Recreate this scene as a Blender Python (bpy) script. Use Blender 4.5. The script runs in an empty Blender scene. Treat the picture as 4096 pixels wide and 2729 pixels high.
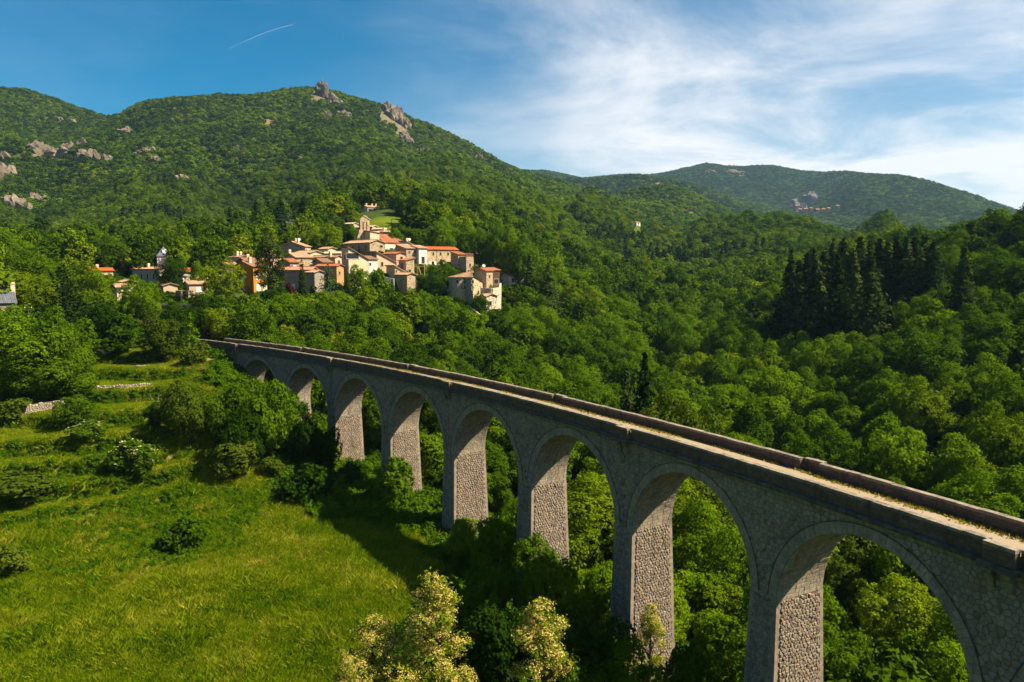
import bpy, math, random
import numpy as np
from mathutils import Matrix, Vector

# ------------------------------------------------------------------ camera, world, sun, exposure
SCN = bpy.context.scene
ZC = 60.0                                   # height of the drone above the local datum
F_PX, PITCH, ROLL = 741.5, 0.1003, -0.0033  # focal length in pixels of a 1024 px wide frame
cam_d = bpy.data.cameras.new('camera'); cam = bpy.data.objects.new('camera', cam_d)
SCN.collection.objects.link(cam); SCN.camera = cam
cam_d.sensor_width = 36.0; cam_d.lens = 36.0 * F_PX / 1024.0
cam_d.clip_start = 0.5; cam_d.clip_end = 60000.0
cam.location = (0, 0, ZC)
cam.rotation_euler = (Matrix.Rotation(math.pi / 2 - PITCH, 3, 'X') @ Matrix.Rotation(ROLL, 3, 'Z')).to_euler()

SUN_AZ, SUN_EL = math.radians(97.0), math.radians(47.5)   # azimuth clockwise from +Y
sun_d = bpy.data.lights.new('sun', 'SUN'); sun = bpy.data.objects.new('sun', sun_d)
SCN.collection.objects.link(sun)
sun_d.energy = 5.0; sun_d.angle = math.radians(0.5); sun_d.color = (1.0, 0.84, 0.58)
to_sun = Vector((math.sin(SUN_AZ) * math.cos(SUN_EL), math.cos(SUN_AZ) * math.cos(SUN_EL), math.sin(SUN_EL)))
sun.rotation_euler = to_sun.to_track_quat('Z', 'Y').to_euler(); sun.location = to_sun * 300 + Vector((0, 0, ZC))

CLOUD = 7.2
def make_world():
    w = bpy.data.worlds.new('World'); SCN.world = w; w.use_nodes = True
    nt = w.node_tree; N = nt.nodes; L = nt.links; N.clear()
    def nd(t, **k):
        n = N.new(t)
        for a, b in k.items(): setattr(n, a, b)
        return n
    out = nd('ShaderNodeOutputWorld'); bg = nd('ShaderNodeBackground'); L.new(bg.outputs[0], out.inputs[0])
    bg.inputs[1].default_value = 0.05
    sky = nd('ShaderNodeTexSky', sky_type='NISHITA'); sky.sun_disc = False
    sky.sun_elevation = SUN_EL; sky.sun_rotation = SUN_AZ
    sky.altitude = 400; sky.air_density = 1.0; sky.dust_density = 0.9; sky.ozone_density = 2.2
    hs = nd('ShaderNodeHueSaturation'); hs.inputs['Saturation'].default_value = 2.4; hs.inputs['Value'].default_value = 0.80
    hs.inputs['Hue'].default_value = 0.488
    L.new(sky.outputs[0], hs.inputs['Color'])
    tc = nd('ShaderNodeTexCoord'); sep = nd('ShaderNodeSeparateXYZ'); L.new(tc.outputs['Generated'], sep.inputs[0])
    def math_(op, a, b=None, clamp=False):
        n = nd('ShaderNodeMath', operation=op); n.use_clamp = clamp
        for i, x in enumerate((a, b)):
            if x is None: continue
            if isinstance(x, (int, float)): n.inputs[i].default_value = x
            else: L.new(x, n.inputs[i])
        return n.outputs[0]
    def smooth(x, a, b):
        n = nd('ShaderNodeMapRange', interpolation_type='SMOOTHSTEP'); L.new(x, n.inputs[0])
        n.inputs[1].default_value = a; n.inputs[2].default_value = b; return n.outputs[0]
    zz = math_('ADD', math_('MAXIMUM', sep.outputs[2], 0.0), 0.16)
    px = math_('DIVIDE', sep.outputs[0], zz); py = math_('DIVIDE', sep.outputs[1], zz)
    comb = nd('ShaderNodeCombineXYZ'); L.new(px, comb.inputs[0]); L.new(py, comb.inputs[1])
    def noise(scale, rot, sc, det, rough, dist, loc=(0, 0, 0)):
        m = nd('ShaderNodeMapping'); m.inputs['Rotation'].default_value = (0, 0, rot); m.inputs['Scale'].default_value = sc
        m.inputs['Location'].default_value = loc
        L.new(comb.outputs[0], m.inputs[0])
        n = nd('ShaderNodeTexNoise'); n.inputs['Scale'].default_value = scale; n.inputs['Detail'].default_value = det
        n.inputs['Roughness'].default_value = rough; n.inputs['Distortion'].default_value = dist
        L.new(m.outputs[0], n.inputs['Vector']); return n.outputs[0]
    warp = noise(0.8, 0.0, (1.0, 1.0, 1.0), 3, 0.5, 0.0, (5.2, 1.3, 0))
    n1 = noise(1.25, 0.35, (1.0, 1.0, 1.0), 12, 0.60, 0.45, (3.4, 0.9, 0))          # mottled cirrus
    n2 = noise(0.9, -0.55, (0.5, 2.2, 1.0), 9, 0.62, 1.1, (1.9, 0.5, 0))           # long streaks
    big = noise(0.35, 0.2, (1.0, 1.0, 1.0), 3, 0.5, 0.4, (0.35, 2.6, 0))
    # thin high cloud lies over the valley to the right of the mountain and thins out to the left
    side = smooth(math_('ADD', px, math_('MULTIPLY', math_('SUBTRACT', warp, 0.5), 1.3)), -0.75, 0.75)
    low = smooth(sep.outputs[2], 0.30, 0.06)     # longer path through the veil near the horizon
    a = math_('ADD', math_('MULTIPLY', n1, 0.84), math_('MULTIPLY', n2, 0.16))
    a = math_('ADD', a, math_('MULTIPLY', math_('SUBTRACT', big, 0.5), 0.55))
    a = math_('ADD', a, math_('MULTIPLY', low, 0.10))
    puffs = smooth(a, 0.37, 0.72)
    d = math_('MULTIPLY', side, math_('ADD', math_('ADD', math_('MULTIPLY', puffs, 0.85), 0.15), math_('MULTIPLY', low, 0.28)), True)
    d = math_('MULTIPLY', math_('MAXIMUM', d, math_('MULTIPLY', puffs, 0.06)), smooth(sep.outputs[2], -0.03, 0.01))
    mix = nd('ShaderNodeMix', data_type='RGBA'); L.new(d, mix.inputs[0]); L.new(hs.outputs[0], mix.inputs[6])
    mix.inputs[7].default_value = (CLOUD, CLOUD * 1.01, CLOUD * 1.04, 1)
    L.new(mix.outputs[2], bg.inputs[0])
make_world()
vs = SCN.view_settings; vs.view_transform = 'Standard'; vs.look = 'None'; vs.exposure = 1.48; vs.gamma = 1.0; vs.use_curve_mapping = False
cy = SCN.cycles
cy.max_bounces = 5; cy.diffuse_bounces = 1; cy.glossy_bounces = 1; cy.transmission_bounces = 2; cy.volume_bounces = 1; cy.transparent_max_bounces = 4
cy.use_denoising = True; cy.caustics_reflective = False; cy.caustics_refractive = False
try: cy.denoiser = 'OPENIMAGEDENOISE'
except Exception: pass
cy.use_adaptive_sampling = False; cy.sample_clamp_indirect = 4.0

# ------------------------------------------------------------------ pixel <-> place helpers (a surveyor's tools)
def ray(u, v):
    x, y = u - 512.0, v - 341.0
    cr, sr = math.cos(ROLL), math.sin(ROLL)
    a, b = (cr * x + sr * y) / F_PX, (sr * x - cr * y) / F_PX
    c, s = math.cos(PITCH), math.sin(PITCH)
    return a, c + b * s, -s + b * c
def at(u, v, d):
    """point seen in direction (u, v) at horizontal distance d"""
    x, y, z = ray(u, v); k = d / math.hypot(x, y)
    return Vector((x * k, y * k, ZC + z * k))
def proj(x, y, z):
    z = z - ZC; c, s = math.cos(PITCH), math.sin(PITCH)
    d = y * c - z * s; w = y * s + z * c
    px, py = x / d * F_PX, -w / d * F_PX
    cr, sr = math.cos(ROLL), math.sin(ROLL)
    return 512 + cr * px - sr * py, 341 + sr * px + cr * py
def u_az(u): return math.atan2(u - 512.0, F_PX * math.cos(PITCH) + 75 * math.sin(PITCH))

# ------------------------------------------------------------------ object helpers
C = SCN.collection
ORG = {}
def thing(name, label, cat, loc, group=None):
    o = bpy.data.objects.new(name, None); C.objects.link(o); o.location = loc; o.empty_display_size = 0.5
    o['label'] = label; o['category'] = cat
    if group: o['group'] = group
    ORG[o.name] = Vector(loc)
    return o
def tag(o, label=None, cat=None, group=None, kind=None):
    for k, v in (('label', label), ('category', cat), ('group', group), ('kind', kind)):
        if v: o[k] = v
    return o
def to_mesh(name, V, F, mat=None, attr=None, smooth=False):
    me = bpy.data.meshes.new(name)
    V = np.asarray(V, dtype=np.float32).reshape(-1, 3)
    if isinstance(F, np.ndarray):
        m, k = F.shape
        me.vertices.add(len(V)); me.vertices.foreach_set('co', V.ravel())
        me.loops.add(m * k); me.loops.foreach_set('vertex_index', F.astype(np.int32).ravel())
        me.polygons.add(m); me.polygons.foreach_set('loop_start', np.arange(0, m * k, k, dtype=np.int32))
        try: me.polygons.foreach_set('loop_total', np.full(m, k, dtype=np.int32))
        except Exception: pass
        me.update(calc_edges=True)
    else:
        me.from_pydata(V.tolist(), [], F); me.update()
    if mat is not None:
        for mm in (mat if isinstance(mat, (list, tuple)) else [mat]): me.materials.append(mm)
    if attr:
        for k, val in attr.items():
            at_ = me.attributes.new(k, 'FLOAT', 'POINT'); at_.data.foreach_set('value', np.asarray(val, dtype=np.float32))
    if smooth: me.polygons.foreach_set('use_smooth', np.ones(len(me.polygons), dtype=bool))
    return me
def link(name, me, parent=None, loc=None, mw=None):
    o = bpy.data.objects.new(name, me); C.objects.link(o)
    if parent is not None: o.parent = parent; ORG[o.name] = ORG.get(parent.name, Vector((0, 0, 0)))
    if loc is not None: o.location = loc
    if mw is not None: o.matrix_local = mw
    return o
def part(name, V, F, mat, parent=None, attr=None, smooth=False):
    V = np.asarray(V, dtype=np.float64).reshape(-1, 3)
    if parent is not None: V = V - np.array(ORG.get(parent.name, (0, 0, 0)))
    return link(name, to_mesh(name, V, F, mat, attr, smooth), parent)
class MB:
    """collects simple solids into one mesh"""
    def __init__(s): s.V = []; s.F = []; s.A = []
    def add(s, V, F, a=0.0):
        n = len(s.V); s.V += [tuple(map(float, v)) for v in V]; s.F += [tuple(i + n for i in f) for f in F]; s.A += [a] * len(V); return s
    def box(s, o, ax, ay, az, a=0.0):
        """box from corner o along three edge vectors"""
        o, ax, ay, az = map(np.asarray, (o, ax, ay, az))
        V = [o, o + ax, o + ax + ay, o + ay, o + az, o + ax + az, o + ax + ay + az, o + ay + az]
        return s.add(V, [(0, 3, 2, 1), (4, 5, 6, 7), (0, 1, 5, 4), (1, 2, 6, 5), (2, 3, 7, 6), (3, 0, 4, 7)], a)
    def tube(s, pts, rad, n=6, a=0.0):
        pts = [np.asarray(p, float) for p in pts]; V = []; F = []
        for i, p in enumerate(pts):
            t = pts[min(i + 1, len(pts) - 1)] - pts[max(i - 1, 0)]; t = t / (np.linalg.norm(t) + 1e-9)
            x = np.cross(t, (0.31, 0.95, 0.02)); x /= np.linalg.norm(x) + 1e-9; y = np.cross(t, x)
            r = rad[i] if hasattr(rad, '__len__') else rad
            for k in range(n):
                w = 2 * math.pi * k / n; V.append(p + r * (math.cos(w) * x + math.sin(w) * y))
        for i in range(len(pts) - 1):
            for k in range(n): F.append((i * n + k, i * n + (k + 1) % n, (i + 1) * n + (k + 1) % n, (i + 1) * n + k))
        F.append(tuple(range(n - 1, -1, -1))); F.append(tuple((len(pts) - 1) * n + k for k in range(n)))
        return s.add(V, F, a)
    def build(s, name, mat, parent=None, smooth=False): return part(name, s.V, s.F, mat, parent, {'v': s.A}, smooth)

# ------------------------------------------------------------------ materials
def nodes(name):
    m = bpy.data.materials.new(name); m.use_nodes = True; nt = m.node_tree; nt.nodes.clear()
    out = nt.nodes.new('ShaderNodeOutputMaterial'); return m, nt, out
def N_(nt, t, ins=None, **k):
    n = nt.nodes.new(t)
    for a, b in k.items(): setattr(n, a, b)
    for a, b in (ins or {}).items():
        if hasattr(b, 'is_linked') or isinstance(b, bpy.types.NodeSocket): nt.links.new(b, n.inputs[a])
        else: n.inputs[a].default_value = b
    return n
def ramp(nt, fac, stops, interp='LINEAR'):
    r = nt.nodes.new('ShaderNodeValToRGB'); nt.links.new(fac, r.inputs[0]); cr = r.color_ramp; cr.interpolation = interp
    while len(cr.elements) < len(stops): cr.elements.new(0.5)
    for e, (p, c) in zip(cr.elements, stops): e.position = p; e.color = (*c, 1) if len(c) == 3 else c
    return r.outputs[0]
def mixc(nt, fac, a, b, mode='MIX'):
    n = nt.nodes.new('ShaderNodeMix'); n.data_type = 'RGBA'; n.blend_type = mode
    for i, x in ((0, fac), (6, a), (7, b)):
        if isinstance(x, bpy.types.NodeSocket): nt.links.new(x, n.inputs[i])
        else: n.inputs[i].default_value = x if i == 0 else (*x, 1)
    return n.outputs[2]
def mth(nt, op, a, b=0.0, clamp=False):
    n = nt.nodes.new('ShaderNodeMath'); n.operation = op; n.use_clamp = clamp
    for i, x in enumerate((a, b)):
        if isinstance(x, bpy.types.NodeSocket): nt.links.new(x, n.inputs[i])
        else: n.inputs[i].default_value = x
    return n.outputs[0]
def noise(nt, scale, det=4, rough=0.6, vec=None, dist=0.0):
    n = N_(nt, 'ShaderNodeTexNoise', {'Scale': scale, 'Detail': det, 'Roughness': rough, 'Distortion': dist})
    if vec is None: vec = N_(nt, 'ShaderNodeNewGeometry').outputs['Position']
    nt.links.new(vec, n.inputs['Vector']); return n.outputs[0]
def vary(nt):
    """one number per piece: its own attribute plus the object's random number"""
    a = N_(nt, 'ShaderNodeAttribute', attribute_name='v').outputs['Fac']; r = N_(nt, 'ShaderNodeObjectInfo').outputs['Random']
    return mth(nt, 'FRACT', mth(nt, 'ADD', a, r))
ALB = 0.80        # scales base colours down to offset the raised exposure, for deeper shade
def stone_mat(name, stops, nscale=3.0, amount=0.35, bump=0.3, bscale=14.0, rough=0.92, stain=None, dark=0.5, lichen=None):
    m, nt, out = nodes(name)
    col = ramp(nt, vary(nt), stops)
    n1 = noise(nt, nscale, 5, 0.65)
    f = ramp(nt, n1, [(0.3, (1 - amount,) * 3), (0.7, (1 + amount * 0.6,) * 3)])
    col = mixc(nt, 1.0, col, f, 'MULTIPLY')
    n2 = noise(nt, 0.55, 5, 0.7)
    col = mixc(nt, mth(nt, 'MULTIPLY', ramp(nt, n2, [(0.52, (0, 0, 0)), (0.70, (1, 1, 1))]), dark), col, (0.05, 0.045, 0.04))
    mp = N_(nt, 'ShaderNodeMapping', {'Vector': N_(nt, 'ShaderNodeNewGeometry').outputs['Position'], 'Scale': (1.0, 1.0, 0.07)})
    n4 = noise(nt, 1.1, 5, 0.7, mp.outputs[0])
    col = mixc(nt, mth(nt, 'MULTIPLY', ramp(nt, n4, [(0.54, (0, 0, 0)), (0.68, (1, 1, 1))]), dark * 1.1, True), col, (0.045, 0.042, 0.038))
    if lichen:
        n3 = noise(nt, 1.7, 5, 0.7)
        col = mixc(nt, mth(nt, 'MULTIPLY', ramp(nt, n3, [(0.5, (0, 0, 0)), (0.62, (1, 1, 1))]), 0.7), col, lichen)
    if stain:
        la = N_(nt, 'ShaderNodeAttribute', attribute_name='la').outputs['Fac']; ar = N_(nt, 'ShaderNodeAttribute', attribute_name='ar').outputs['Fac']
        vec = N_(nt, 'ShaderNodeCombineXYZ', {0: mth(nt, 'MULTIPLY', la, 5.0), 1: mth(nt, 'MULTIPLY', ar, 0.42), 2: N_(nt, 'ShaderNodeObjectInfo').outputs['Random']}).outputs[0]
        s = N_(nt, 'ShaderNodeTexNoise', {'Scale': 1.0, 'Detail': 5, 'Roughness': 0.7, 'Vector': vec}).outputs[0]
        win = mth(nt, 'MULTIPLY', ramp(nt, mth(nt, 'DIVIDE', ar, 12.0), [(0.0, (0.2,) * 3), (0.10, (1, 1, 1)), (0.45, (1, 1, 1)), (0.7, (0, 0, 0))]), 1.0)
        s = mth(nt, 'MULTIPLY', ramp(nt, s, [(0.58, (0, 0, 0)), (0.68, (1, 1, 1))]), mth(nt, 'MULTIPLY', win, 0.8))
        col = mixc(nt, s, col, stain)
    col = mixc(nt, 1.0, col, (ALB, ALB, ALB), 'MULTIPLY')
    b = N_(nt, 'ShaderNodeBump', {'Strength': bump, 'Distance': 0.06, 'Height': noise(nt, bscale, 6, 0.7)})
    p = N_(nt, 'ShaderNodeBsdfPrincipled', {'Base Color': col, 'Roughness': rough, 'Normal': b.outputs[0]})
    p.inputs['Specular IOR Level'].default_value = 0.25
    nt.links.new(p.outputs[0], out.inputs[0]); return m
def leaf_mat(name, stops, transl=0.35, attr=0.55, tcol=1.25, gloss=0.0, patch=0.0, pscale=0.011):
    m, nt, out = nodes(name)
    a = N_(nt, 'ShaderNodeAttribute', attribute_name='v').outputs['Fac']; r = N_(nt, 'ShaderNodeObjectInfo').outputs['Random']
    fac = mth(nt, 'ADD', mth(nt, 'MULTIPLY', a, attr), mth(nt, 'MULTIPLY', r, 1 - attr))
    if patch: fac = mth(nt, 'ADD', fac, mth(nt, 'MULTIPLY', mth(nt, 'SUBTRACT', noise(nt, pscale, 5, 0.65), 0.5), patch), True)
    col = ramp(nt, fac, stops)
    col = mixc(nt, 1.0, col, (ALB, ALB, ALB * 0.8), 'MULTIPLY')
    d = N_(nt, 'ShaderNodeBsdfDiffuse', {'Color': col})
    t = N_(nt, 'ShaderNodeBsdfTranslucent', {'Color': mixc(nt, 1.0, col, (1.05 * tcol, 1.2 * tcol, 0.3 * tcol), 'MULTIPLY')})
    mx = N_(nt, 'ShaderNodeMixShader', {0: transl, 1: d.outputs[0], 2: t.outputs[0]})
    if gloss:
        g = N_(nt, 'ShaderNodeBsdfGlossy', {'Color': (1, 1, 1, 1), 'Roughness': 0.5})
        mx = N_(nt, 'ShaderNodeMixShader', {0: gloss, 1: mx.outputs[0], 2: g.outputs[0]})
    nt.links.new(mx.outputs[0], out.inputs[0]); return m
def plain_mat(name, col, rough=0.8, var=0.15, nscale=1.5, bump=0.0, spec=0.3, metal=0.0):
    m, nt, out = nodes(name)
    f = ramp(nt, noise(nt, nscale, 5, 0.65), [(0.3, (1 - var,) * 3), (0.7, (1 + var,) * 3)])
    c = mixc(nt, 1.0, mixc(nt, 1.0, col, f, 'MULTIPLY'), (ALB, ALB, ALB), 'MULTIPLY')
    p = N_(nt, 'ShaderNodeBsdfPrincipled', {'Base Color': c, 'Roughness': rough, 'Metallic': metal})
    p.inputs['Specular IOR Level'].default_value = spec
    if bump:
        b = N_(nt, 'ShaderNodeBump', {'Strength': bump, 'Distance': 0.05, 'Height': noise(nt, 9.0, 5, 0.7)}); nt.links.new(b.outputs[0], p.inputs['Normal'])
    nt.links.new(p.outputs[0], out.inputs[0]); return m

RNG = np.random.default_rng(7)
random.seed(7)

# ------------------------------------------------------------------ terrain: one sheet, height by bearing and distance
# rows: distance -> (pixel column, height relative to the camera) for near ground, or (column, pixel row of the canopy) for far ground
ROWS_Z = {
 14: [(0, -38), (512, -40), (1024, -46)],
 45: [(-300, -36), (0, -36), (300, -36.5), (400, -38), (500, -40), (600, -42), (800, -45), (1024, -47), (1400, -46)],
 63: [(-300, -35), (0, -34.8), (200, -34.6), (350, -34), (420, -35), (500, -38), (600, -40), (700, -42.5), (850, -45), (1024, -46)],
 80: [(0, -33.8), (300, -33), (420, -33.6), (500, -36), (600, -39), (700, -41.5), (850, -43), (1024, -44)],
 100: [(0, -31.8), (100, -31.6), (200, -32), (300, -32.8), (400, -33.5), (480, -35), (600, -38), (750, -40.5), (900, -41), (1024, -41)],
 120: [(0, -24.5), (100, -23.4), (200, -25), (250, -27.5), (300, -29.5), (350, -32), (420, -34), (500, -35.5), (620, -38), (750, -39), (900, -38), (1024, -37)],
 148: [(-200, -20), (0, -20), (60, -18.5), (100, -18), (180, -17), (206, -16.5), (225, -18), (242, -21.5), (270, -26), (330, -29), (400, -31), (500, -33.5), (620, -37), (750, -37), (900, -34), (1024, -31)],
 170: [(-200, -14), (0, -14), (100, -14.2), (150, -14.6), (185, -15.4), (215, -15.2), (250, -18), (300, -24), (360, -28), (420, -29), (500, -31), (620, -35), (750, -35), (900, -29), (1024, -25)],
 200: [(-200, -9), (0, -9), (100, -11), (160, -11.5), (220, -11), (300, -15), (400, -19), (450, -21), (500, -22), (560, -27), (620, -33), (700, -34), (800, -30), (900, -24), (1024, -17), (1300, -5)],
 240: [(-200, -6), (0, -6), (100, -7), (200, -6.5), (300, -7), (400, -8), (460, -10), (500, -13), (530, -16), (580, -23), (640, -30), (720, -31), (800, -22), (850, -16), (900, -14), (1024, -4), (1300, 10)],
 290: [(-200, -2), (0, -3), (100, -2), (200, 0), (300, 4), (360, 7), (400, 8), (440, 5), (480, 0), (520, -7), (560, -12), (620, -23), (700, -26), (760, -20), (850, -8), (920, -5), (1024, 5), (1300, 18)],
 350: [(-200, 0), (0, 0), (150, 2), (250, 7), (330, 17), (380, 22), (420, 21), (470, 12), (520, 2), (580, -8), (640, -17), (720, -21), (800, -12), (880, -1), (930, 2), (1024, 14), (1300, 32)],
 450: [(-200, 8), (0, 8), (150, 10), (250, 18), (330, 33), (390, 40), (450, 33), (500, 22), (560, 6), (620, -6), (700, -14), (780, -6), (860, 2), (930, 2), (1024, 14), (1300, 30)],
}
ROWS_V = {
 600: [(-200, 236), (0, 235), (100, 232), (200, 222), (300, 205), (360, 190), (392, 184), (430, 186), (480, 194), (520, 207), (560, 221), (620, 246), (700, 255), (740, 246), (783, 236), (860, 238), (930, 244), (1024, 250)],
 750: [(-200, 222), (0, 222), (100, 215), (200, 200), (300, 182), (350, 180), (392, 186), (450, 182), (520, 192), (560, 203), (620, 227), (660, 240), (700, 234), (740, 227), (783, 223), (850, 226), (920, 234), (1024, 246)],
 1000: [(-200, 190), (0, 190), (100, 180), (200, 160), (300, 150), (350, 150), (400, 155), (450, 160), (500, 172), (520, 179), (560, 187), (600, 200), (640, 214), (690, 224), (740, 233), (790, 240), (1024, 255)],
 1250: [(-200, 140), (0, 142), (60, 152), (112, 142), (200, 124), (300, 113), (322, 112), (370, 124), (420, 140), (480, 163), (518, 172), (560, 181), (590, 193), (620, 205), (660, 202), (700, 216), (740, 232), (800, 245), (1024, 255)],
 1500: [(-200, 120), (0, 125), (60, 128), (95, 127), (112, 124), (126, 116), (140, 107), (165, 102), (200, 101), (240, 99), (270, 95), (290, 90), (310, 87.5), (322, 87), (345, 92), (370, 100), (385, 104), (400, 112), (440, 130), (480, 150), (520, 171), (548, 177), (580, 187), (610, 198), (630, 190), (650, 186), (666, 185), (690, 190), (720, 206), (745, 222), (800, 240), (1024, 255)],
 1900: [(-200, 96), (0, 93.5), (40, 95), (65, 100), (90, 110), (110, 121), (150, 132), (200, 135), (322, 135), (450, 175), (520, 200), (600, 210), (666, 216), (760, 228), (870, 226), (940, 226), (1024, 230)],
 2300: [(-200, 130), (0, 130), (322, 160), (500, 190), (560, 180), (600, 179), (635, 175), (670, 179), (700, 187), (740, 202), (780, 217), (830, 224), (870, 216), (930, 215), (1024, 226)],
 3000: [(0, 190), (520, 185), (600, 192), (700, 196), (770, 205), (800, 206), (830, 192), (850, 179), (866, 175), (900, 178), (940, 189), (970, 198), (1000, 208), (1030, 218), (1100, 230)],
 3800: [(0, 190), (400, 182), (500, 178), (520, 172), (545, 173), (565, 176), (583, 180), (600, 178), (620, 177), (650, 176), (680, 170), (705, 167), (735, 169), (770, 167), (800, 172), (840, 175), (866, 180), (900, 195), (1024, 230)],
 5000: [(0, 205), (1024, 225)],
 9000: [(0, 232), (1024, 240)],
 12500: [(0, 240), (1024, 245)],
}
AZ0 = np.radians(np.concatenate([np.arange(-180, -50, 6.0), np.arange(-50, -38, 1.0), np.arange(-38, 38.01, 0.16), np.arange(39, 50, 1.0), np.arange(50, 181, 6.0)]))
def build_rows():
    D = sorted(list(ROWS_Z) + list(ROWS_V)); Z = []
    fold = np.clip(AZ0, -math.radians(46), math.radians(46))
    for d in D:
        if d in ROWS_Z: az = [u_az(u) for u, _ in ROWS_Z[d]]; z = [q for _, q in ROWS_Z[d]]
        else:
            az = [u_az(u) for u, _ in ROWS_V[d]]; z = []
            for u, v in ROWS_V[d]: z.append(at(u, v, d).z - ZC - (6.5 if d < 3500 else 4.0))
        # soft cubic through the columns
        zz = np.interp(fold, az, z)
        w = 7 if d > 1100 else 15
        k = np.hanning(w + 2)[1:-1]; k /= k.sum(); mid = (AZ0 > -0.8) & (AZ0 < 0.8)
        sm = np.convolve(np.pad(zz, w, mode='edge'), k, 'same')[w:-w]; zz = np.where(mid, sm, zz)
        Z.append(zz)
    return np.array(D, float), np.array(Z)
ROW_D, ROW_H = build_rows()
def pchip_slopes(x, y):
    h = np.diff(x)[:, None]; dl = np.diff(y, axis=0) / h; m = np.zeros_like(y)
    a, b = dl[:-1], dl[1:]; w1 = 2 * h[1:] + h[:-1]; w2 = h[1:] + 2 * h[:-1]
    ok = a * b > 0
    with np.errstate(divide='ignore', invalid='ignore'): m[1:-1] = np.where(ok, (w1 + w2) / (w1 / a + w2 / b), 0)
    m[0], m[-1] = dl[0], dl[-1]; return m
LX = np.log(ROW_D); ROW_M = pchip_slopes(LX, ROW_H)
_tab = np.random.default_rng(3).random((256, 256))
def vnoise(x, y):
    xi = np.floor(x).astype(int); yi = np.floor(y).astype(int); fx = x - xi; fy = y - yi
    fx = fx * fx * (3 - 2 * fx); fy = fy * fy * (3 - 2 * fy)
    g = lambda i, j: _tab[i & 255, j & 255]
    return (g(xi, yi) * (1 - fx) + g(xi + 1, yi) * fx) * (1 - fy) + (g(xi, yi + 1) * (1 - fx) + g(xi + 1, yi + 1) * fx) * fy
def fbm(x, y, o=4):
    r = 0; a = 0.5
    for i in range(o): r = r + a * (vnoise(x * 2 ** i + 17.3 * i, y * 2 ** i - 9.1 * i) - 0.5); a *= 0.55
    return r
def sstep(x, a, b):
    t = np.clip((x - a) / (b - a), 0, 1); return t * t * (3 - 2 * t)
PADS = []          # levelled ground under buildings: (x, y, radius, z)
def ground(x, y):
    """terrain height (absolute) at world x, y (arrays)"""
    x = np.atleast_1d(np.asarray(x, float)); y = np.atleast_1d(np.asarray(y, float))
    d = np.clip(np.hypot(x, y), 14.0, 12499.0); az = np.arctan2(x, y); l = np.log(d)
    i = np.clip(np.searchsorted(LX, l, side='right') - 1, 0, len(LX) - 2)
    j = np.clip(np.searchsorted(AZ0, az, side='right') - 1, 0, len(AZ0) - 2); fa = np.clip((az - AZ0[j]) / (AZ0[j + 1] - AZ0[j]), 0, 1)
    def col(jj):
        h = LX[i + 1] - LX[i]; t = (l - LX[i]) / h
        return (ROW_H[i, jj] * (1 + 2 * t) * (1 - t) ** 2 + ROW_M[i, jj] * h * t * (1 - t) ** 2 + ROW_H[i + 1, jj] * t * t * (3 - 2 * t) + ROW_M[i + 1, jj] * h * t * t * (t - 1))
    z = col(j) * (1 - fa) + col(j + 1) * fa
    # gullies and knolls on the mountains, small bumps near by
    z = z + fbm(x / 190.0, y / 190.0, 4) * np.clip((d - 420) / 600, 0, 1) * 30 * np.clip(d / 1500, .4, 1.0)
    # spurs and gullies running down the mountain side, fading out towards the crest and the foot
    gw = sstep(d, 480, 800) * (1 - sstep(d, 1180, 1460)); wob = fbm(x / 260.0 + 9, y / 260.0, 3) * 1.3
    z = z + (np.abs(fbm(az * 9.0 + wob * .55 + 3.3, np.log(d) * 1.1 + wob * .3, 3)) * 2 - .22) * -62 * gw
    z = z + fbm(x / 14.0, y / 14.0, 3) * 0.9 * sstep(d, 50, 70)
    # dry-stone terraces on the slope left of the viaduct
    u = np.tan(az) * F_PX * 1.0 + 512
    tw = sstep(u, -60, 0) * (1 - sstep(u, 150, 205)) * sstep(d, 103, 107) * (1 - sstep(d, 156, 166))
    st = 2.0; q = (z + fbm(x / 9.0, y / 9.0, 2) * 0.5) / st; qf = q - np.floor(q); zt = (np.floor(q) + sstep(qf, 0.82, 1.0)) * st
    z = z * (1 - tw) + zt * tw
    for (px, py, r, pz) in PADS:
        w = 1 - sstep(np.hypot(x - px, y - py), r, r * 1.7 + 1.5); z = z * (1 - w) + pz * w
    return z + ZC
def gz(x, y): return float(ground(x, y)[0])

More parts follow.
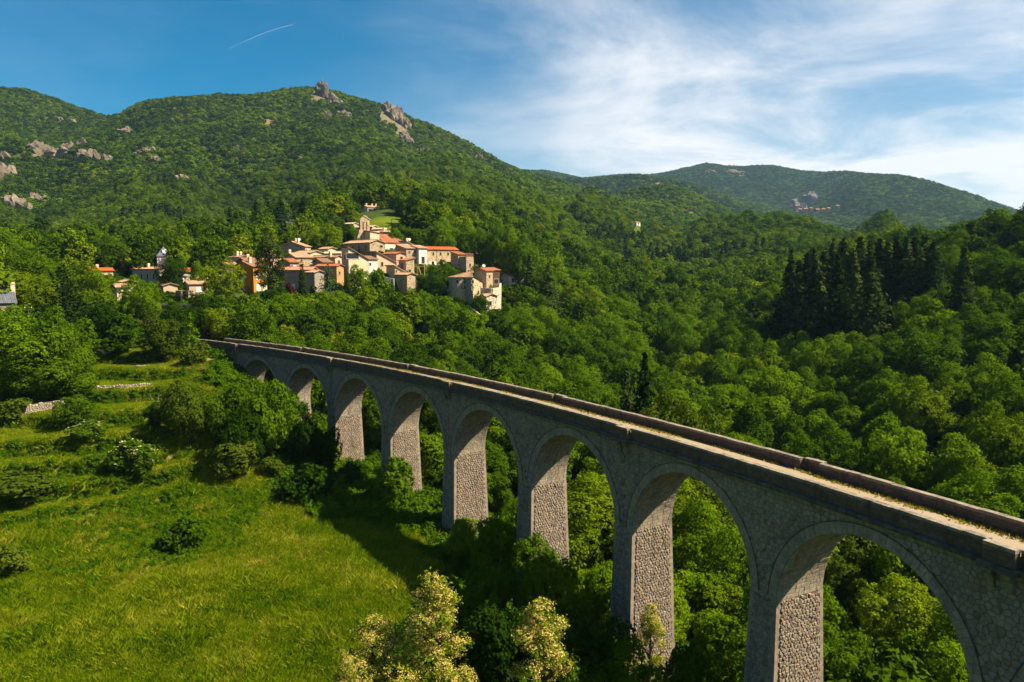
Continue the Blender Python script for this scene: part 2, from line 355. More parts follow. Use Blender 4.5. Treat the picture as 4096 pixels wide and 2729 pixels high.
# ------------------------------------------------------------------ village plan
# label, corner u, left end u, right end u, eave v, base v, distance, bearing of the right-hand wall, roof, wall material, roof material, extras
def H(label, uc, uL, uR, ve, vb, d, phi, roof, wall, tile, **k): return dict(label=label, uc=uc, uL=uL, uR=uR, ve=ve, vb=vb, d=d, phi=phi, roof=roof, wall=wall, tile=tile, **k)
HOUSES = [
 H('tall cream tower house with dark loggia under its sloping roof', 348.3, 342, 367.5, 247.5, 291, 232, 142, 'shR', 'cream', 'brown', fall=3.4,
   wR=[(.22, 7.0, .8, 1.2, 'd'), (.70, 7.3, .9, 1.3, 'd'), (.70, 12.2, 1.0, 1.0, 'd'), (.2, 1.7, 4.2, 1.6, 'loggia')], wL=[(.5, 2.2, .8, 1.4, 'd')]),
 H('stone house with dark red shutters below the church', 369.7, 343.5, 384.8, 242.3, 253.5, 262, 138, 'gR', 'stone', 'tan',
   wL=[(.12, 1.1, 1.0, 2.0, 'red'), (.36, 1.1, 1.0, 2.1, 'red'), (.60, 1.1, 1.0, 2.2, 'red'), (.86, 1.1, .8, 1.8, 'red')], wR=[(.75, .9, 1.2, .8, 'd')]),
 H('pale church nave under a long red tiled roof', 385.0, 377.5, 404.5, 242.2, 251.5, 290, 128, 'gL', 'whitish', 'red', name='church', cat='church', pitch=28, depth=12.0, wR=[(.32, 2.2, 1.6, 1.7, 'd')], wL=[]),
 H('white gabled house with a satellite dish beside the church roof', 406.8, 399.5, 417.0, 241.5, 249.5, 276, 140, 'shR', 'white', 'tan', fall=2.0, dish=[(.5, 'top')], wR=[(.5, 2.0, .7, .8, 'd')], chim=[(.1, .2)]),
 H('tall stone house with pale roof in the middle of the village', 406.2, 395.6, 418.0, 248.2, 267, 258, 142, 'shF', 'stone', 'tan', chim=[(.05, .75)],
   wR=[(.28, 1.0, .6, .7, 'd'), (.72, 1.0, .6, .7, 'd'), (.25, 3.9, .8, 1.1, 'd'), (.70, 4.0, .8, 1.2, 'd'), (.74, 7.6, .8, 1.4, 'd')], wL=[(.6, 4.0, .8, 1.1, 'd')]),
 H('long stone house under a bright orange tiled roof', 426.9, 420.5, 458.0, 249.3, 264.5, 262, 150, 'gL', 'stone_pale', 'orange', pitch=20,
   wR=[(.20, 1.0, .7, 1.0, 'd'), (.43, 1.0, .7, 1.0, 'd'), (.67, 1.0, .7, 1.0, 'd'), (.89, 1.0, .7, 1.0, 'd'), (.18, 4.2, 1.2, 2.3, 'ws'), (.44, 4.3, 1.0, 1.5, 'd'), (.68, 4.3, 1.0, 2.4, 'd'), (.90, 4.2, 1.2, 2.3, 'ws')], pipe=[.31, .83]),
 H('narrow whitewashed house with a balcony joining the orange-roofed house', 418.8, 417.5, 427.0, 248.0, 262.5, 259, 146, 'shF', 'white', 'tan', wR=[(.5, 3.0, 1.1, 2.3, 'd')], balcony=(.5, 5.4, 3.0)),
 H('stone annexe continuing the long orange-roofed house', 458.2, 456, 466.0, 254.3, 269.5, 258, 146, 'shF', 'stone_pale', 'red', wR=[(.4, 3.2, .9, 1.9, 'd')]),
 H('flat-topped stone house with a pink railing on its terrace', 466.2, 464, 472.4, 257.6, 270, 255, 144, 'flat', 'stone', 'tan', wR=[(.5, 2.0, .7, 1.1, 'd'), (.3, 4.2, .7, 1.1, 'd')], rail=True),
 H('stone house beside the round tower house, under a red roof', 486.4, 474.4, 491.4, 270.8, 283, 240, 128, 'gL', 'stone', 'red', wR=[(.5, 1.3, .7, 1.0, 'd')], wL=[], dish=[(.2, 'top')]),
 H('dark timbered house with a red roof over the stone terrace', 492.0, 483.0, 499.8, 270.0, 289, 244, 125, 'gL', 'timber', 'red', pitch=15, wR=[(.5, 3.0, 2.4, 1.6, 'd')], wL=[], balcony=(.5, 6.0, 3.0)),
 H('pale stone house with two windows at the foot of the round tower', 486.2, 478.4, 497.2, 296.2, 310, 226, 140, 'gR', 'stone_white', 'tan', wR=[(.34, 1.6, 1.2, 1.3, 'd'), (.34, 4.1, 1.2, 1.3, 'd')], wL=[]),
 H('pink house under a red roof behind the pines', 509.0, 506.5, 524.0, 275.2, 287.5, 270, 152, 'gL', 'pinkish', 'red', wR=[(.25, 1.2, .8, 1.3, 'd'), (.6, 1.2, .8, 1.3, 'd')]),
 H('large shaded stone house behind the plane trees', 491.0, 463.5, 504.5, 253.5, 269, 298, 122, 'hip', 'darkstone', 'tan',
   wL=[(.3, 2.2, 1.0, 1.7, 'd'), (.62, 2.2, 1.0, 1.7, 'd'), (.85, 2.2, 1.0, 1.7, 'd'), (.4, 5.2, 1.0, 1.8, 'd')], wR=[(.3, 1.8, 1.0, 1.9, 'd'), (.75, 1.8, 1.0, 1.9, 'd'), (.3, 4.9, 1.0, 1.9, 'd'), (.75, 4.9, 1.0, 1.9, 'd')]),
 H('square rubble house standing at the front edge of the village', 407.0, 395.2, 416.0, 274.6, 294, 232, 138, 'gR', 'stone', 'tan', wL=[(.5, 1.3, .9, 1.7, 'green')], wR=[], pipe=[.97]),
 H('narrow brick and stone house with a blue door and balcony', 405.8, 400.5, 414.0, 260.2, 273, 245, 140, 'shL', 'stone', 'red', wR=[(.45, 3.0, .8, 1.8, 'd')], wL=[(.5, .9, 1.1, 2.0, 'blue')]),
 H('pink-walled house under a red tiled roof in the village middle', 396.2, 383.2, 405.6, 253.6, 264, 252, 140, 'gR', 'rose', 'red', wR=[(.55, 1.0, .9, 1.4, 'd')], wL=[(.7, 2.0, .8, 1.4, 'd')]),
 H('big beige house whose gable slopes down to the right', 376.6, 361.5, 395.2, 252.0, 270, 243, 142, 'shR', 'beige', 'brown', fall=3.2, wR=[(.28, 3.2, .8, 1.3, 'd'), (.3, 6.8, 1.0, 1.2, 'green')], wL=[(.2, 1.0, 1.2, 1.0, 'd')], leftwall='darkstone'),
 H('low white house tucked between the tower house and the beige gable', 368.3, 366.5, 377.2, 259.2, 273, 237, 142, 'shF', 'white', 'brown', wR=[(.2, 1.2, .6, .7, 'd'), (.6, 5.0, .9, 1.6, 'd')]),
 H('small beige lean-to house above the vine terrace', 394.8, 386.2, 405.2, 266.0, 276, 238, 140, 'shR', 'beige', 'tan', fall=1.9, wR=[(.15, 1.3, .5, .7, 'd')]),
 H('white hillside villa with a long balcony and four chimneys', 367.6, 362.5, 387.6, 207.0, 214.2, 392, 160, 'gL', 'white', 'tan', wR=[(.14, .9, 2.6, 1.5, 'd'), (.36, .8, 2.2, 1.7, 'd'), (.58, .8, 2.2, 1.7, 'd'), (.82, .8, 2.2, 1.7, 'd')], chim=[(.04, .5), (.32, .5), (.52, .5), (.74, .5)], balcony=(.6, 2.7, 6.5)),
 H('pale house with two dark cypresses in front, above the bell wall', 352.2, 340.2, 355.2, 223.6, 229.5, 335, 128, 'gR', 'beige', 'pale', wL=[(.3, .8, 1.0, 1.0, 'd')]),
 H('cream house seen behind the bell wall', 372.2, 352.5, 376.4, 226.6, 232, 322, 126, 'gR', 'cream', 'pale', wL=[]),
 H('small pale-roofed house right behind the church roof', 381.6, 372.0, 383.6, 229.0, 233, 314, 124, 'gR', 'cream', 'pale', wL=[]),
 H('long low house with a salmon roof behind the church', 389.5, 376.0, 392.0, 231.8, 236, 306, 122, 'gR', 'darkstone', 'salmon', wL=[], chim=[(.2, .5), (.5, .5)]),
 H('ochre villa with white shutters on the left of the village', 253.0, 233.0, 266.5, 266.5, 293, 222, 118, 'gL', 'ochre', 'brown', pitch=20,
   wL=[(.46, 2.4, 1.5, 2.4, 'wclosed'), (.46, 6.1, 1.4, 2.3, 'wclosed'), (.1, 6.1, 1.2, 2.0, 'wclosed')], wR=[(.34, 1.6, 1.2, 2.2, 'wclosed'), (.82, 1.6, 1.2, 2.2, 'wclosed'), (.34, 5.0, 1.3, 2.5, 'wclosed'), (.82, 5.0, 1.2, 2.2, 'wclosed')], chim=[(.2, .3)]),
 H('grey rendered house under a ribbed red tile roof', 311.0, 279.5, 313.6, 269.6, 294, 226, 112, 'gR', 'grey', 'rosetile', pitch=24, wL=[(.42, 4.3, 1.3, 2.0, 'wshut'), (.62, 8.0, .4, 1.6, 'd'), (.95, 1.2, .9, 1.5, 'd')]),
 H('grey gabled house right of the tall dark cypress', 314.4, 308.0, 322.0, 272.2, 293, 222, 132, 'gR', 'grey', 'tan', wR=[(.2, 6.0, .7, 1.0, 'd')], wL=[]),
 H('low ochre house with red roof against the tower house', 336.5, 315.5, 343.5, 266.0, 284, 230, 118, 'gR', 'ochre_dull', 'red', wL=[(.6, 1.0, .8, 1.0, 'd')], wR=[(.4, 1.6, .7, 1.0, 'd')]),
 H('beige house under a wide brown roof left of the tower house', 335.0, 310.5, 342.5, 257.2, 268, 246, 118, 'gR', 'beige', 'brown', wL=[(.75, 1.0, 1.4, 1.2, 'd')], chim=[(.05, .2)]),
 H('house with a broad sunlit pale roof in the middle row', 340.8, 322.8, 343.0, 253.2, 260, 256, 114, 'gR', 'beige', 'pale', wL=[]),
 H('stone house with a tan roof and dark left gable', 296.2, 284.5, 312.2, 257.3, 266, 248, 138, 'gL', 'stone', 'tan', wL=[], wR=[], chim=[(.0, .6)]),
 H('house with a pale front gable under a tan roof', 310.2, 293.5, 322.6, 252.6, 260, 258, 138, 'gR', 'cream', 'tan', wL=[], wR=[]),
 H('broad stone gable house with chimneys at the back left', 305.0, 279.6, 307.2, 246.4, 256, 273, 112, 'gL', 'stone', 'salmon', wL=[(.35, 1.6, .4, .6, 'd')], chim=[(.4, .35), (.6, .5), (.8, .5)], dish=[(.4, 'top')]),
 H('small house with a dark red roof in the left rows', 290.0, 277.8, 296.4, 262.2, 270, 237, 130, 'gL', 'darkstone', 'red', wL=[]),
 H('whitish house end behind the ochre villa', 239.4, 230.0, 241.6, 257.0, 266, 248, 118, 'gR', 'whitish', 'brown', wL=[(.4, 1.2, .8, 1.1, 'd')], chim=[(.2, .4), (.6, .4)]),
 H('stone house with red-brown roof directly behind the ochre villa', 246.6, 237.0, 258.2, 261.6, 270, 240, 136, 'gL', 'darkstone', 'redbrown', wL=[], chim=[(.45, .5)]),
 H('low house with a striped red roof left of the ochre villa', 226.0, 221.5, 234.0, 265.2, 273, 234, 150, 'gL', 'darkstone', 'rosetile', wR=[]),
 H('low shed with a pale roof beside the locust tree', 229.6, 221.0, 231.6, 275.8, 283, 224, 116, 'gR', 'beige', 'pale', wL=[]),
 H('long grey house with four slit windows and an orange roof', 158.4, 132.0, 161.6, 268.8, 283, 258, 112, 'gR', 'greybeige', 'salmon', pitch=16, wL=[(.12, 1.6, .7, 1.7, 'd'), (.35, 1.6, .7, 1.7, 'd'), (.58, 1.6, .7, 1.7, 'd'), (.81, 1.6, .7, 1.7, 'd')], chim=[(.35, .5)]),
 H('small white house with an orange roof by the slate spire', 182.4, 176.2, 193.4, 271.8, 282, 246, 140, 'gL', 'white', 'orange', wL=[(.4, 1.6, 1.0, 1.2, 'd'), (.4, 4.6, 1.6, 1.6, 'blue')], wR=[]),
 H('low beige gabled house with a brown roof left of the village', 163.2, 154.6, 177.6, 285.4, 292, 236, 140, 'gR', 'beige', 'brown', wL=[(.25, .6, .8, 1.0, 'd'), (.6, .6, .8, 1.0, 'd')], wR=[]),
 H('pinkish house with a tan ribbed roof by the small dark cypress', 189.0, 187.4, 208.0, 284.0, 297, 220, 150, 'gL', 'pinkbeige', 'tan', wR=[(.5, 1.0, 1.4, 1.2, 'wshut')]),
 H('narrow beige annexe below the pinkish house', 180.6, 179.0, 184.6, 292.2, 304, 214, 150, 'flat', 'beige', 'tan', wR=[(.4, 1.6, .7, 1.4, 'd')]),
 H('cream house half hidden by the trees on the far left', 116.6, 115.0, 127.6, 287.2, 299, 216, 146, 'gL', 'cream', 'tan', wR=[]),
 H('small stone hut behind the cream house on the left', 122.8, 119.6, 127.4, 281.8, 288, 228, 140, 'gR', 'stone', 'tan', wR=[(.5, .8, .8, 1.0, 'd')]),
 H('little house with a tan roof in the gap left of the locust tree', 196.0, 194.0, 205.6, 279.0, 285, 238, 146, 'gL', 'beige', 'tan', wR=[]),
 H('house with an orange roof among the far left trees', 91.0, 89.0, 113.0, 270.6, 277, 268, 150, 'gL', 'beige', 'orange', wR=[], chim=[(.3, .5)]),
 H('slate-roofed house cut by the left edge of the picture', -16.0, -20.0, 15.0, 303.0, 312, 186, 152, 'gL', 'darkstone', 'slate', pitch=33, wR=[], chim=[(.95, .35)]),
 H('small white farmhouse on the far terraced slope', 636.6, 635.6, 640.4, 222.4, 224.6, 760, 140, 'gL', 'white', 'salmon', wR=[(.5, .8, 1.5, 1.2, 'd')]),
 H('little pale house on the wooded slope above the village', 288.0, 285.5, 291.5, 223.4, 226.6, 380, 140, 'gL', 'beige', 'pale', wR=[]),
]
HOUSES += [
 H('house with a tan roof half hidden by the tall open pine', 273.0, 262.5, 282.0, 256.4, 268, 252, 134, 'gL', 'beige', 'tan', wR=[], wL=[], chim=[(.3, .5)]),
 H('low brown-roofed house in front of the pale gable', 323.0, 312.5, 331.0, 262.2, 271, 240, 136, 'gL', 'stone', 'brown', wR=[(.5, 1.0, .8, 1.0, 'd')], wL=[]),
 H('stone house with a red roof in the gap left of the tall pine', 262.0, 256.0, 271.0, 261.0, 272, 246, 138, 'gL', 'stone', 'red', wR=[(.5, 1.2, .8, 1.1, 'd')], wL=[]),
 H('small pale house above the left rows of roofs', 328.0, 319.0, 333.5, 248.6, 256, 264, 134, 'gR', 'cream', 'tan', wR=[], wL=[]),
]
def corner_frame(h):
    P = at(h['uc'], h['ve'], h['d']); ph = math.radians(min(h['phi'], 140))
    nR = np.array([math.sin(ph), math.cos(ph)]); tR = np.array([-nR[1], nR[0]])
    Cc = np.array([P.x, P.y])
    def solve(u, t):
        r = ray(u, h['ve']); A = np.array([[t[0], -r[0]], [t[1], -r[1]]]); k = np.linalg.solve(A, -Cc); return k[0]
    a = solve(h['uR'], tR); b = solve(h['uL'], -nR)
    h['a'] = min(max(a, 3.2), 26.0) if a > 0 else 7.0
    h['b'] = min(max(b, 4.5), 19.0) if b > 0 else 7.0
    if h.get('depth'): h['b'] = h['depth']
    h['C'] = Cc; h['nR'] = nR; h['tR'] = tR; h['zt'] = P.z; h['zb'] = at(h['uc'], h['vb'], h['d']).z
    h['mid'] = Cc + tR * h['a'] / 2 - nR * h['b'] / 2
for h in HOUSES:
    corner_frame(h)
    PADS.append((float(h['mid'][0]), float(h['mid'][1]), 0.42 * math.hypot(h['a'], h['b']), h['zb'] - ZC - 0.25))

# ------------------------------------------------------------------ viaduct: laid out along a curved centre line
SC = 1.35; SP = 12 * SC; KV = -0.0044 / SC; VX, VY, VTH = 20.2246 * SC, 27.9657 * SC, -0.4376
VW = 3.4594 * SC; RA = 5.1022 * SC; Z_TOP = ZC - 10.5433 * SC
Z_CROWN = Z_TOP - 1.8176 * SC; Z_SPR = Z_CROWN - RA; HALF_P = SP / 2 - RA
Z_DECK = Z_TOP - 1.0; Z_COR = Z_DECK - 0.02; Z_SPAN = Z_COR - 0.62
RING = 0.74; S_MIN, S_MAX = -2.45 * SP, 9.6 * SP
PIERS = list(range(-2, 9)); ARCHES = list(range(-2, 8))      # arch k lies between pier k and k + 1
def vmap(s, l, z):
    """distance along, offset to the left (towards the meadow), height -> world"""
    s, l, z = np.broadcast_arrays(np.asarray(s, float), np.asarray(l, float), np.asarray(z, float))
    h = VTH + KV * s
    x = VX + (-np.cos(h) + math.cos(VTH)) / KV; y = VY + (np.sin(h) - math.sin(VTH)) / KV
    return np.stack([x - np.cos(h) * l, y + np.sin(h) * l, z], -1)
def vframe(s, l, z):
    """matrix at a point of the viaduct: x forward along it, y to the left, z up"""
    h = VTH + KV * s; p = vmap(s, l, z)
    return Matrix(((math.sin(h), -math.cos(h), 0, p[0]), (math.cos(h), math.sin(h), 0, p[1]), (0, 0, 1, p[2]), (0, 0, 0, 1)))
M = {}
M['rubble'] = stone_mat('rubble_granite', [(0.0, (0.20, 0.155, 0.115)), (0.25, (0.275, 0.235, 0.20)), (0.5, (0.34, 0.27, 0.20)), (0.75, (0.23, 0.20, 0.18)), (0.93, (0.36, 0.295, 0.225)), (1.0, (0.30, 0.165, 0.075))], 5.0, 0.3, 0.5, 18.0, dark=0.35)
M['mortar'] = plain_mat('lime_mortar', (0.15, 0.125, 0.10), 0.95, 0.25, 2.0, 0.3, 0.1)
M['ashlar'] = stone_mat('ashlar_granite', [(0.0, (0.29, 0.24, 0.19)), (0.5, (0.35, 0.29, 0.23)), (1.0, (0.25, 0.215, 0.18))], 4.0, 0.3, 0.3, 16.0, dark=0.4)
M['soffit'] = stone_mat('soffit_ashlar', [(0.0, (0.30, 0.26, 0.20)), (0.5, (0.38, 0.32, 0.25)), (1.0, (0.28, 0.245, 0.20))], 4.0, 0.35, 0.4, 16.0, stain=(0.66, 0.60, 0.52), dark=0.5)
M['parapet'] = stone_mat('parapet_granite', [(0.0, (0.125, 0.082, 0.055)), (0.5, (0.165, 0.112, 0.078)), (1.0, (0.115, 0.082, 0.060))], 2.5, 0.45, 0.4, 12.0, dark=0.75)
M['coping'] = stone_mat('coping_lichen', [(0.0, (0.20, 0.17, 0.13)), (1.0, (0.28, 0.235, 0.18))], 3.0, 0.4, 0.4, 14.0, dark=0.8, lichen=(0.34, 0.31, 0.26))
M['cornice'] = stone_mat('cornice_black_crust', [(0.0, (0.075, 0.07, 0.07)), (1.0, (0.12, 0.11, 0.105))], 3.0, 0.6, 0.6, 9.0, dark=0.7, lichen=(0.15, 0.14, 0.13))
M['mould'] = stone_mat('moulding_mossy', [(0.0, (0.19, 0.18, 0.11)), (1.0, (0.25, 0.22, 0.14))], 3.0, 0.5, 0.3, 9.0, dark=0.5)

VIA = thing('viaduct', 'tall curved granite railway viaduct with eight round arches crossing the valley', 'viaduct', vmap(0.0, 0.0, gz(*vmap(0.0, 0.0, 0)[:2])))
def clip(P, px, py, nx, ny):
    """keep the side of polygon P where (p - q).n <= 0"""
    out = []; n = len(P)
    dd = [(a - px) * nx + (b - py) * ny for a, b in P]
    for i in range(n):
        j = (i + 1) % n
        if dd[i] <= 0: out.append(P[i])
        if (dd[i] < 0) != (dd[j] < 0) and dd[i] != dd[j]:
            t = dd[i] / (dd[i] - dd[j]); out.append((P[i][0] + t * (P[j][0] - P[i][0]), P[i][1] + t * (P[j][1] - P[i][1])))
    return out
def rubble_cells(x0, x1, y0, y1, size, rnd, keep, planes):
    """irregular polygonal stones: Voronoi cells of a jittered triangular grid, clipped by planes(x, y)"""
    ny = int((y1 - y0) / (size * 0.86)) + 3; nx = int((x1 - x0) / size) + 3; pts = {}
    for j in range(-1, ny):
        for i in range(-1, nx):
            pts[i, j] = (x0 + (i + (0.5 if j & 1 else 0)) * size + rnd.uniform(-.36, .36) * size, y0 + j * size * 0.86 + rnd.uniform(-.32, .32) * size)
    out = []
    for (i, j), (a, b) in pts.items():
        if not keep(a, b): continue
        P = [(a - size, b - size), (a + size, b - size), (a + size, b + size), (a - size, b + size)]
        for dj in (-2, -1, 0, 1, 2):
            for di in (-2, -1, 0, 1, 2):
                q = pts.get((i + di, j + dj))
                if q is None or (di == 0 and dj == 0): continue
                dx, dy = q[0] - a, q[1] - b
                if dx * dx + dy * dy > 5 * size * size: continue
                P = clip(P, (a + q[0]) / 2, (b + q[1]) / 2, dx, dy)
                if len(P) < 3: break
            if len(P) < 3: break
        for pl in planes(a, b):
            if len(P) >= 3: P = clip(P, *pl)
        if len(P) >= 3:
            cx = sum(p[0] for p in P) / len(P); cy_ = sum(p[1] for p in P) / len(P)
            ar = abs(sum(P[k][0] * P[(k + 1) % len(P)][1] - P[(k + 1) % len(P)][0] * P[k][1] for k in range(len(P)))) / 2
            if ar > 0.018: out.append((cx, cy_, P))
    return out
def stone_solid(cx, cy_, P, bulge, rnd, gap=0.022):
    """-> verts in (x, y, out) and faces of one cushion-shaped stone"""
    n = len(P); V = []; F = []
    r = math.sqrt(sum((p[0] - cx) ** 2 + (p[1] - cy_) ** 2 for p in P) / n) + 1e-6
    k1 = max(0.5, 1 - gap / r); tx, ty = rnd.uniform(-.25, .25), rnd.uniform(-.25, .25); b = bulge * rnd.uniform(0.6, 1.25)
    for sc_, o in ((k1, -0.03), (k1 * 0.97, b * 0.5), (k1 * 0.66, b)):
        for p in P:
            dx, dy = (p[0] - cx) * sc_, (p[1] - cy_) * sc_
            V.append((cx + dx, cy_ + dy, o + (0 if o < 0 else (dx * tx + dy * ty) * min(1, bulge * 6))))
    for a in (0, 1):
        for i in range(n): j = (i + 1) % n; F.append((a * n + i, a * n + j, a * n + n + j, a * n + n + i))
    F.append(tuple(2 * n + i for i in range(n))); return V, F
class Stones:
    """collects stones: the largest to show become parts of their own, the others one mass"""
    def __init__(s): s.V = []; s.F = []; s.A = []
    def add(s, V, F, a):
        n = len(s.V); s.V += V; s.F += [tuple(i + n for i in f) for f in F]; s.A += [a] * len(V)
BAT_S, BAT_L = 0.024, 0.03     # batter of the piers
def pier_half(z): return HALF_P + max(0, Z_SPR - z) * BAT_S, VW / 2 + max(0, Z_SPR - z) * BAT_L

def build_viaduct():
    rnd = random.Random(11)
    singles = 0
    # ---- core: spandrel walls and barrel as one strip body per arch (mortar shows in the joints)
    for k in ARCHES:
        s0, s1 = k * SP, (k + 1) * SP; sc_ = (s0 + s1) / 2
        ss = [s0, s0 + HALF_P * 0.5] + [sc_ - RA * math.cos(t) for t in np.linspace(0, math.pi, 41)] + [s1 - HALF_P * 0.5, s1]
        V = []; F = []
        for s in ss:
            zl = Z_SPR + math.sqrt(max(0, RA * RA - (s - sc_) ** 2)) if abs(s - sc_) < RA else Z_SPR
            for l in (VW / 2, -VW / 2):
                V.append(vmap(s, l, Z_SPAN)); V.append(vmap(s, l, zl))
        for i in range(len(ss) - 1):
            a, b = 4 * i, 4 * i + 4
            F += [(a, b, b + 1, a + 1), (a + 2, a + 3, b + 3, b + 2), (a + 1, b + 1, b + 3, a + 3), (a, a + 2, b + 2, b)]
        arch = part('arch', V, F, M['mortar'], VIA)
        # ---- voussoirs of the ring on the meadow side (and the valley side, joined)
        nv = 50; dt = math.pi / nv
        def vous(i, r0, r1, side, a0=0.0, a1=1.0):
            t0, t1 = (i + a0) * dt + 0.0015, (i + a1) * dt - 0.0015; e = 0.008
            lo, li = side * (VW / 2 + 0.045), side * (VW / 2 - 0.35)
            P = [(r0 + e, t0), (r1 - e, t0), (r1 - e, t1), (r0 + e, t1)]; c = ((r0 + r1) / 2, (t0 + t1) / 2); V = []
            for l, sh in ((li, 1.0), (lo - side * 0.012, 1.0), (lo, 0.94)):
                for r, t in P:
                    r = c[0] + (r - c[0]) * sh; t = c[1] + (t - c[1]) * sh
                    V.append(vmap(sc_ - r * math.cos(t), l, Z_SPR + r * math.sin(t)))
            F = [(0, 1, 5, 4), (1, 2, 6, 5), (2, 3, 7, 6), (3, 0, 4, 7), (4, 5, 9, 8), (5, 6, 10, 9), (6, 7, 11, 10), (7, 4, 8, 11), (8, 9, 10, 11)]
            return V, (F if side < 0 else [f[::-1] for f in F])
        single = 0 <= k <= 4
        mass = MB()
        for i in range(nv):
            for (r0, r1) in (((RA - 0.005, RA + RING),) if i % 2 else ((RA - 0.005, RA + RING * 0.45), (RA + RING * 0.45, RA + RING))):
                Vv, Fv = vous(i, r0, r1, 1)
                if single and singles < 300: part('voussoir', Vv, Fv, M['ashlar'], arch); singles += 1
                else: mass.add(Vv, Fv, rnd.random())
            Vv, Fv = vous(i, RA - 0.005, RA + RING, -1); mass.add(Vv, Fv, rnd.random())
        tag(mass.build('voussoirs', M['ashlar'], arch), kind='stuff')
        # thin fillet over the ring, coloured dark to paint in the recess shadow line
        fl = MB(); V = []; F = []
        for i, t in enumerate(np.linspace(0.04, math.pi - 0.04, 60)):
            for r, l in ((RA + RING, VW / 2 - 0.05), (RA + RING, VW / 2 + 0.07), (RA + RING + 0.06, VW / 2 + 0.07), (RA + RING + 0.06, VW / 2 - 0.05)):
                V.append(vmap(sc_ - r * math.cos(t), l, Z_SPR + r * math.sin(t)))
        for i in range(59):
            for q in range(4): F.append((4 * i + q, 4 * i + (q + 1) % 4, 4 * i + 4 + (q + 1) % 4, 4 * i + 4 + q))
        fl.add(V, F, 0.5); fl.build('hood_fillet', M['cornice'], arch)
        # ---- coursed soffit blocks on the far haunch (the side that faces up the valley)
        V = []; F = []; A = []; LA = []; AR = []
        course = 0.30; nrow = int(RA * 2.2 / course)
        for r in range(nrow):
            t0, t1 = r * course / RA + 0.0018, (r + 1) * course / RA - 0.0018
            l = -VW / 2 + 0.02 - rnd.uniform(0, 0.5)
            while l < VW / 2:
                ln = rnd.uniform(0.45, 0.85); l0, l1 = max(l + 0.012, -VW / 2 + 0.01), min(l + ln - 0.012, VW / 2 - 0.01); l += ln
                if l1 - l0 < 0.12: continue
                n = len(V); pr = rnd.uniform(0.02, 0.05)
                for rr, ex in ((RA + 0.02, 0.0), (RA - pr, 0.012)):
                    for tt, ll in ((t0, l0), (t1, l0), (t1, l1), (t0, l1)):
                        te = tt + (ex / RA if tt == t0 else -ex / RA); le = ll + (ex if ll == l0 else -ex)
                        V.append(vmap(sc_ + rr * math.cos(te), le, Z_SPR + rr * math.sin(te))); LA.append(le); AR.append(te * RA)
                F += [(n + 4, n + 5, n + 6, n + 7), (n, n + 1, n + 5, n + 4), (n + 1, n + 2, n + 6, n + 5), (n + 2, n + 3, n + 7, n + 6), (n + 3, n, n + 4, n + 7)]
                A += [rnd.random()] * 8
        o = part('soffit_blocks', V, F, M['soffit'], arch, {'v': A, 'la': LA, 'ar': AR}); o['kind'] = 'stuff'
        # ---- rubble of the spandrel, meadow side
        x0, x1 = s0, s1
        def keep(a, b): return x0 <= a < x1 and Z_SPR - 0.2 < b < Z_SPAN and math.hypot(a - sc_, b - Z_SPR) > RA + RING + 0.05
        def planes(a, b):
            dx, dy = sc_ - a, Z_SPR - b; d = math.hypot(dx, dy); nx, ny = dx / d, dy / d; e = RA + RING + 0.04
            return [(sc_ - nx * e, Z_SPR - ny * e, nx, ny), (0, Z_SPAN - 0.01, 0, 1)]
        st = Stones(); n_single = 0
        for (cx, cy_, P) in rubble_cells(x0, x1, Z_SPR - 0.2, Z_SPAN, 0.41, rnd, keep, planes):
            Vs, Fs = stone_solid(cx, cy_, P, 0.045, rnd)
            Vw = [tuple(vmap(a, VW / 2 + o, b)) for a, b, o in Vs]; Fs = [f[::-1] for f in Fs]
            if k == 0 and n_single < 150: part('stone', Vw, Fs, M['rubble'], arch); n_single += 1
            else: st.add(Vw, Fs, rnd.random())
        o = part('spandrel_stones', st.V, st.F, M['rubble'], arch, {'v': st.A}); o['kind'] = 'stuff'
    # ---- piers
    for i in PIERS:
        s = i * SP; zb = min(gz(*vmap(s, l, 0)[:2]) for l in (-VW / 2, 0, VW / 2)) - 1.2
        if i == 8: zb = min(zb, Z_SPR - 2)
        hs0, hl0 = pier_half(Z_SPR); hs1, hl1 = pier_half(zb)
        zt = Z_SPR + 0.004
        V = [vmap(s + a * hs1, b * hl1, zb) for a, b in ((-1, -1), (1, -1), (1, 1), (-1, 1))] + [vmap(s + a * hs0, b * hl0, zt) for a, b in ((-1, -1), (1, -1), (1, 1), (-1, 1))]
        pier = part('pier', V, [(0, 1, 5, 4), (1, 2, 6, 5), (2, 3, 7, 6), (3, 0, 4, 7), (4, 5, 6, 7)], M['mortar'], VIA)
        if i < -1: continue
        # quoins up the two near corners, then rubble on the near face and on the meadow face
        Q = Stones(); z = zb; lv = 0
        corners = []
        while z < Z_SPR - 0.05:
            h = rnd.uniform(0.26, 0.36); z1 = min(z + h, Z_SPR)
            hs, hl = pier_half((z + z1) / 2); e = 0.008
            for sg in (-1, 1):                     # near face corners: valley side, meadow side
                lon, sho = (0.52, 0.30) if (lv + (sg > 0)) % 2 else (0.30, 0.52)
                a0, a1 = -hs - 0.035, -hs + sho; b0, b1 = sg * (hl + 0.035), sg * (hl - lon)
                bb0, bb1 = min(b0, b1), max(b0, b1)
                V = [vmap(s + a, b, zz) for zz in (z + e, z1 - e) for a, b in ((a0, bb0), (a1, bb0), (a1, bb1), (a0, bb1))]
                Q.add([tuple(v) for v in V], [(0, 3, 2, 1), (4, 5, 6, 7), (0, 1, 5, 4), (1, 2, 6, 5), (2, 3, 7, 6), (3, 0, 4, 7)][::1], rnd.random())
            lon = 0.42 if lv % 2 else 0.26          # far corner of the meadow face
            a0, a1 = hs - lon, hs + 0.03; b0, b1 = hl - 0.3, hl + 0.035
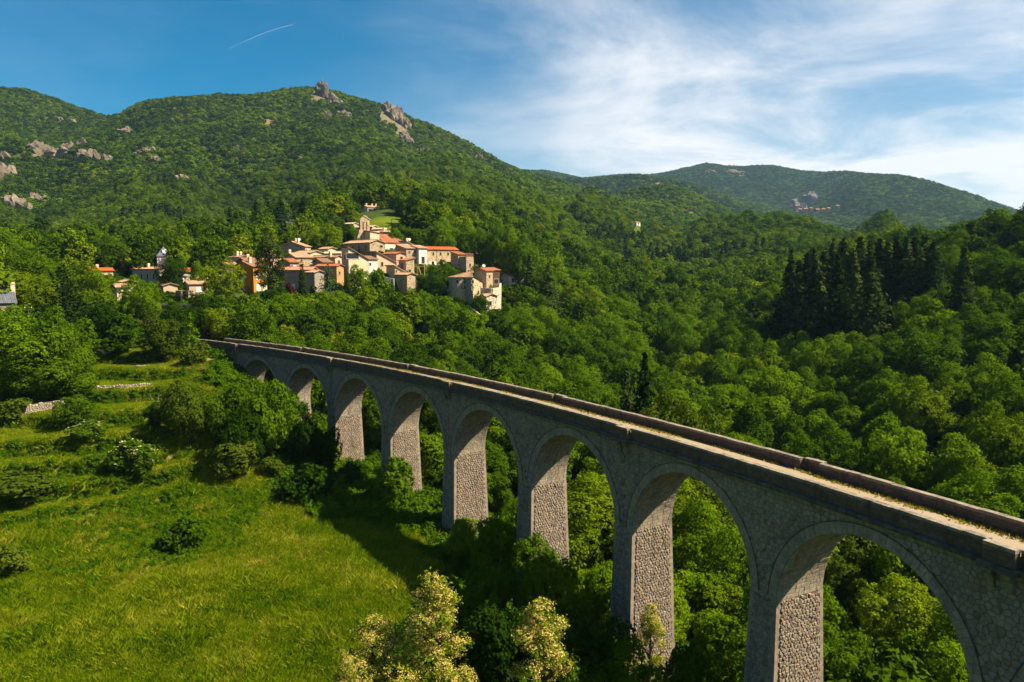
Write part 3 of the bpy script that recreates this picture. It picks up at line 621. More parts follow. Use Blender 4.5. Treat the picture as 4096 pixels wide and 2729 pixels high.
            V = [vmap(s + a, b, zz) for zz in (z + e, z1 - e) for a, b in ((a0, b0), (a1, b0), (a1, b1), (a0, b1))]
            Q.add([tuple(v) for v in V], [(0, 3, 2, 1), (4, 5, 6, 7), (0, 1, 5, 4), (1, 2, 6, 5), (2, 3, 7, 6), (3, 0, 4, 7)], rnd.random())
            z = z1; lv += 1
        o = part('quoins', Q.V, Q.F, M['ashlar'], pier, {'v': Q.A}); o['kind'] = 'stuff'
        if i > 7: continue
        # near face: rough cobbles standing proud
        lim = lambda b: pier_half(b)[1] - 0.42
        st = Stones(); n_single = 0
        for (cx, cy_, P) in rubble_cells(-VW / 2 - 1, VW / 2 + 1, zb, Z_SPR, 0.31, rnd, lambda a, b: abs(a) < lim(b) + 0.1 and zb < b < Z_SPR, lambda a, b: [(lim(b), 0, 1, 0), (-lim(b), 0, -1, 0), (0, Z_SPR - 0.01, 0, 1)]):
            Vs, Fs = stone_solid(cx, cy_, P, 0.11, rnd, 0.017)
            Vw = [tuple(vmap(s - pier_half(b)[0] - o, a, b)) for a, b, o in Vs]; Fs = [f[::-1] for f in Fs]
            if i == 2 and n_single < 150 and cy_ > Z_SPR - 9: part('stone', Vw, Fs, M['rubble'], pier); n_single += 1
            else: st.add(Vw, Fs, rnd.random())
        if st.V: o = part('face_stones', st.V, st.F, M['rubble'], pier, {'v': st.A}); o['kind'] = 'stuff'
        # meadow face: flatter polygonal rubble
        lim2 = lambda b: pier_half(b)[0] - 0.30
        st = Stones()
        for (cx, cy_, P) in rubble_cells(-HALF_P - 1, HALF_P + 1, zb, Z_SPR - 0.2, 0.40, rnd, lambda a, b: abs(a) < lim2(b) + 0.1 and zb < b < Z_SPR - 0.2, lambda a, b: [(lim2(b), 0, 1, 0), (-lim2(b), 0, -1, 0)]):
            Vs, Fs = stone_solid(cx, cy_, P, 0.045, rnd)
            st.add([tuple(vmap(s + a, pier_half(b)[1] + o, b)) for a, b, o in Vs], [f[::-1] for f in Fs], rnd.random())
        o = part('side_stones', st.V, st.F, M['rubble'], pier, {'v': st.A}); o['kind'] = 'stuff'
    # ---- abutment at the hill end
    ss = np.linspace(8 * SP, S_MAX, 14); V = []; F = []
    for s in ss:
        for l in (VW / 2, -VW / 2): V.append(vmap(s, l, Z_SPAN)); V.append(vmap(s, l, Z_SPR - 4))
    for i in range(len(ss) - 1):
        a, b = 4 * i, 4 * i + 4; F += [(a, b, b + 1, a + 1), (a + 2, a + 3, b + 3, b + 2), (a, a + 2, b + 2, b)]
    ab = part('abutment', V, F, M['mortar'], VIA)
    st = Stones()
    for (cx, cy_, P) in rubble_cells(8 * SP, 9.3 * SP, Z_SPR - 1, Z_SPAN, 0.5, rnd, lambda a, b: b < Z_SPAN, lambda a, b: [(0, Z_SPAN - 0.01, 0, 1)]):
        Vs, Fs = stone_solid(cx, cy_, P, 0.045, rnd); st.add([tuple(vmap(a, VW / 2 + o, b)) for a, b, o in Vs], [f[::-1] for f in Fs], rnd.random())
    o = part('abutment_stones', st.V, st.F, M['rubble'], ab, {'v': st.A}); o['kind'] = 'stuff'
    # ---- deck, cornice, moulding
    def sweep(name, prof, mat, s_a, s_b, step=1.0, parent=VIA, jit=0.0):
        n = int((s_b - s_a) / step) + 2; ss = np.linspace(s_a, s_b, n); m = len(prof)
        V = []; F = []; A = []
        for q, s in enumerate(ss):
            j = rnd.uniform(-jit, jit); a = rnd.random()
            for l, z in prof: V.append(vmap(s, l + j * (1 if l > 0 else -1), z + j * 0.4)); A.append(a)
        for q in range(n - 1):
            for p in range(m): F.append((q * m + p, q * m + (p + 1) % m, (q + 1) * m + (p + 1) % m, (q + 1) * m + p))
        F.append(tuple(range(m))); F.append(tuple((n - 1) * m + p for p in range(m - 1, -1, -1)))
        return part(name, V, F, mat, parent, {'v': A})
    hw = VW / 2; tp = 0.40
    sweep('deck', [(hw - 0.1, Z_DECK + 0.56), (hw - 0.1, Z_DECK - 0.5), (-hw + 0.1, Z_DECK - 0.5), (-hw + 0.1, Z_DECK + 0.02), (-hw + 1.2, Z_DECK + 0.20)], M['ballast'], S_MIN, S_MAX + 60, 1.0)
    for sg in (1, -1):
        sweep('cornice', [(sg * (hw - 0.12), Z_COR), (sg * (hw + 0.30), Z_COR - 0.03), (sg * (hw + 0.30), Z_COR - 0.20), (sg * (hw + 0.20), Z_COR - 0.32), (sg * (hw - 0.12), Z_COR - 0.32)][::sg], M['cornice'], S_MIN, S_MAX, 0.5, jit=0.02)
        sweep('moulding', [(sg * (hw - 0.10), Z_COR - 0.325), (sg * (hw + 0.14), Z_COR - 0.325), (sg * (hw + 0.12), Z_COR - 0.5), (sg * (hw + 0.06), Z_SPAN - 0.003), (sg * (hw - 0.10), Z_SPAN - 0.003)][::sg], M['mould'], S_MIN, S_MAX, 0.7, jit=0.01)
    # ---- parapets: two or three courses of dressed blocks and a coping; refuges jut out over alternate piers
    bulg, rl = 0.42, 1.70
    for sg in (1, -1):
        pp = part('parapet', [vmap(S_MIN, sg * (hw - tp), Z_DECK), vmap(S_MIN + 0.05, sg * (hw - tp), Z_DECK), vmap(S_MIN + 0.05, sg * (hw - tp), Z_DECK + 0.05)], [(0, 1, 2)], M['mortar'], VIA)
        ref = [k * SP for k in range(-2, 10) if (k % 2 == 0) == (sg > 0)]
        end = S_MAX if sg > 0 else 8.72 * SP
        mass = MB(); n1 = 0
        segs = []; cur = S_MIN
        for r in ref:
            if r - rl / 2 > cur: segs.append((cur, r - rl / 2, 0.0))
            segs.append((r - rl / 2, r + rl / 2, bulg)); cur = r + rl / 2
        segs.append((cur, end, 0.0))
        courses = [(0.0, 0.27), (0.27, 0.53), (0.53, 0.79), (0.79, 1.0)]
        for (a, b, off) in segs:
            if a >= end: continue
            b = min(b, end)
            # rubble core behind the blocks' joints
            q0, q1 = sg * (hw - tp + 0.03 + off), sg * (hw - 0.03 + off)
            nn = max(2, int((b - a) / 1.2)); S_ = np.linspace(a + (0.0 if not off else 0.03), b - (0.0 if not off else 0.03), nn); V = []; F = []
            for s in S_: V += [vmap(s, q0, Z_COR), vmap(s, q1, Z_COR), vmap(s, q1, Z_TOP - 0.06), vmap(s, q0, Z_TOP - 0.06)]
            for q in range(nn - 1):
                for p in range(4): F.append((4 * q + p, 4 * q + (p + 1) % 4, 4 * q + 4 + (p + 1) % 4, 4 * q + 4 + p))
            mass.add(V, F, 0.3)
            for ci, (z0, z1) in enumerate(courses):
                cop = ci == 3; s = a + (0 if off else -rnd.uniform(0, 0.0))
                while s < b - 0.05:
                    ln = min(rnd.uniform(0.9, 1.5) if cop else rnd.uniform(0.55, 1.15), b - s)
                    if b - s - ln < 0.25: ln = b - s
                    e = 0.013; ex = 0.025 if cop else rnd.uniform(-0.006, 0.012)
                    la, lb = sg * (hw - tp + off - ex), sg * (hw + off + ex)
                    zt1 = Z_DECK + z1 + (rnd.uniform(-0.03, 0.015) if cop else -0.008)
                    V = []
                    for zz in (Z_DECK + z0 + e - (0.02 if ci == 0 else 0), zt1):
                        for t, l in ((s + e, la), (s + ln - e, la), (s + ln - e, lb), (s + e, lb)): V.append(vmap(t, l, zz))
                    Fb = [(0, 3, 2, 1), (4, 5, 6, 7), (0, 1, 5, 4), (1, 2, 6, 5), (2, 3, 7, 6), (3, 0, 4, 7)]
                    if sg < 0: Fb = [f[::-1] for f in Fb]
                    mat = M['coping'] if cop else M['parapet']
                    if -0.35 * SP < s < (3.2 if sg > 0 else 3.6) * SP and n1 < 150: part('coping_block' if cop else 'block', V, Fb, mat, pp); n1 += 1
                    elif cop: COP[sg].add(V, Fb, rnd.random())
                    else: mass.add(V, Fb, rnd.random())
                    s += ln
        tag(mass.build('parapet_blocks', M['parapet'], pp), kind='stuff'); tag(COP[sg].build('coping_blocks', M['coping'], pp), kind='stuff')
        # corbels and bracket slab under each refuge
        for r in ref:
            sl = MB()
            V = [vmap(r + a, sg * b, z) for z in (Z_COR - 0.34, Z_COR - 0.004) for a, b in ((-rl / 2 - 0.14, hw + 0.05), (rl / 2 + 0.14, hw + 0.05), (rl / 2 + 0.14, hw + bulg + 0.22), (-rl / 2 - 0.14, hw + bulg + 0.22))]
            sl.add(V, [(0, 3, 2, 1), (4, 5, 6, 7), (0, 1, 5, 4), (1, 2, 6, 5), (2, 3, 7, 6), (3, 0, 4, 7)], 0.5)
            slab = sl.build('refuge_slab', M['cornice'], VIA)
            for c in (-0.5, 0.5):
                cb = MB(); w = 0.24; prof = [(0.02, 0), (bulg + 0.14, 0), (bulg + 0.14, -0.22), (bulg * 0.75, -0.45), (0.26, -0.78), (0.20, -1.02), (0.02, -1.10)]
                V = [vmap(r + c - w, sg * (hw + l), Z_COR - 0.345 + z) for l, z in prof] + [vmap(r + c + w, sg * (hw + l), Z_COR - 0.345 + z) for l, z in prof]
                m = len(prof); F = [tuple(range(m)), tuple(range(2 * m - 1, m - 1, -1))] + [(p, (p + 1) % m, m + (p + 1) % m, m + p) for p in range(m)]
                cb.add(V, F, 0.4); cb.build('corbel', M['mould'], slab)
    # ---- dry grass verge along the valley-side parapet: uncountable tufts
    V = []; F = []; A = []
    for q in range(16000):
        s = rnd.uniform(S_MIN + 20, 8.8 * SP); l = -hw + tp + abs(rnd.gauss(0.25, 0.55))
        if l > hw - tp - 0.1 or fbm(np.array([s / 3.0]), np.array([l / 0.8]))[0] < -0.12 + 0.18 * (l + hw - tp - 0.4): continue
        p = vmap(s, l, Z_DECK + 0.01 + 0.15 * (l + hw)); h = rnd.uniform(0.04, 0.22); w = rnd.uniform(0.04, 0.12); t = rnd.uniform(0, 6.28); n = len(V)
        V += [p + np.array((math.cos(t) * w, math.sin(t) * w, 0)), p - np.array((math.cos(t) * w, math.sin(t) * w, 0)), p + np.array((rnd.gauss(0, .06), rnd.gauss(0, .06), h))]; F.append((n, n + 1, n + 2)); A += [rnd.random()] * 3
    o = part('verge_grass', V, F, M['drygrass'], VIA, {'v': A}); o['kind'] = 'stuff'
COP = {1: MB(), -1: MB()}
def ballast_mat():
    m, nt, out = nodes('gravel_track')
    n = noise(nt, 22.0, 6, 0.7); n2 = noise(nt, 0.7, 4, 0.6)
    col = ramp(nt, n, [(0.3, (0.20, 0.155, 0.11)), (0.7, (0.36, 0.29, 0.215))])
    col = mixc(nt, ramp(nt, n2, [(0.5, (0, 0, 0)), (0.7, (1, 1, 1))]), col, (0.25, 0.19, 0.09))
    b = N_(nt, 'ShaderNodeBump', {'Strength': 0.5, 'Distance': 0.05, 'Height': n})
    col = mixc(nt, 1.0, col, (ALB, ALB, ALB), 'MULTIPLY'); p = N_(nt, 'ShaderNodeBsdfPrincipled', {'Base Color': col, 'Roughness': 0.95, 'Normal': b.outputs[0]}); nt.links.new(p.outputs[0], out.inputs[0]); return m
M['ballast'] = ballast_mat()
M['drygrass'] = leaf_mat('dry_grass', [(0.0, (0.30, 0.20, 0.045)), (0.5, (0.36, 0.25, 0.06)), (0.8, (0.22, 0.22, 0.05)), (1.0, (0.10, 0.15, 0.03))], 0.3, 1.0)
build_viaduct()

# ------------------------------------------------------------------ the ground sheet
def terrain_mat():
    m, nt, out = nodes('ground_cover')
    def att(n): return N_(nt, 'ShaderNodeAttribute', attribute_name=n).outputs['Fac']
    pos = N_(nt, 'ShaderNodeNewGeometry').outputs['Position']
    n1 = noise(nt, 0.08, 6, 0.65); n2 = noise(nt, 0.9, 5, 0.7); n3 = noise(nt, 0.012, 5, 0.6)
    forest = ramp(nt, n1, [(0.3, (0.030, 0.042, 0.012)), (0.5, (0.045, 0.070, 0.016)), (0.7, (0.06, 0.085, 0.02))])
    grass = ramp(nt, n2, [(0.25, (0.05, 0.095, 0.004)), (0.5, (0.09, 0.145, 0.006)), (0.75, (0.15, 0.19, 0.012))])
    grass = mixc(nt, ramp(nt, n1, [(0.4, (0, 0, 0)), (0.65, (1, 1, 1))]), grass, (0.12, 0.16, 0.012))
    soil = ramp(nt, n2, [(0.3, (0.16, 0.105, 0.06)), (0.7, (0.30, 0.22, 0.13))])
    rock = ramp(nt, noise(nt, 0.15, 7, 0.75), [(0.3, (0.08, 0.068, 0.055)), (0.55, (0.16, 0.135, 0.11)), (0.75, (0.23, 0.195, 0.16))])
    col = mixc(nt, att('grass'), forest, grass); col = mixc(nt, att('soil'), col, soil); col = mixc(nt, att('rock'), col, rock); col = mixc(nt, 1.0, col, (ALB, ALB, ALB * 0.8), 'MULTIPLY')
    b = N_(nt, 'ShaderNodeBump', {'Strength': 0.6, 'Distance': 0.5, 'Height': noise(nt, 1.3, 6, 0.7)})
    p = N_(nt, 'ShaderNodeBsdfPrincipled', {'Base Color': col, 'Roughness': 1.0, 'Normal': b.outputs[0]}); p.inputs['Specular IOR Level'].default_value = 0.05
    nt.links.new(p.outputs[0], out.inputs[0]); return m
def pix2ground(u, v, lo=180., hi=4300., add=4.0):
    r = ray(u, v); e = r[2] / math.hypot(r[0], r[1]); dd = np.exp(np.arange(math.log(lo), math.log(hi), .01)); k = 1 / math.hypot(r[0], r[1]); z = ground(r[0] * k * dd, r[1] * k * dd) - ZC + add; i = np.argmax(z / dd >= e); return float(dd[i]) if z[i] / dd[i] >= e else None
# bare rock on the mountain: (column, row, width px, height px)
CRAGS = [(322, 94, 9, 16), (329, 98, 8, 9), (337, 103, 7, 8), (392, 116, 17, 19), (404, 124, 12, 14), (406, 140, 10, 9), (424, 152, 8, 7), (52, 153, 22, 11), (70, 150, 18, 9), (90, 155, 16, 8), (104, 160, 12, 7), (34, 199, 11, 9), (17, 203, 16, 12), (4, 175, 12, 16), (2, 160, 9, 10), (60, 120, 6, 3), (72, 121, 5, 3), (146, 152, 8, 6), (156, 162, 9, 6), (238, 150, 4, 4), (244, 156, 3, 3), (325, 114, 5, 4), (345, 115, 7, 5), (126, 133, 10, 5), (500, 181, 6, 3), (735, 173, 14, 4), (712, 172, 9, 3), (806, 204, 17, 15), (797, 210, 13, 12), (480, 158, 4, 3), (90, 130, 5, 4), (180, 176, 8, 4), (300, 160, 6, 4)]
CR = []
for (u, v, w, h_) in CRAGS:
    d = pix2ground(u, v, 500.)
    if d: CR.append((u, v, w, h_, d))
# open patches: (u, v or None, d, half-width m, half-depth m, kind)
CLEAR = [('grass', 384, 338.0, 11, 24), ('grass', 393, 350.0, 6, 12), ('heath', 1010, 345.0, 45, 40), ('soil', 612, 820.0, 16, 22), ('grass', 690, 640.0, 22, 14), ('soil', 675, 600.0, 14, 8),
         ('grass', 140, 335.0, 26, 10), ('grass', 118, 300.0, 16, 8), ('soil', 470, 590.0, 12, 10), ('grass', 520, 560.0, 18, 10), ('grass', 610, 760, 30, 12), ('soil', 340, 640.0, 18, 22), ('grass', 762, 470.0, 14, 8), ('soil', 258, 1490.0, 26, 12), ('soil', 272, 1490.0, 20, 12), ('soil', 20, 1880.0, 40, 16)]
ROCKS = []   # filled below: (u, v, d, half-width px, half-height px)
def masks(x, y):
    d = np.hypot(x, y); az = np.arctan2(x, y); u = np.tan(az) * F_PX + 512
    nz = fbm(x / 7.0, y / 7.0, 3)
    # meadow and terraces on the near left, ending at the trees along the viaduct
    edge = np.interp(d, [30, 55, 63, 75, 90, 100, 115, 135, 170], [330, 360, 372, 415, 440, 300, 250, 215, 190])
    g = sstep(edge + nz * 60 - u, -12, 12) * (1 - sstep(d + nz * 30, 158, 168))
    s = np.clip(g * sstep(nz + fbm(x / 30, y / 30, 2), 0.16, 0.3) * sstep(d, 104, 112), 0, 1) * 0.8
    r = np.zeros_like(d)
    for k, cu, cd, hw_, hd in CLEAR:
        p = at(cu, 266, cd); q = ((x - p.x) / hw_) ** 2 + ((y - p.y) / hd) ** 2; w = 1 - sstep(q + nz * 0.9, 0.6, 1.3)
        if k == 'grass': g = np.maximum(g, w)
        elif k == 'soil': s = np.maximum(s, w * 0.8)
        else: s = np.maximum(s, w * 0.5); g = np.maximum(g, w * 0.6)
    s = np.maximum(s, sstep(fbm(x / 60, y / 60, 3), .24, .30) * .75 * sstep(d, 430, 520) * (1 - sstep(d, 2500, 3200)))
    for (cu, cv, cw, ch, cd) in CR:
        q = ((u - cu) / (cw * .75)) ** 2 + ((d - cd) / max(22, ch * cd / F_PX * 2.2)) ** 2; r = np.maximum(r, (1 - sstep(q + nz * 1.2, .5, 1.3)))
    return g, s, r
def build_ground():
    dd = np.concatenate([[6.0, 14.0], np.exp(np.arange(math.log(18), math.log(95), 0.016)), np.exp(np.arange(math.log(95), math.log(175), 0.0055)), np.exp(np.arange(math.log(175), math.log(5200), 0.014)), [6000, 7000, 8500, 10000, 12400]])
    azs = AZ0[::1]; A, D = np.meshgrid(azs, dd)
    x = (np.sin(A) * D).ravel(); y = (np.cos(A) * D).ravel(); z = ground(x, y)
    n, m = D.shape; i = np.arange(n - 1)[:, None] * m + np.arange(m - 1)[None, :]
    Fq = np.stack([i, i + 1, i + m + 1, i + m], -1).reshape(-1, 4)
    g, s, r = masks(x, y)
    o = part('ground', np.stack([x, y, z], -1), Fq[:, ::-1], terrain_mat(), None, {'grass': g, 'soil': s, 'rock': r}, True)
    tag(o, 'wooded valley ground with meadow, terraces and mountain slopes', None, None, 'structure')
build_ground()

# ------------------------------------------------------------------ buildings
def wall_mat(name, col, col2, rub=False):
    m, nt, out = nodes(name)
    if rub:
        vo = N_(nt, 'ShaderNodeTexVoronoi', {'Scale': 3.4, 'Randomness': 1.0, 'Vector': N_(nt, 'ShaderNodeNewGeometry').outputs['Position']})
        sep = N_(nt, 'ShaderNodeSeparateColor', {0: vo.outputs['Color']})
        c = mixc(nt, sep.outputs[0], col, col2)
        c = mixc(nt, ramp(nt, mth(nt, 'ADD', sep.outputs[1], mth(nt, 'MULTIPLY', noise(nt, 5.0, 4), 0.3)), [(0.95, (0, 0, 0)), (1.15, (1, 1, 1))]), c, (0.16, 0.12, 0.08))
        ed = N_(nt, 'ShaderNodeTexVoronoi', {'Scale': 3.4, 'Vector': N_(nt, 'ShaderNodeNewGeometry').outputs['Position']}, feature='DISTANCE_TO_EDGE')
        c = mixc(nt, ramp(nt, ed.outputs['Distance'], [(0.03, (0.8,) * 3), (0.12, (0, 0, 0))]), c, tuple(0.7 * q for q in col2))
        hgt = ed.outputs['Distance']; bs, bd = 0.7, 0.15
    else:
        c = mixc(nt, ramp(nt, noise(nt, 0.55, 6, 0.7), [(0.35, (0, 0, 0)), (0.65, (1, 1, 1))]), col, col2)
        c = mixc(nt, ramp(nt, noise(nt, 1.6, 6, 0.75), [(0.55, (0, 0, 0)), (0.75, (0.45,) * 3)]), c, tuple(0.45 * q for q in col))
        hgt = noise(nt, 6.0, 5, 0.7); bs, bd = 0.35, 0.06
    c = mixc(nt, 1.0, c, (ALB, ALB, ALB), 'MULTIPLY')
    b = N_(nt, 'ShaderNodeBump', {'Strength': bs, 'Distance': bd, 'Height': hgt})
    p = N_(nt, 'ShaderNodeBsdfPrincipled', {'Base Color': c, 'Roughness': 0.95, 'Normal': b.outputs[0]}); p.inputs['Specular IOR Level'].default_value = 0.1
    nt.links.new(p.outputs[0], out.inputs[0]); return m
WM = {'cream': wall_mat('render_cream', (0.72, 0.58, 0.40), (0.62, 0.48, 0.32)), 'beige': wall_mat('render_beige', (0.58, 0.45, 0.31), (0.47, 0.36, 0.25)),
      'white': wall_mat('whitewash', (0.78, 0.74, 0.67), (0.68, 0.63, 0.56)), 'whitish': wall_mat('render_whitish', (0.62, 0.60, 0.56), (0.52, 0.50, 0.46)),
      'grey': wall_mat('render_grey', (0.36, 0.31, 0.26), (0.29, 0.25, 0.21)), 'greybeige': wall_mat('render_grey_beige', (0.44, 0.37, 0.29), (0.36, 0.30, 0.24)),
      'ochre': wall_mat('render_ochre', (0.55, 0.24, 0.02), (0.48, 0.20, 0.02)), 'ochre_dull': wall_mat('render_dull_ochre', (0.48, 0.30, 0.14), (0.38, 0.24, 0.12)),
      'rose': wall_mat('render_rose', (0.66, 0.40, 0.28), (0.58, 0.36, 0.26)), 'pinkish': wall_mat('render_pink', (0.74, 0.56, 0.48), (0.66, 0.50, 0.42)), 'pinkbeige': wall_mat('render_pink_beige', (0.52, 0.40, 0.30), (0.46, 0.35, 0.26)),
      'stone': wall_mat('rubble_wall', (0.42, 0.31, 0.20), (0.56, 0.44, 0.30), True), 'stone_pale': wall_mat('rubble_wall_pale', (0.52, 0.39, 0.25), (0.62, 0.48, 0.32), True),
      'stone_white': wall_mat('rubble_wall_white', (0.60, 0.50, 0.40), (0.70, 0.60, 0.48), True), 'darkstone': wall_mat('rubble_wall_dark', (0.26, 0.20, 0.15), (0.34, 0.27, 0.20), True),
      'timber': wall_mat('timber_boards', (0.10, 0.065, 0.04), (0.07, 0.045, 0.03))}
def tile_mat(name, a, b, c):
    return stone_mat(name, [(0.0, a), (0.5, b), (1.0, c)], 1.4, 0.3, 0.3, 8.0, dark=0.35)
TM = {'red': tile_mat('tiles_red', (0.32, 0.10, 0.045), (0.39, 0.14, 0.07), (0.35, 0.16, 0.09)), 'redbrown': tile_mat('tiles_red_brown', (0.30, 0.12, 0.07), (0.36, 0.16, 0.10), (0.32, 0.15, 0.1)),
      'tan': tile_mat('tiles_tan', (0.44, 0.27, 0.16), (0.52, 0.34, 0.22), (0.40, 0.24, 0.15)), 'pale': tile_mat('tiles_pale', (0.58, 0.42, 0.28), (0.64, 0.46, 0.32), (0.54, 0.38, 0.26)),
      'brown': tile_mat('tiles_brown', (0.24, 0.13, 0.08), (0.32, 0.18, 0.11), (0.27, 0.16, 0.1)), 'orange': tile_mat('tiles_orange', (0.50, 0.105, 0.02), (0.55, 0.13, 0.03), (0.46, 0.10, 0.025)),
      'salmon': tile_mat('tiles_salmon', (0.56, 0.26, 0.15), (0.60, 0.31, 0.19), (0.52, 0.25, 0.15)), 'rosetile': tile_mat('tiles_rose', (0.52, 0.20, 0.13), (0.58, 0.25, 0.17), (0.48, 0.19, 0.12)),
      'slate': tile_mat('slates', (0.10, 0.115, 0.15), (0.13, 0.145, 0.18), (0.09, 0.10, 0.13))}
PM = {'pane': plain_mat('window_glass', (0.025, 0.028, 0.03), 0.15, 0.1, 1.0, 0, 0.5), 'frame': plain_mat('window_frame_paint', (0.50, 0.42, 0.33), 0.7), 'whitepaint': plain_mat('white_paint', (0.80, 0.80, 0.80), 0.6, 0.05),
      'greywhite': plain_mat('grey_white_paint', (0.62, 0.66, 0.70), 0.6, 0.05), 'red': plain_mat('dark_red_paint', (0.16, 0.018, 0.016), 0.6), 'blue': plain_mat('blue_paint', (0.03, 0.06, 0.30), 0.6), 'green': plain_mat('green_paint', (0.12, 0.30, 0.16), 0.6),
      'metal': plain_mat('zinc', (0.16, 0.15, 0.14), 0.5, 0.1, 2, 0, 0.4, 0.5), 'dish': plain_mat('dish_white', (0.80, 0.79, 0.76), 0.5, 0.04), 'chimney': WM['cream'], 'rail': plain_mat('railing_paint', (0.60, 0.30, 0.26), 0.6), 'wood': plain_mat('weathered_wood', (0.46, 0.28, 0.12), 0.8), 'iron': plain_mat('black_iron', (0.02, 0.02, 0.02), 0.6)}
def v3(p, z): return np.array([p[0], p[1], z])
def ribbed(mb, e0, e1, r0, r1, rnd, step=0.34, amp=0.055, thick=0.16):
    """ribbed canal-tile slope from eave line e0-e1 up to ridge line r0-r1, with a solid underside"""
    e0, e1, r0, r1 = map(np.asarray, (e0, e1, r0, r1)); L = np.linalg.norm(e1 - e0); n = max(2, int(L / step)); nrm = np.cross(e1 - e0, r0 - e0); nrm = nrm / (np.linalg.norm(nrm) + 1e-9)
    if nrm[2] < 0: nrm = -nrm
    rows = 4
    for k in range(n):
        a = rnd.random(); t = [(k + q) / n for q in (0.0, 0.3, 0.7, 1.0)]; V = []; F = []
        for j in range(rows + 1):
            s = j / rows
            for q, tt in enumerate(t): V.append((e0 + (e1 - e0) * tt) * (1 - s) + (r0 + (r1 - r0) * tt) * s + nrm * (amp if q in (1, 2) else 0.0))
        for j in range(rows):
            for q in range(3): F.append((4 * j + q, 4 * j + q + 1, 4 * j + 5 + q, 4 * j + 4 + q))
        mb.add(V, F, a)
    d = nrm * -thick
    mb.add([e0 + d, e1 + d, r1 + d, r0 + d, e0, e1, r1, r0], [(0, 3, 2, 1), (0, 1, 5, 4), (1, 2, 6, 5), (3, 0, 4, 7), (2, 3, 7, 6)], 0.2)
def lathe(mb, c, prof, n=14, a=0.5):
    V = []; F = []
    for r, z in prof:
        for k in range(n): w = 2 * math.pi * k / n; V.append((c[0] + r * math.cos(w), c[1] + r * math.sin(w), c[2] + z))
    for i in range(len(prof) - 1):
        for k in range(n): F.append((i * n + k, i * n + (k + 1) % n, (i + 1) * n + (k + 1) % n, (i + 1) * n + k))
    mb.add(V, F, a)
def window(parent, o, t, n, w, h, style):
    """o: top centre on the wall, t along the wall, n outward"""
    t3, n3, z3 = v3(t, 0), v3(n, 0), np.array((0, 0, 1.0)); tl = np.asarray(o) - t3 * w / 2
    f = MB(); b = 0.10
    f.box(tl - t3 * b + n3 * 0.004, t3 * b, n3 * 0.07, z3 * -h); f.box(tl + t3 * w + n3 * 0.004, t3 * b, n3 * 0.07, z3 * -h)
    f.box(tl - t3 * b + n3 * 0.004, t3 * (w + 2 * b), n3 * 0.07, z3 * b); f.box(tl - t3 * b * 1.4 - z3 * h + n3 * 0.004, t3 * (w + 2.8 * b), n3 * 0.11, z3 * -b)
    closed = style in ('red', 'blue', 'green', 'wclosed', 'wshut')
    win = f.build('window', PM['whitepaint'] if style in ('wclosed', 'ws', 'wshut') else PM['frame'], parent)
    p = MB(); p.box(tl - z3 * h + n3 * 0.006, t3 * w, n3 * 0.018, z3 * h)
    if style in ('loggia',): pass
    else: p.box(tl + t3 * (w / 2 - 0.03) - z3 * h + n3 * 0.024, t3 * 0.06, n3 * 0.02, z3 * h, 0.5)
    p.build('pane', PM['pane'], win)
    if closed:
        m = {'red': 'red', 'blue': 'blue', 'green': 'green', 'wclosed': 'greywhite', 'wshut': 'greywhite'}[style]
        for q in range(2):
            s = MB(); x0 = tl + t3 * (w / 2 * q + 0.015) - z3 * (h - 0.02) + n3 * 0.046
            s.box(x0, t3 * (w / 2 - 0.03), n3 * 0.04, z3 * (h - 0.04))
            s.build('shutter', PM[m], win)
    if style == 'ws':
        for sg in (-1, 1):
            s = MB(); x0 = tl + (t3 * (-w * 0.62 - 0.12) if sg < 0 else t3 * (w + 0.12)) - z3 * (h - 0.02) + n3 * 0.01
            s.box(x0, t3 * w * 0.62, n3 * 0.05, z3 * (h - 0.04)); s.build('shutter', PM['whitepaint'], win)
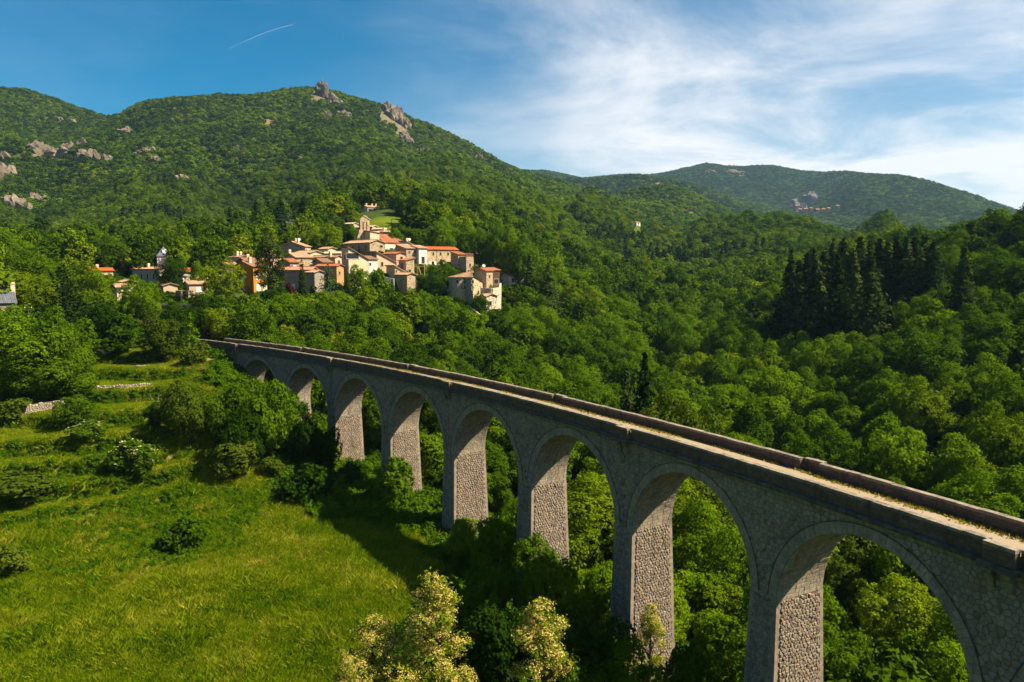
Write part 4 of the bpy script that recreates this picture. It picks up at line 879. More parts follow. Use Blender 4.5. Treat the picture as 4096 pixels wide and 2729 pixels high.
def house(h, idx):
    rnd = random.Random(100 + idx); Cc, nR, tR, a, b, zt = h['C'], h['nR'], h['tR'], h['a'], h['b'], h['zt']
    nL = -tR; zb = min(h['zb'], min(gz(*(Cc + tR * a * i - nR * b * j)) for i in (0, .5, 1) for j in (0, .5, 1))) - 0.6
    cor = [Cc, Cc + tR * a, Cc + tR * a - nR * b, Cc - nR * b]       # corner, right end, back right, back left
    root = thing(h.get('name', 'house'), h['label'], h.get('cat', 'house'), (float(h['mid'][0]), float(h['mid'][1]), zb), 'houses of the hill village' if h.get('name') is None else None)
    roof = h['roof']; pit = math.tan(math.radians(h.get('pitch', 17))); oh = 0.40
    zc = [zt] * 4
    if roof == 'shR': f = h.get('fall', a * pit); zc = [zt, zt - f, zt - f, zt]
    elif roof == 'shL': f = a * pit * 0.7; zc = [zt, zt + f, zt + f, zt]
    elif roof == 'shF': f = b * pit * 0.7; zc = [zt, zt, zt + f, zt + f]
    W = MB(); V = [v3(c, zb) for c in cor] + [v3(c, z) for c, z in zip(cor, zc)]; F = [(0, 1, 5, 4), (1, 2, 6, 5), (2, 3, 7, 6), (3, 0, 4, 7)]
    if roof == 'flat': F.append((4, 5, 6, 7))
    if roof == 'gR':
        r = a / 2 * pit; V += [v3((cor[0] + cor[1]) / 2, zt + r), v3((cor[2] + cor[3]) / 2, zt + r)]; F += [(4, 5, 8), (6, 7, 9)]
    if roof == 'gL':
        r = b / 2 * pit; V += [v3((cor[0] + cor[3]) / 2, zt + r), v3((cor[1] + cor[2]) / 2, zt + r)]; F += [(7, 4, 8), (5, 6, 9)]
    W.add(V, F); wall = W.build('wall', WM[h['wall']], root)
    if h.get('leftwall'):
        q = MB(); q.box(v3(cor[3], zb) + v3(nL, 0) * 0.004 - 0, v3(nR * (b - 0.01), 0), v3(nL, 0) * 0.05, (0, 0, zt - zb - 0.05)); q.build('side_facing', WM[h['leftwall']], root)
    R = MB(); T = lambda p, z: v3(p, z); o = oh; up = 0.10
    if roof in ('shR', 'shL', 'shF'):
        q = [cor[0] - tR * o + nR * o, cor[1] + tR * o + nR * o, cor[2] + tR * o - nR * o, cor[3] - tR * o - nR * o]
        if roof == 'shR': s = (zc[0] - zc[1]) / a; z = [zc[0] + s * o, zc[1] - s * o, zc[1] - s * o, zc[0] + s * o]; ribbed(R, T(q[1], z[1] + up), T(q[2], z[2] + up), T(q[0], z[0] + up), T(q[3], z[3] + up), rnd)
        elif roof == 'shL': s = (zc[1] - zc[0]) / a; z = [zc[0] - s * o, zc[1] + s * o]; ribbed(R, T(q[3], z[0] + up), T(q[0], z[0] + up), T(q[2], z[1] + up), T(q[1], z[1] + up), rnd)
        else: s = (zc[2] - zc[0]) / b; z = [zc[0] - s * o, zc[2] + s * o]; ribbed(R, T(q[0], z[0] + up), T(q[1], z[0] + up), T(q[3], z[1] + up), T(q[2], z[1] + up), rnd)
    elif roof == 'gR':
        r = a / 2 * pit; m0, m1 = (cor[0] + cor[1]) / 2 + nR * o, (cor[2] + cor[3]) / 2 - nR * o
        for e0, e1, s in ((cor[3] - nR * o - tR * o, cor[0] + nR * o - tR * o, 1), (cor[1] + nR * o + tR * o, cor[2] - nR * o + tR * o, -1)):
            ra, rb = (m1, m0) if s > 0 else (m0, m1); ribbed(R, T(e0, zt - pit * o + up), T(e1, zt - pit * o + up), T(ra, zt + r + up), T(rb, zt + r + up), rnd)
        R.tube([T(m0, zt + r + up + 0.03), T(m1, zt + r + up + 0.03)], 0.14, 6, 0.4)
    elif roof == 'gL':
        r = b / 2 * pit; m0, m1 = (cor[0] + cor[3]) / 2 - tR * o, (cor[1] + cor[2]) / 2 + tR * o
        for e0, e1, s in ((cor[0] - tR * o + nR * o, cor[1] + tR * o + nR * o, 1), (cor[2] + tR * o - nR * o, cor[3] - tR * o - nR * o, -1)):
            ra, rb = (m0, m1) if s > 0 else (m1, m0); ribbed(R, T(e0, zt - pit * o + up), T(e1, zt - pit * o + up), T(ra, zt + r + up), T(rb, zt + r + up), rnd)
        R.tube([T(m0, zt + r + up + 0.03), T(m1, zt + r + up + 0.03)], 0.14, 6, 0.4)
    elif roof == 'hip':
        r = min(a, b) / 2 * pit; q = [cor[0] - tR * o + nR * o, cor[1] + tR * o + nR * o, cor[2] + tR * o - nR * o, cor[3] - tR * o - nR * o]; z0 = zt - pit * o + up
        mid = h['mid']; k = abs(a - b) / 2; dv = tR if a > b else nR; m0, m1 = mid - dv * k, mid + dv * k
        near = lambda p: m0 if np.linalg.norm(p - m0) < np.linalg.norm(p - m1) else m1
        for i in range(4): e0, e1 = q[i], q[(i + 1) % 4]; ribbed(R, T(e0, z0), T(e1, z0), T(near(e0), zt + r + up), T(near(e1), zt + r + up), rnd)
    else:
        for i in range(4):
            e0, e1 = cor[i], cor[(i + 1) % 4]; dd = (e1 - e0) / np.linalg.norm(e1 - e0); nn = np.array([dd[1], -dd[0]])
            R.box(v3(e0, zt + 0.003), v3(e1 - e0, 0), v3(-nn * 0.25, 0), (0, 0, 0.35))
    rf = R.build('roof', TM[h['tile']], root)
    ztop = zt + (a / 2 * pit if roof == 'gR' else b / 2 * pit if roof == 'gL' else 0)
    for (f, g) in h.get('chim', []):
        c = Cc + tR * a * f - nR * b * g; m = MB(); w = 0.8; zz = max(zc) - 0.5
        m.box(v3(c, zz), v3(tR * w, 0), v3(-nR * 0.6, 0), (0, 0, ztop - zz + 1.3)); m.box(v3(c - tR * 0.1 + nR * 0.1, ztop + 0.803), v3(tR * (w + .2), 0), v3(-nR * 0.8, 0), (0, 0, 0.12))
        m.box(v3(c + tR * 0.1 - nR * 0.05, ztop + 0.92), v3(tR * (w - .2), 0), v3(-nR * 0.5, 0), (0, 0, 0.3)); m.build('chimney', WM['cream'], rf)
    for (f, where) in h.get('dish', []):
        c = v3(Cc + tR * a * f - nR * b * 0.3, ztop + 0.9); m = MB(); prof = [(0.02, 0.16), (0.25, 0.13), (0.48, 0.0), (0.52, -0.03), (0.26, 0.07), (0.02, 0.10)]
        V = []; F = []; ax = np.array((0.25, -0.9, 0.35)); ax /= np.linalg.norm(ax); x = np.cross(ax, (0, 0, 1)); x /= np.linalg.norm(x); y = np.cross(ax, x); n = 14
        for r, q in prof:
            for k in range(n): w = 2 * math.pi * k / n; V.append(c + r * (math.cos(w) * x + math.sin(w) * y) - ax * q)
        for i in range(len(prof) - 1):
            for k in range(n): F.append((i * n + k, i * n + (k + 1) % n, (i + 1) * n + (k + 1) % n, (i + 1) * n + k))
        m.add(V, F); m.tube([c, c - np.array((0, 0, 1.6))], 0.05, 6); m.build('satellite_dish', PM['dish'], rf)
    # windows
    def wins(lst, o0, t, n, L):
        for (f, dz, w, hh, st) in lst:
            w = min(w, L * 0.8); window(root, v3(o0 + t * L * f, zt - dz), t, n, w, hh, st)
    wR, wL = h.get('wR'), h.get('wL')
    hv = max(2.0, zt - h['zb'])
    def auto(L, k=2.9):
        out = []; st = rnd.choice(['d', 'd', 'wshut'])
        for c in range(max(1, int(L / k))):
            for q in range(max(1, int(hv / 2.9))):
                if rnd.random() < 0.7: out.append(((c + 0.5) / max(1, int(L / k)), 1.0 + q * 2.8, 0.85, 1.25, st))
        return out
    wins(auto(a) if wR is None else wR, cor[0], tR, nR, a); wins(auto(b) if wL is None else wL, cor[3], nR, nL, b)
    for f in h.get('pipe', []):
        m = MB(); p = v3(Cc + tR * a * f + nR * 0.08, 0); m.tube([p + np.array((0, 0, zb)), p + np.array((0, 0, zt - 0.3))], 0.07, 6); m.build('downpipe', PM['metal'], root)
    if h.get('balcony'):
        f, dz, w = h['balcony']; c = Cc + tR * (a * f - w / 2); z = zt - dz; m = MB()
        m.box(v3(c + nR * 0.004, z - 0.15), v3(tR * w, 0), v3(nR * 1.2, 0), (0, 0, 0.14)); bal = m.build('balcony', WM['whitish'], root)
        for q in range(int(w / 0.3) + 1): r_ = MB(); r_.box(v3(c + tR * (q * 0.3) + nR * 1.14, z), v3(tR * 0.04, 0), v3(nR * 0.04, 0), (0, 0, 0.95)); r_.build('baluster', PM['metal'], bal)
        r_ = MB(); r_.box(v3(c + nR * 1.12, z + 0.952), v3(tR * w, 0), v3(nR * 0.08, 0), (0, 0, 0.06)); r_.build('handrail', PM['metal'], bal)
    if h.get('rail'):
        m = MB()
        for (e0, e1) in ((cor[0], cor[1]), (cor[1], cor[2])):
            n = int(np.linalg.norm(e1 - e0) / 0.45)
            for q in range(n + 1): p = e0 + (e1 - e0) * q / n; m.box(v3(p, zt + 0.352), (0.06, 0, 0), (0, 0.06, 0), (0, 0, 0.9))
            m.box(v3(e0, zt + 1.253), v3(e1 - e0, 0), (0, 0.07, 0), (0, 0, 0.08)); m.box(v3(e0, zt + 0.8), v3(e1 - e0, 0), (0, 0.05, 0), (0, 0, 0.06))
        m.build('railing', PM['rail'], root)
    if 'church' in h.get('name', ''):
        # bell wall: a tall stone gable pierced by two bell openings under a little pitched cap
        w0, w1 = at(360.6, 240, 287), at(369.2, 240, 287); zb_ = zb; t = np.array([w1.x - w0.x, w1.y - w0.y]); L = np.linalg.norm(t); t = t / L
        L *= 1.16; t = np.array([math.cos(math.radians(32)), math.sin(math.radians(32))]); n = np.array([-t[1], t[0]]); th = 1.5; m = MB()
        zf = lambda v: at(365, v, 287).z; z0, zs, ze, za = zf(252), zf(229.8), zf(219.6), zf(215.2)
        base = np.array([w0.x, w0.y]); D3 = v3(n * th, 0)
        def slab(x0, x1, za_, zb2): m.box(v3(base + t * x0, za_), v3(t * (x1 - x0), 0), D3, (0, 0, zb2 - za_))
        slab(-0.5, L + 0.0, z0, zs)
        pw = L * 0.25; ow = (L - 3 * pw) / 2
        for q in range(3): slab(q * (pw + ow), q * (pw + ow) + pw, zs + 0.002, ze)
        for q in range(2):      # round heads of the openings
            x0 = pw + q * (pw + ow); arc = [(x0 + ow / 2 - ow / 2 * math.cos(s), ze - 0.9 + ow / 2 * math.sin(s)) for s in np.linspace(0, math.pi, 9)]
            P = [(x0 - 0.01, ze)] + [(x, min(z, ze - 0.05)) for x, z in arc] + [(x0 + ow + 0.01, ze)]; k = len(P)
            V = [v3(base + t * x, z) for x, z in P] + [v3(base + t * x + n * th, z) for x, z in P]; m.add(V, [tuple(range(k - 1, -1, -1)), tuple(range(k, 2 * k))] + [(i, (i + 1) % k, k + (i + 1) % k, k + i) for i in range(k)])
        P = [(-0.05, ze + 0.002), (L + 0.05, ze + 0.002), (L * 0.62, za), (L * 0.38, za)]
        V = [v3(base + t * x, z) for x, z in P] + [v3(base + t * x + n * th, z) for x, z in P]; m.add(V, [(3, 2, 1, 0), (4, 5, 6, 7)] + [(i, (i + 1) % 4, 4 + (i + 1) % 4, 4 + i) for i in range(4)])
        m.add([v3(base + t * x, z) for x, z in ((-3.2, z0), (-0.5, z0), (-0.5, zf(232)))] + [v3(base + t * x + n * th, z) for x, z in ((-3.2, z0), (-0.5, z0), (-0.5, zf(232)))], [(2, 1, 0), (3, 4, 5), (0, 1, 4, 3), (1, 2, 5, 4), (2, 0, 3, 5)])
        bw = m.build('bell_wall', WM['stone_pale'], root)
        c = MB(); c.box(v3(base + t * L * 0.36 - n * 0.2, za - 0.1), v3(t * (L * 0.72), 0) + np.array((0, 0, -(za - ze) * 0.95)), v3(n * (th + .4), 0), (0, 0, 0.18)); c.build('cap_slab', WM['white'], bw)
        for q in range(2):
            c = MB(); lathe(c, v3(base + t * (pw + ow / 2 + q * (pw + ow)) + n * th / 2, zs + 0.5), [(0.42, 0), (0.36, 0.18), (0.28, 0.5), (0.18, 0.7), (0.04, 0.76)], 10); c.build('bell', PM['iron'], bw)
        # sunlit block joining the bell wall to the nave
        q0 = at(370.0, 231, 284); m = MB(); nn = np.array([math.sin(math.radians(140)), math.cos(math.radians(140))]); tt = np.array([-nn[1], nn[0]])
        b0 = np.array([q0.x, q0.y]); zt_ = q0.z; m.box(v3(b0, zb), v3(tt * 3.9, 0), v3(-nn * 4.0, 0), (0, 0, zt_ - zb)); ch = m.build('choir_block', WM['cream'], root)
        m = MB(); ribbed(m, v3(b0 - tt * .3 + nn * .3, zt_ + .05), v3(b0 + tt * 4.2 + nn * .3, zt_ - .6), v3(b0 - tt * .3 - nn * 4.3, zt_ + .5), v3(b0 + tt * 4.2 - nn * 4.3, zt_ - .1), rnd); m.build('choir_roof', TM['red'], ch)
    return root
for i_, h_ in enumerate(HOUSES): house(h_, i_)

# ---- slate spire with a clock, left of the village
def spire():
    c = at(164.6, 268, 266); zb = gz(c.x, c.y) - 1; zf = lambda v: at(164.6, v, 266).z; ze, za = zf(256.4), zf(246.6); w = 2.15
    root = thing('clock_tower', 'square clock tower with a pointed slate spire behind a round tree', 'tower', (c.x, c.y, zb)); ph = math.radians(28); t = np.array([math.cos(ph), math.sin(ph)]); n = np.array([-t[1], t[0]]); cc = np.array([c.x, c.y])
    m = MB(); m.box(v3(cc - t * w - n * w, zb), v3(t * 2 * w, 0), v3(n * 2 * w, 0), (0, 0, ze - zb)); m.build('wall', WM['whitish'], root)
    m = MB(); w2 = w + 0.3; q = [cc - t * w2 - n * w2, cc + t * w2 - n * w2, cc + t * w2 + n * w2, cc - t * w2 + n * w2]
    V = [v3(p, ze + .01) for p in q] + [v3(p * .0 + (cc + (p - cc) * .06), za) for p in q]; m.add(V, [(3, 2, 1, 0), (0, 1, 5, 4), (1, 2, 6, 5), (2, 3, 7, 6), (3, 0, 4, 7), (4, 5, 6, 7)]); m.tube([v3(cc, za - .1), v3(cc, za + 1.0)], 0.05); sp = m.build('spire', TM['slate'], root)
    m = MB(); o = v3(cc + t * (w * 0.1) - n * (w * 0.62), ze + 1.5); k = 16; V = []
    dirn = v3(-n, 0.3); dirn = dirn / np.linalg.norm(dirn); x = v3(t, 0); y = np.cross(dirn, x)
    for dz in (0, .3):
        V += [o + dirn * (dz + .15) + .75 * (math.cos(a) * x + math.sin(a) * y) for a in np.linspace(0, 2 * math.pi, k, endpoint=False)]
    m.add(V, [tuple(range(k, 2 * k)), tuple(range(k - 1, -1, -1))] + [(i, (i + 1) % k, k + (i + 1) % k, k + i) for i in range(k)]); ck = m.build('clock_face', PM['whitepaint'], sp)
    m = MB(); m.box(o + dirn * .455 - x * .03, x * .06, dirn * .03, y * .5); m.box(o + dirn * .456 - y * .03, y * .06, dirn * .03, x * .35); m.build('hands', PM['iron'], ck)
spire()
# ---- round tower house
def round_house():
    d = 232; c = at(460, 277, d + 5); cc = np.array([c.x, c.y]); zt = at(460, 277.4, d).z; zb = min(at(460, 301, d).z, gz(c.x, c.y)) - 1.5
    root = thing('house', 'half-round rubble tower house with iron wall ties and a brown roof', 'house', (c.x, c.y, zb), 'houses of the hill village')
    a0 = math.radians(185); r0 = 3.6; tall = [(cc[0] + r0 * math.cos(a), cc[1] + r0 * math.sin(a)) for a in np.linspace(math.radians(120), math.radians(300), 15)]
    e = at(472.5, 280, d - 2); f = at(482.4, 283, d + 2); g = at(482, 283, d + 9)
    ring = tall + [(e.x, e.y), (f.x, f.y), (g.x, g.y)]; zz = [zt] * 16 + [zt - 1.9, zt - 1.9]; n = len(ring)
    V = [(x * 1 + (x - cc[0]) * .06, y + (y - cc[1]) * .06, zb) for x, y in ring] + [(x, y, z) for (x, y), z in zip(ring, zz)]
    m = MB(); m.add(V, [(i, (i + 1) % n, n + (i + 1) % n, n + i) for i in range(n)] + [tuple(range(n, 2 * n))]); m.build('wall', WM['stone_pale'], root)
    m = MB(); ap = v3(cc + np.array((3.5, 4.0)), zt + 1.9); rr = [v3(cc + (np.array(p) - cc) * 1.1, zt + .03) for p in tall + [(e.x, e.y)]]
    for i in range(len(rr) - 1): ribbed(m, rr[i], rr[i + 1], ap, ap + np.array((.01, 0, 0)), random.Random(i), 0.4)
    m.build('roof', TM['brown'], root)
    for (u, v) in ((458.2, 282), (466.8, 282), (456.4, 292.6), (466.6, 288), (476, 282), (475.6, 288.4)):
        p = at(u, v, d); q = np.array([p.x, p.y]); n2 = q - cc; best = min(ring[:17], key=lambda s: abs(proj(s[0], s[1], p.z)[0] - u) + (50 if s[1] > cc[1] + 1 else 0)); n2 = np.array(best) - cc; n2 = n2 / np.linalg.norm(n2); t2 = np.array([-n2[1], n2[0]])
        window(root, v3(np.array(best) + n2 * .05, p.z + .6), t2, n2, .7, 1.0, 'd')
    for (u, v) in ((464.8, 280), (471.8, 280), (464, 286.4), (473.8, 286.6), (464, 293.2)):
        p = at(u, v, d); best = min(ring[:17], key=lambda s: abs(proj(s[0], s[1], p.z)[0] - u) + (50 if s[1] > cc[1] + 1 else 0)); n2 = np.array(best) - cc; n2 = n2 / np.linalg.norm(n2); t2 = np.array([-n2[1], n2[0]]); o = v3(np.array(best) + n2 * .12, p.z)
        m = MB()
        for sg in (-1, 1): m.tube([o - v3(t2, 0) * .45 * sg - np.array((0, 0, .45)), o + v3(t2, 0) * .45 * sg + np.array((0, 0, .45))], .05, 5)
        m.build('wall_tie', PM['iron'], root)
round_house()
def prism(name, label, cat, pts, zt, zb, mat, group=None, sub='wall'):
    """free-standing wall along pts (x, y), 0.6 m thick, with top heights zt and a foot at zb"""
    root = thing(name, label, cat, (pts[0][0], pts[0][1], min(zb)), group)
    for i in range(len(pts) - 1):
        a, b = np.array(pts[i]), np.array(pts[i + 1]); d = (b - a) / np.linalg.norm(b - a); n = np.array([d[1], -d[0]]) * .3; m = MB()
        V = [v3(a + n, zb[i]), v3(b + n, zb[i + 1]), v3(b - n, zb[i + 1]), v3(a - n, zb[i]), v3(a + n, zt[i]), v3(b + n, zt[i + 1]), v3(b - n, zt[i + 1]), v3(a - n, zt[i])]
        m.add(V, [(0, 3, 2, 1), (4, 5, 6, 7), (0, 1, 5, 4), (1, 2, 6, 5), (2, 3, 7, 6), (3, 0, 4, 7)]); m.build(sub, mat, root)
    return root
def uvwall(name, label, cat, uv, d, mat, drop, group=None, sub='wall'):
    P = [at(u, v, dd) for (u, v), dd in zip(uv, d)]; return prism(name, label, cat, [(p.x, p.y) for p in P], [p.z for p in P], [min(p.z - drop, gz(p.x, p.y) - .4) for p in P], mat, group, sub)
uvwall('terrace_wall', 'pale stone terrace wall below the dark timbered house', 'wall', [(481, 287.6), (492, 288.4), (500, 287.2), (500.5, 283)], [232, 229, 233, 240], WM['stone_white'], 4)
uvwall('vine_terrace', 'white terrace wall under the vine-covered pergola', 'wall', [(368.5, 277.5), (381, 276.5), (394, 278.5)], [234, 232, 231], WM['whitish'], 7)
uvwall('ruined_wall', 'broken stone garden wall sloping down below the round tower', 'wall', [(470.5, 307), (476, 311), (481.6, 315.6)], [220, 219, 218], WM['stone'], 2.5)
uvwall('garden_wall', 'dry stone wall above the yurt garden path', 'wall', [(519, 313), (528, 313.6), (540, 314)], [234, 233, 233], WM['darkstone'], 1.2)
# ---- yurt
def yurt():
    p = at(523.8, 304.6, 236); z = gz(p.x, p.y); zb = min(p.z, z + 0.4); cc = v3((p.x, p.y), zb); r = 1.85; root = thing('yurt', 'small round yurt with a pale canvas roof right of the village', 'yurt', cc)
    m = MB(); lathe(m, cc, [(r, -.5), (r, 1.55)], 24); m.build('wall', WM['beige'], root); m = MB(); lathe(m, cc, [(r + .22, 1.45), (r + .2, 1.55), (r * .55, 2.35), (.3, 2.75), (.22, 3.0), (.02, 3.05)], 24); m.build('roof', plain_mat('canvas', (0.74, 0.62, 0.46), .9), root)
    m = MB(); m.box(cc + np.array((-.1, -r - .05, -.2)), (1.1, .0, 0), (0, .1, 0), (0, 0, 1.6)); m.build('door', plain_mat('teal_paint', (0.01, 0.10, 0.12), .6), root); m = MB(); lathe(m, cc, [(r + .5, -.75), (r + .5, -.5), (.1, -.5)], 24); m.build('deck', PM['greywhite'], root)
yurt()
# ---- timber prop frame under the balcony house
def props():
    a, b = at(417.6, 273.5, 250), at(424.5, 273.5, 252); z0 = min(a.z, gz(a.x, a.y)) - 1; root = thing('timber_frame', 'new timber props holding up a platform on the village front', 'frame', (a.x, a.y, z0)); zt = at(418, 266.6, 250).z
    for q, (s, e) in enumerate((((a.x, a.y, z0), (a.x, a.y, zt)), ((b.x, b.y, z0), (b.x, b.y, zt + .8)), ((a.x + .3, a.y, zt - .1), (a.x + 1.7, a.y + .3, z0 + 1)))): m = MB(); m.tube([s, e], .14, 4); m.build('post', PM['wood'], root)
    m = MB(); m.box((a.x - 1.0, a.y - .2, zt), (3.4, .3, 0), (0, 1.6, 0), (0, 0, .18)); m.build('platform', PM['wood'], root)
props()
# ---- road bridge over the railway cutting
def road_bridge():
    a, b = at(132, 307, 196), at(176.5, 307, 190); A, B = np.array([a.x, a.y]), np.array([b.x, b.y]); L = np.linalg.norm(B - A); t = (B - A) / L; n = np.array([t[1], -t[0]]); zt = at(150, 305.2, 192).z; w = 5.0; zr = zt - 1.1; zb = zr - 7
    root = thing('road_bridge', 'weathered white road bridge with one arch over the railway cutting', 'bridge', (*A, zb)); m = MB()
    ra = 3.6; xc = L * .80; zs = zr - .8 - ra; P = [(0, zr), (0, zb), (xc - ra, zb), (xc - ra, zs)] + [(xc - ra * math.cos(s), zs + ra * math.sin(s)) for s in np.linspace(0, math.pi, 19)][1:-1] + [(xc + ra, zs), (xc + ra, zb), (L + 6, zb), (L + 6, zr)]
    # front and back skins as vertical strips, barrel between
    xs = [0, xc - ra] + [xc - ra * math.cos(s) for s in np.linspace(0, math.pi, 21)][1:-1] + [xc + ra, L + 6]
    V = []; F = []
    for x in xs:
        zl = zs + math.sqrt(max(0, ra * ra - (x - xc) ** 2)) if abs(x - xc) < ra else zb
        for k in (0, w): V += [v3(A + t * x - n * k + n * 0, zr), v3(A + t * x - n * k, zl)]
    for i in range(len(xs) - 1):
        p, q = 4 * i, 4 * i + 4; F += [(p, p + 1, q + 1, q), (p + 2, q + 2, q + 3, p + 3), (p + 1, p + 3, q + 3, q + 1)]
    m.add(V, F); m.build('arch_wall', WM['whitish'], root)
    m = MB(); m.box(v3(A, zr - .002) + v3(n * .1, 0), v3(t * (L + 6), 0), v3(-n * (w + .2), 0), (0, 0, .3)); m.build('road_slab', M['ashlar'], root)
    for k, off in ((0, .12), (1, -w + .3)):
        m = MB(); x = 0; rnd = random.Random(5)
        while x < L + 5.5: ln = rnd.uniform(1.0, 1.6); m.box(v3(A + t * x + n * off, zr + .3), v3(t * (ln - .03), 0), v3(-n * .4, 0), (0, 0, .8), rnd.random()); x += ln
        tag(m.build('parapet_blocks', M['coping'], root), kind='stuff')
road_bridge()
# ---- far hamlet and castle rock on the right
for i_, (u, v, w_, t_) in enumerate([(800.5, 209.6, 7, 'salmon'), (806, 209.2, 9, 'salmon'), (811.5, 208.6, 6, 'tan'), (797, 206.2, 5, 'pale'), (818, 209.8, 8, 'salmon'), (824, 209.6, 7, 'red'), (829, 208.6, 6, 'salmon'), (838, 206.2, 6, 'salmon'), (803, 211.4, 6, 'red')]):
    d = 2330; p = at(u, v, d); z = max(p.z, gz(p.x, p.y)); root = thing('house', 'tiny house of the distant castle-rock hamlet, ' + ['at its left end', 'second from its left end', 'third along the lane', 'beside the cliff', 'at the bend', 'right of the bend', 'at its right end', 'right of all the others', 'below the lane'][i_], 'house', (p.x, p.y, z - 6), 'houses of the distant hamlet')
    m = MB(); w_ *= .75; z -= 2.5; m.box((p.x - w_ * .9, p.y - 3, z - 4), (w_ * 1.8, 0, 0), (0, 8, 0), (0, 0, 7)); m.build('wall', WM['darkstone'], root)
    m = MB(); r_ = random.Random(i_); ribbed(m, (p.x - w_ * .9 - .5, p.y - 3.5, z + 3.1), (p.x + w_ * .9 + .5, p.y - 3.5, z + 3.1), (p.x - w_ * .9 - .5, p.y + 5.5, z + 6.5), (p.x + w_ * .9 + .5, p.y + 5.5, z + 6.5), r_, 2.5, .2); m.build('roof', TM['redbrown' if t_ == 'salmon' else 'brown'], root)

# ------------------------------------------------------------------ vegetation
LEAF = {
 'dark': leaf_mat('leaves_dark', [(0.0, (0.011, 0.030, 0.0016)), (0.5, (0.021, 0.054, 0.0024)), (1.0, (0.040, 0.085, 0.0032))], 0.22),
 'mid': leaf_mat('leaves_mid', [(0.0, (0.029, 0.069, 0.0024)), (0.5, (0.057, 0.117, 0.0032)), (1.0, (0.106, 0.178, 0.0040))], 0.26),
 'bright': leaf_mat('leaves_bright', [(0.0, (0.050, 0.109, 0.0024)), (0.5, (0.095, 0.178, 0.0032)), (1.0, (0.163, 0.247, 0.0048))], 0.28),
 'yellow': leaf_mat('leaves_yellow_green', [(0.0, (0.066, 0.119, 0.0032)), (0.5, (0.121, 0.189, 0.0040)), (1.0, (0.193, 0.254, 0.0080))], 0.28),
 'olive': leaf_mat('leaves_olive', [(0.0, (0.037, 0.064, 0.0048)), (0.5, (0.064, 0.101, 0.0072)), (1.0, (0.110, 0.149, 0.0128))], 0.24),
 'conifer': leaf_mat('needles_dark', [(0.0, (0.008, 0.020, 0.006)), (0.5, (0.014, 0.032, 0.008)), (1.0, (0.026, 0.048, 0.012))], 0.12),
 'conifer_far': leaf_mat('needles_far', [(0.0, (0.016, 0.034, 0.008)), (1.0, (0.040, 0.066, 0.014))], 0.15, 0.4),
 'pine': leaf_mat('needles_pine', [(0.0, (0.028, 0.050, 0.012)), (0.5, (0.045, 0.075, 0.016)), (1.0, (0.075, 0.100, 0.024))], 0.15),
 'cedar': leaf_mat('needles_blue', [(0.0, (0.030, 0.055, 0.036)), (0.5, (0.050, 0.085, 0.055)), (1.0, (0.085, 0.120, 0.080))], 0.15),
 'cypress': leaf_mat('needles_cypress', [(0.0, (0.012, 0.030, 0.006)), (0.5, (0.022, 0.048, 0.008)), (1.0, (0.036, 0.066, 0.012))], 0.1),
 'purple': leaf_mat('leaves_purple', [(0.0, (0.040, 0.012, 0.012)), (1.0, (0.090, 0.030, 0.026))], 0.3),
 'brown': leaf_mat('leaves_bronze', [(0.0, (0.060, 0.035, 0.012)), (1.0, (0.110, 0.060, 0.022))], 0.25),
 'flower': leaf_mat('blossom_cream', [(0.0, (0.46, 0.36, 0.10)), (0.5, (0.60, 0.48, 0.17)), (1.0, (0.72, 0.60, 0.27))], 0.35, 1.0, 1.0),
 'elder': leaf_mat('blossom_elder', [(0.0, (0.66, 0.62, 0.36)), (1.0, (0.80, 0.78, 0.55))], 0.3, 1.0, 1.0),
 'pink': leaf_mat('blossom_pink', [(0.0, (0.55, 0.10, 0.20)), (1.0, (0.66, 0.20, 0.30))], 0.3, 1.0, 1.0),
 'forest': leaf_mat('leaves_forest', [(0.0, (0.016, 0.038, 0.0016)), (0.22, (0.034, 0.072, 0.0024)), (0.5, (0.061, 0.118, 0.0032)), (0.78, (0.104, 0.170, 0.0040)), (1.0, (0.191, 0.228, 0.0064))], 0.26, 0.30, patch=1.3),
 'fresh': leaf_mat('leaves_lit_wood', [(0.0, (0.050, 0.102, 0.0024)), (0.5, (0.103, 0.180, 0.0032)), (1.0, (0.188, 0.258, 0.0064))], 0.28, 0.35, patch=0.7),  # lighter leaves: sunlit contrast of the cone hill put into the colour
 'hazed': leaf_mat('leaves_hazed_wood', [(0.0, (0.011, 0.033, 0.0032)), (0.5, (0.030, 0.065, 0.0064)), (1.0, (0.074, 0.115, 0.0080))], 0.2, 0.35, patch=1.2),  # darker bluish leaves: haze and shade of far slopes put into the colour
 'grass': leaf_mat('meadow_grass', [(0.0, (0.045, 0.105, 0.003)), (0.25, (0.105, 0.180, 0.004)), (0.6, (0.185, 0.245, 0.006)), (0.85, (0.26, 0.28, 0.02)), (1.0, (0.42, 0.36, 0.07))], 0.36, 0.45, patch=1.8, pscale=0.13),
 'bramble': leaf_mat('bramble_leaves', [(0.0, (0.024, 0.068, 0.0024)), (0.5, (0.054, 0.121, 0.0032)), (1.0, (0.101, 0.182, 0.0048))], 0.28),
}
BARK = plain_mat('bark', (0.075, 0.055, 0.038), 0.95, 0.35, 3.0, 0.5, 0.1); BARK_PALE = plain_mat('bark_pale', (0.30, 0.25, 0.18), 0.95, 0.3, 3.0, 0.4, 0.1); TWIG = plain_mat('dead_twigs', (0.26, 0.20, 0.15), 0.95, 0.2, 3.0, 0, 0.1)
def unit(v): return v / (np.linalg.norm(v, axis=-1, keepdims=True) + 1e-9)
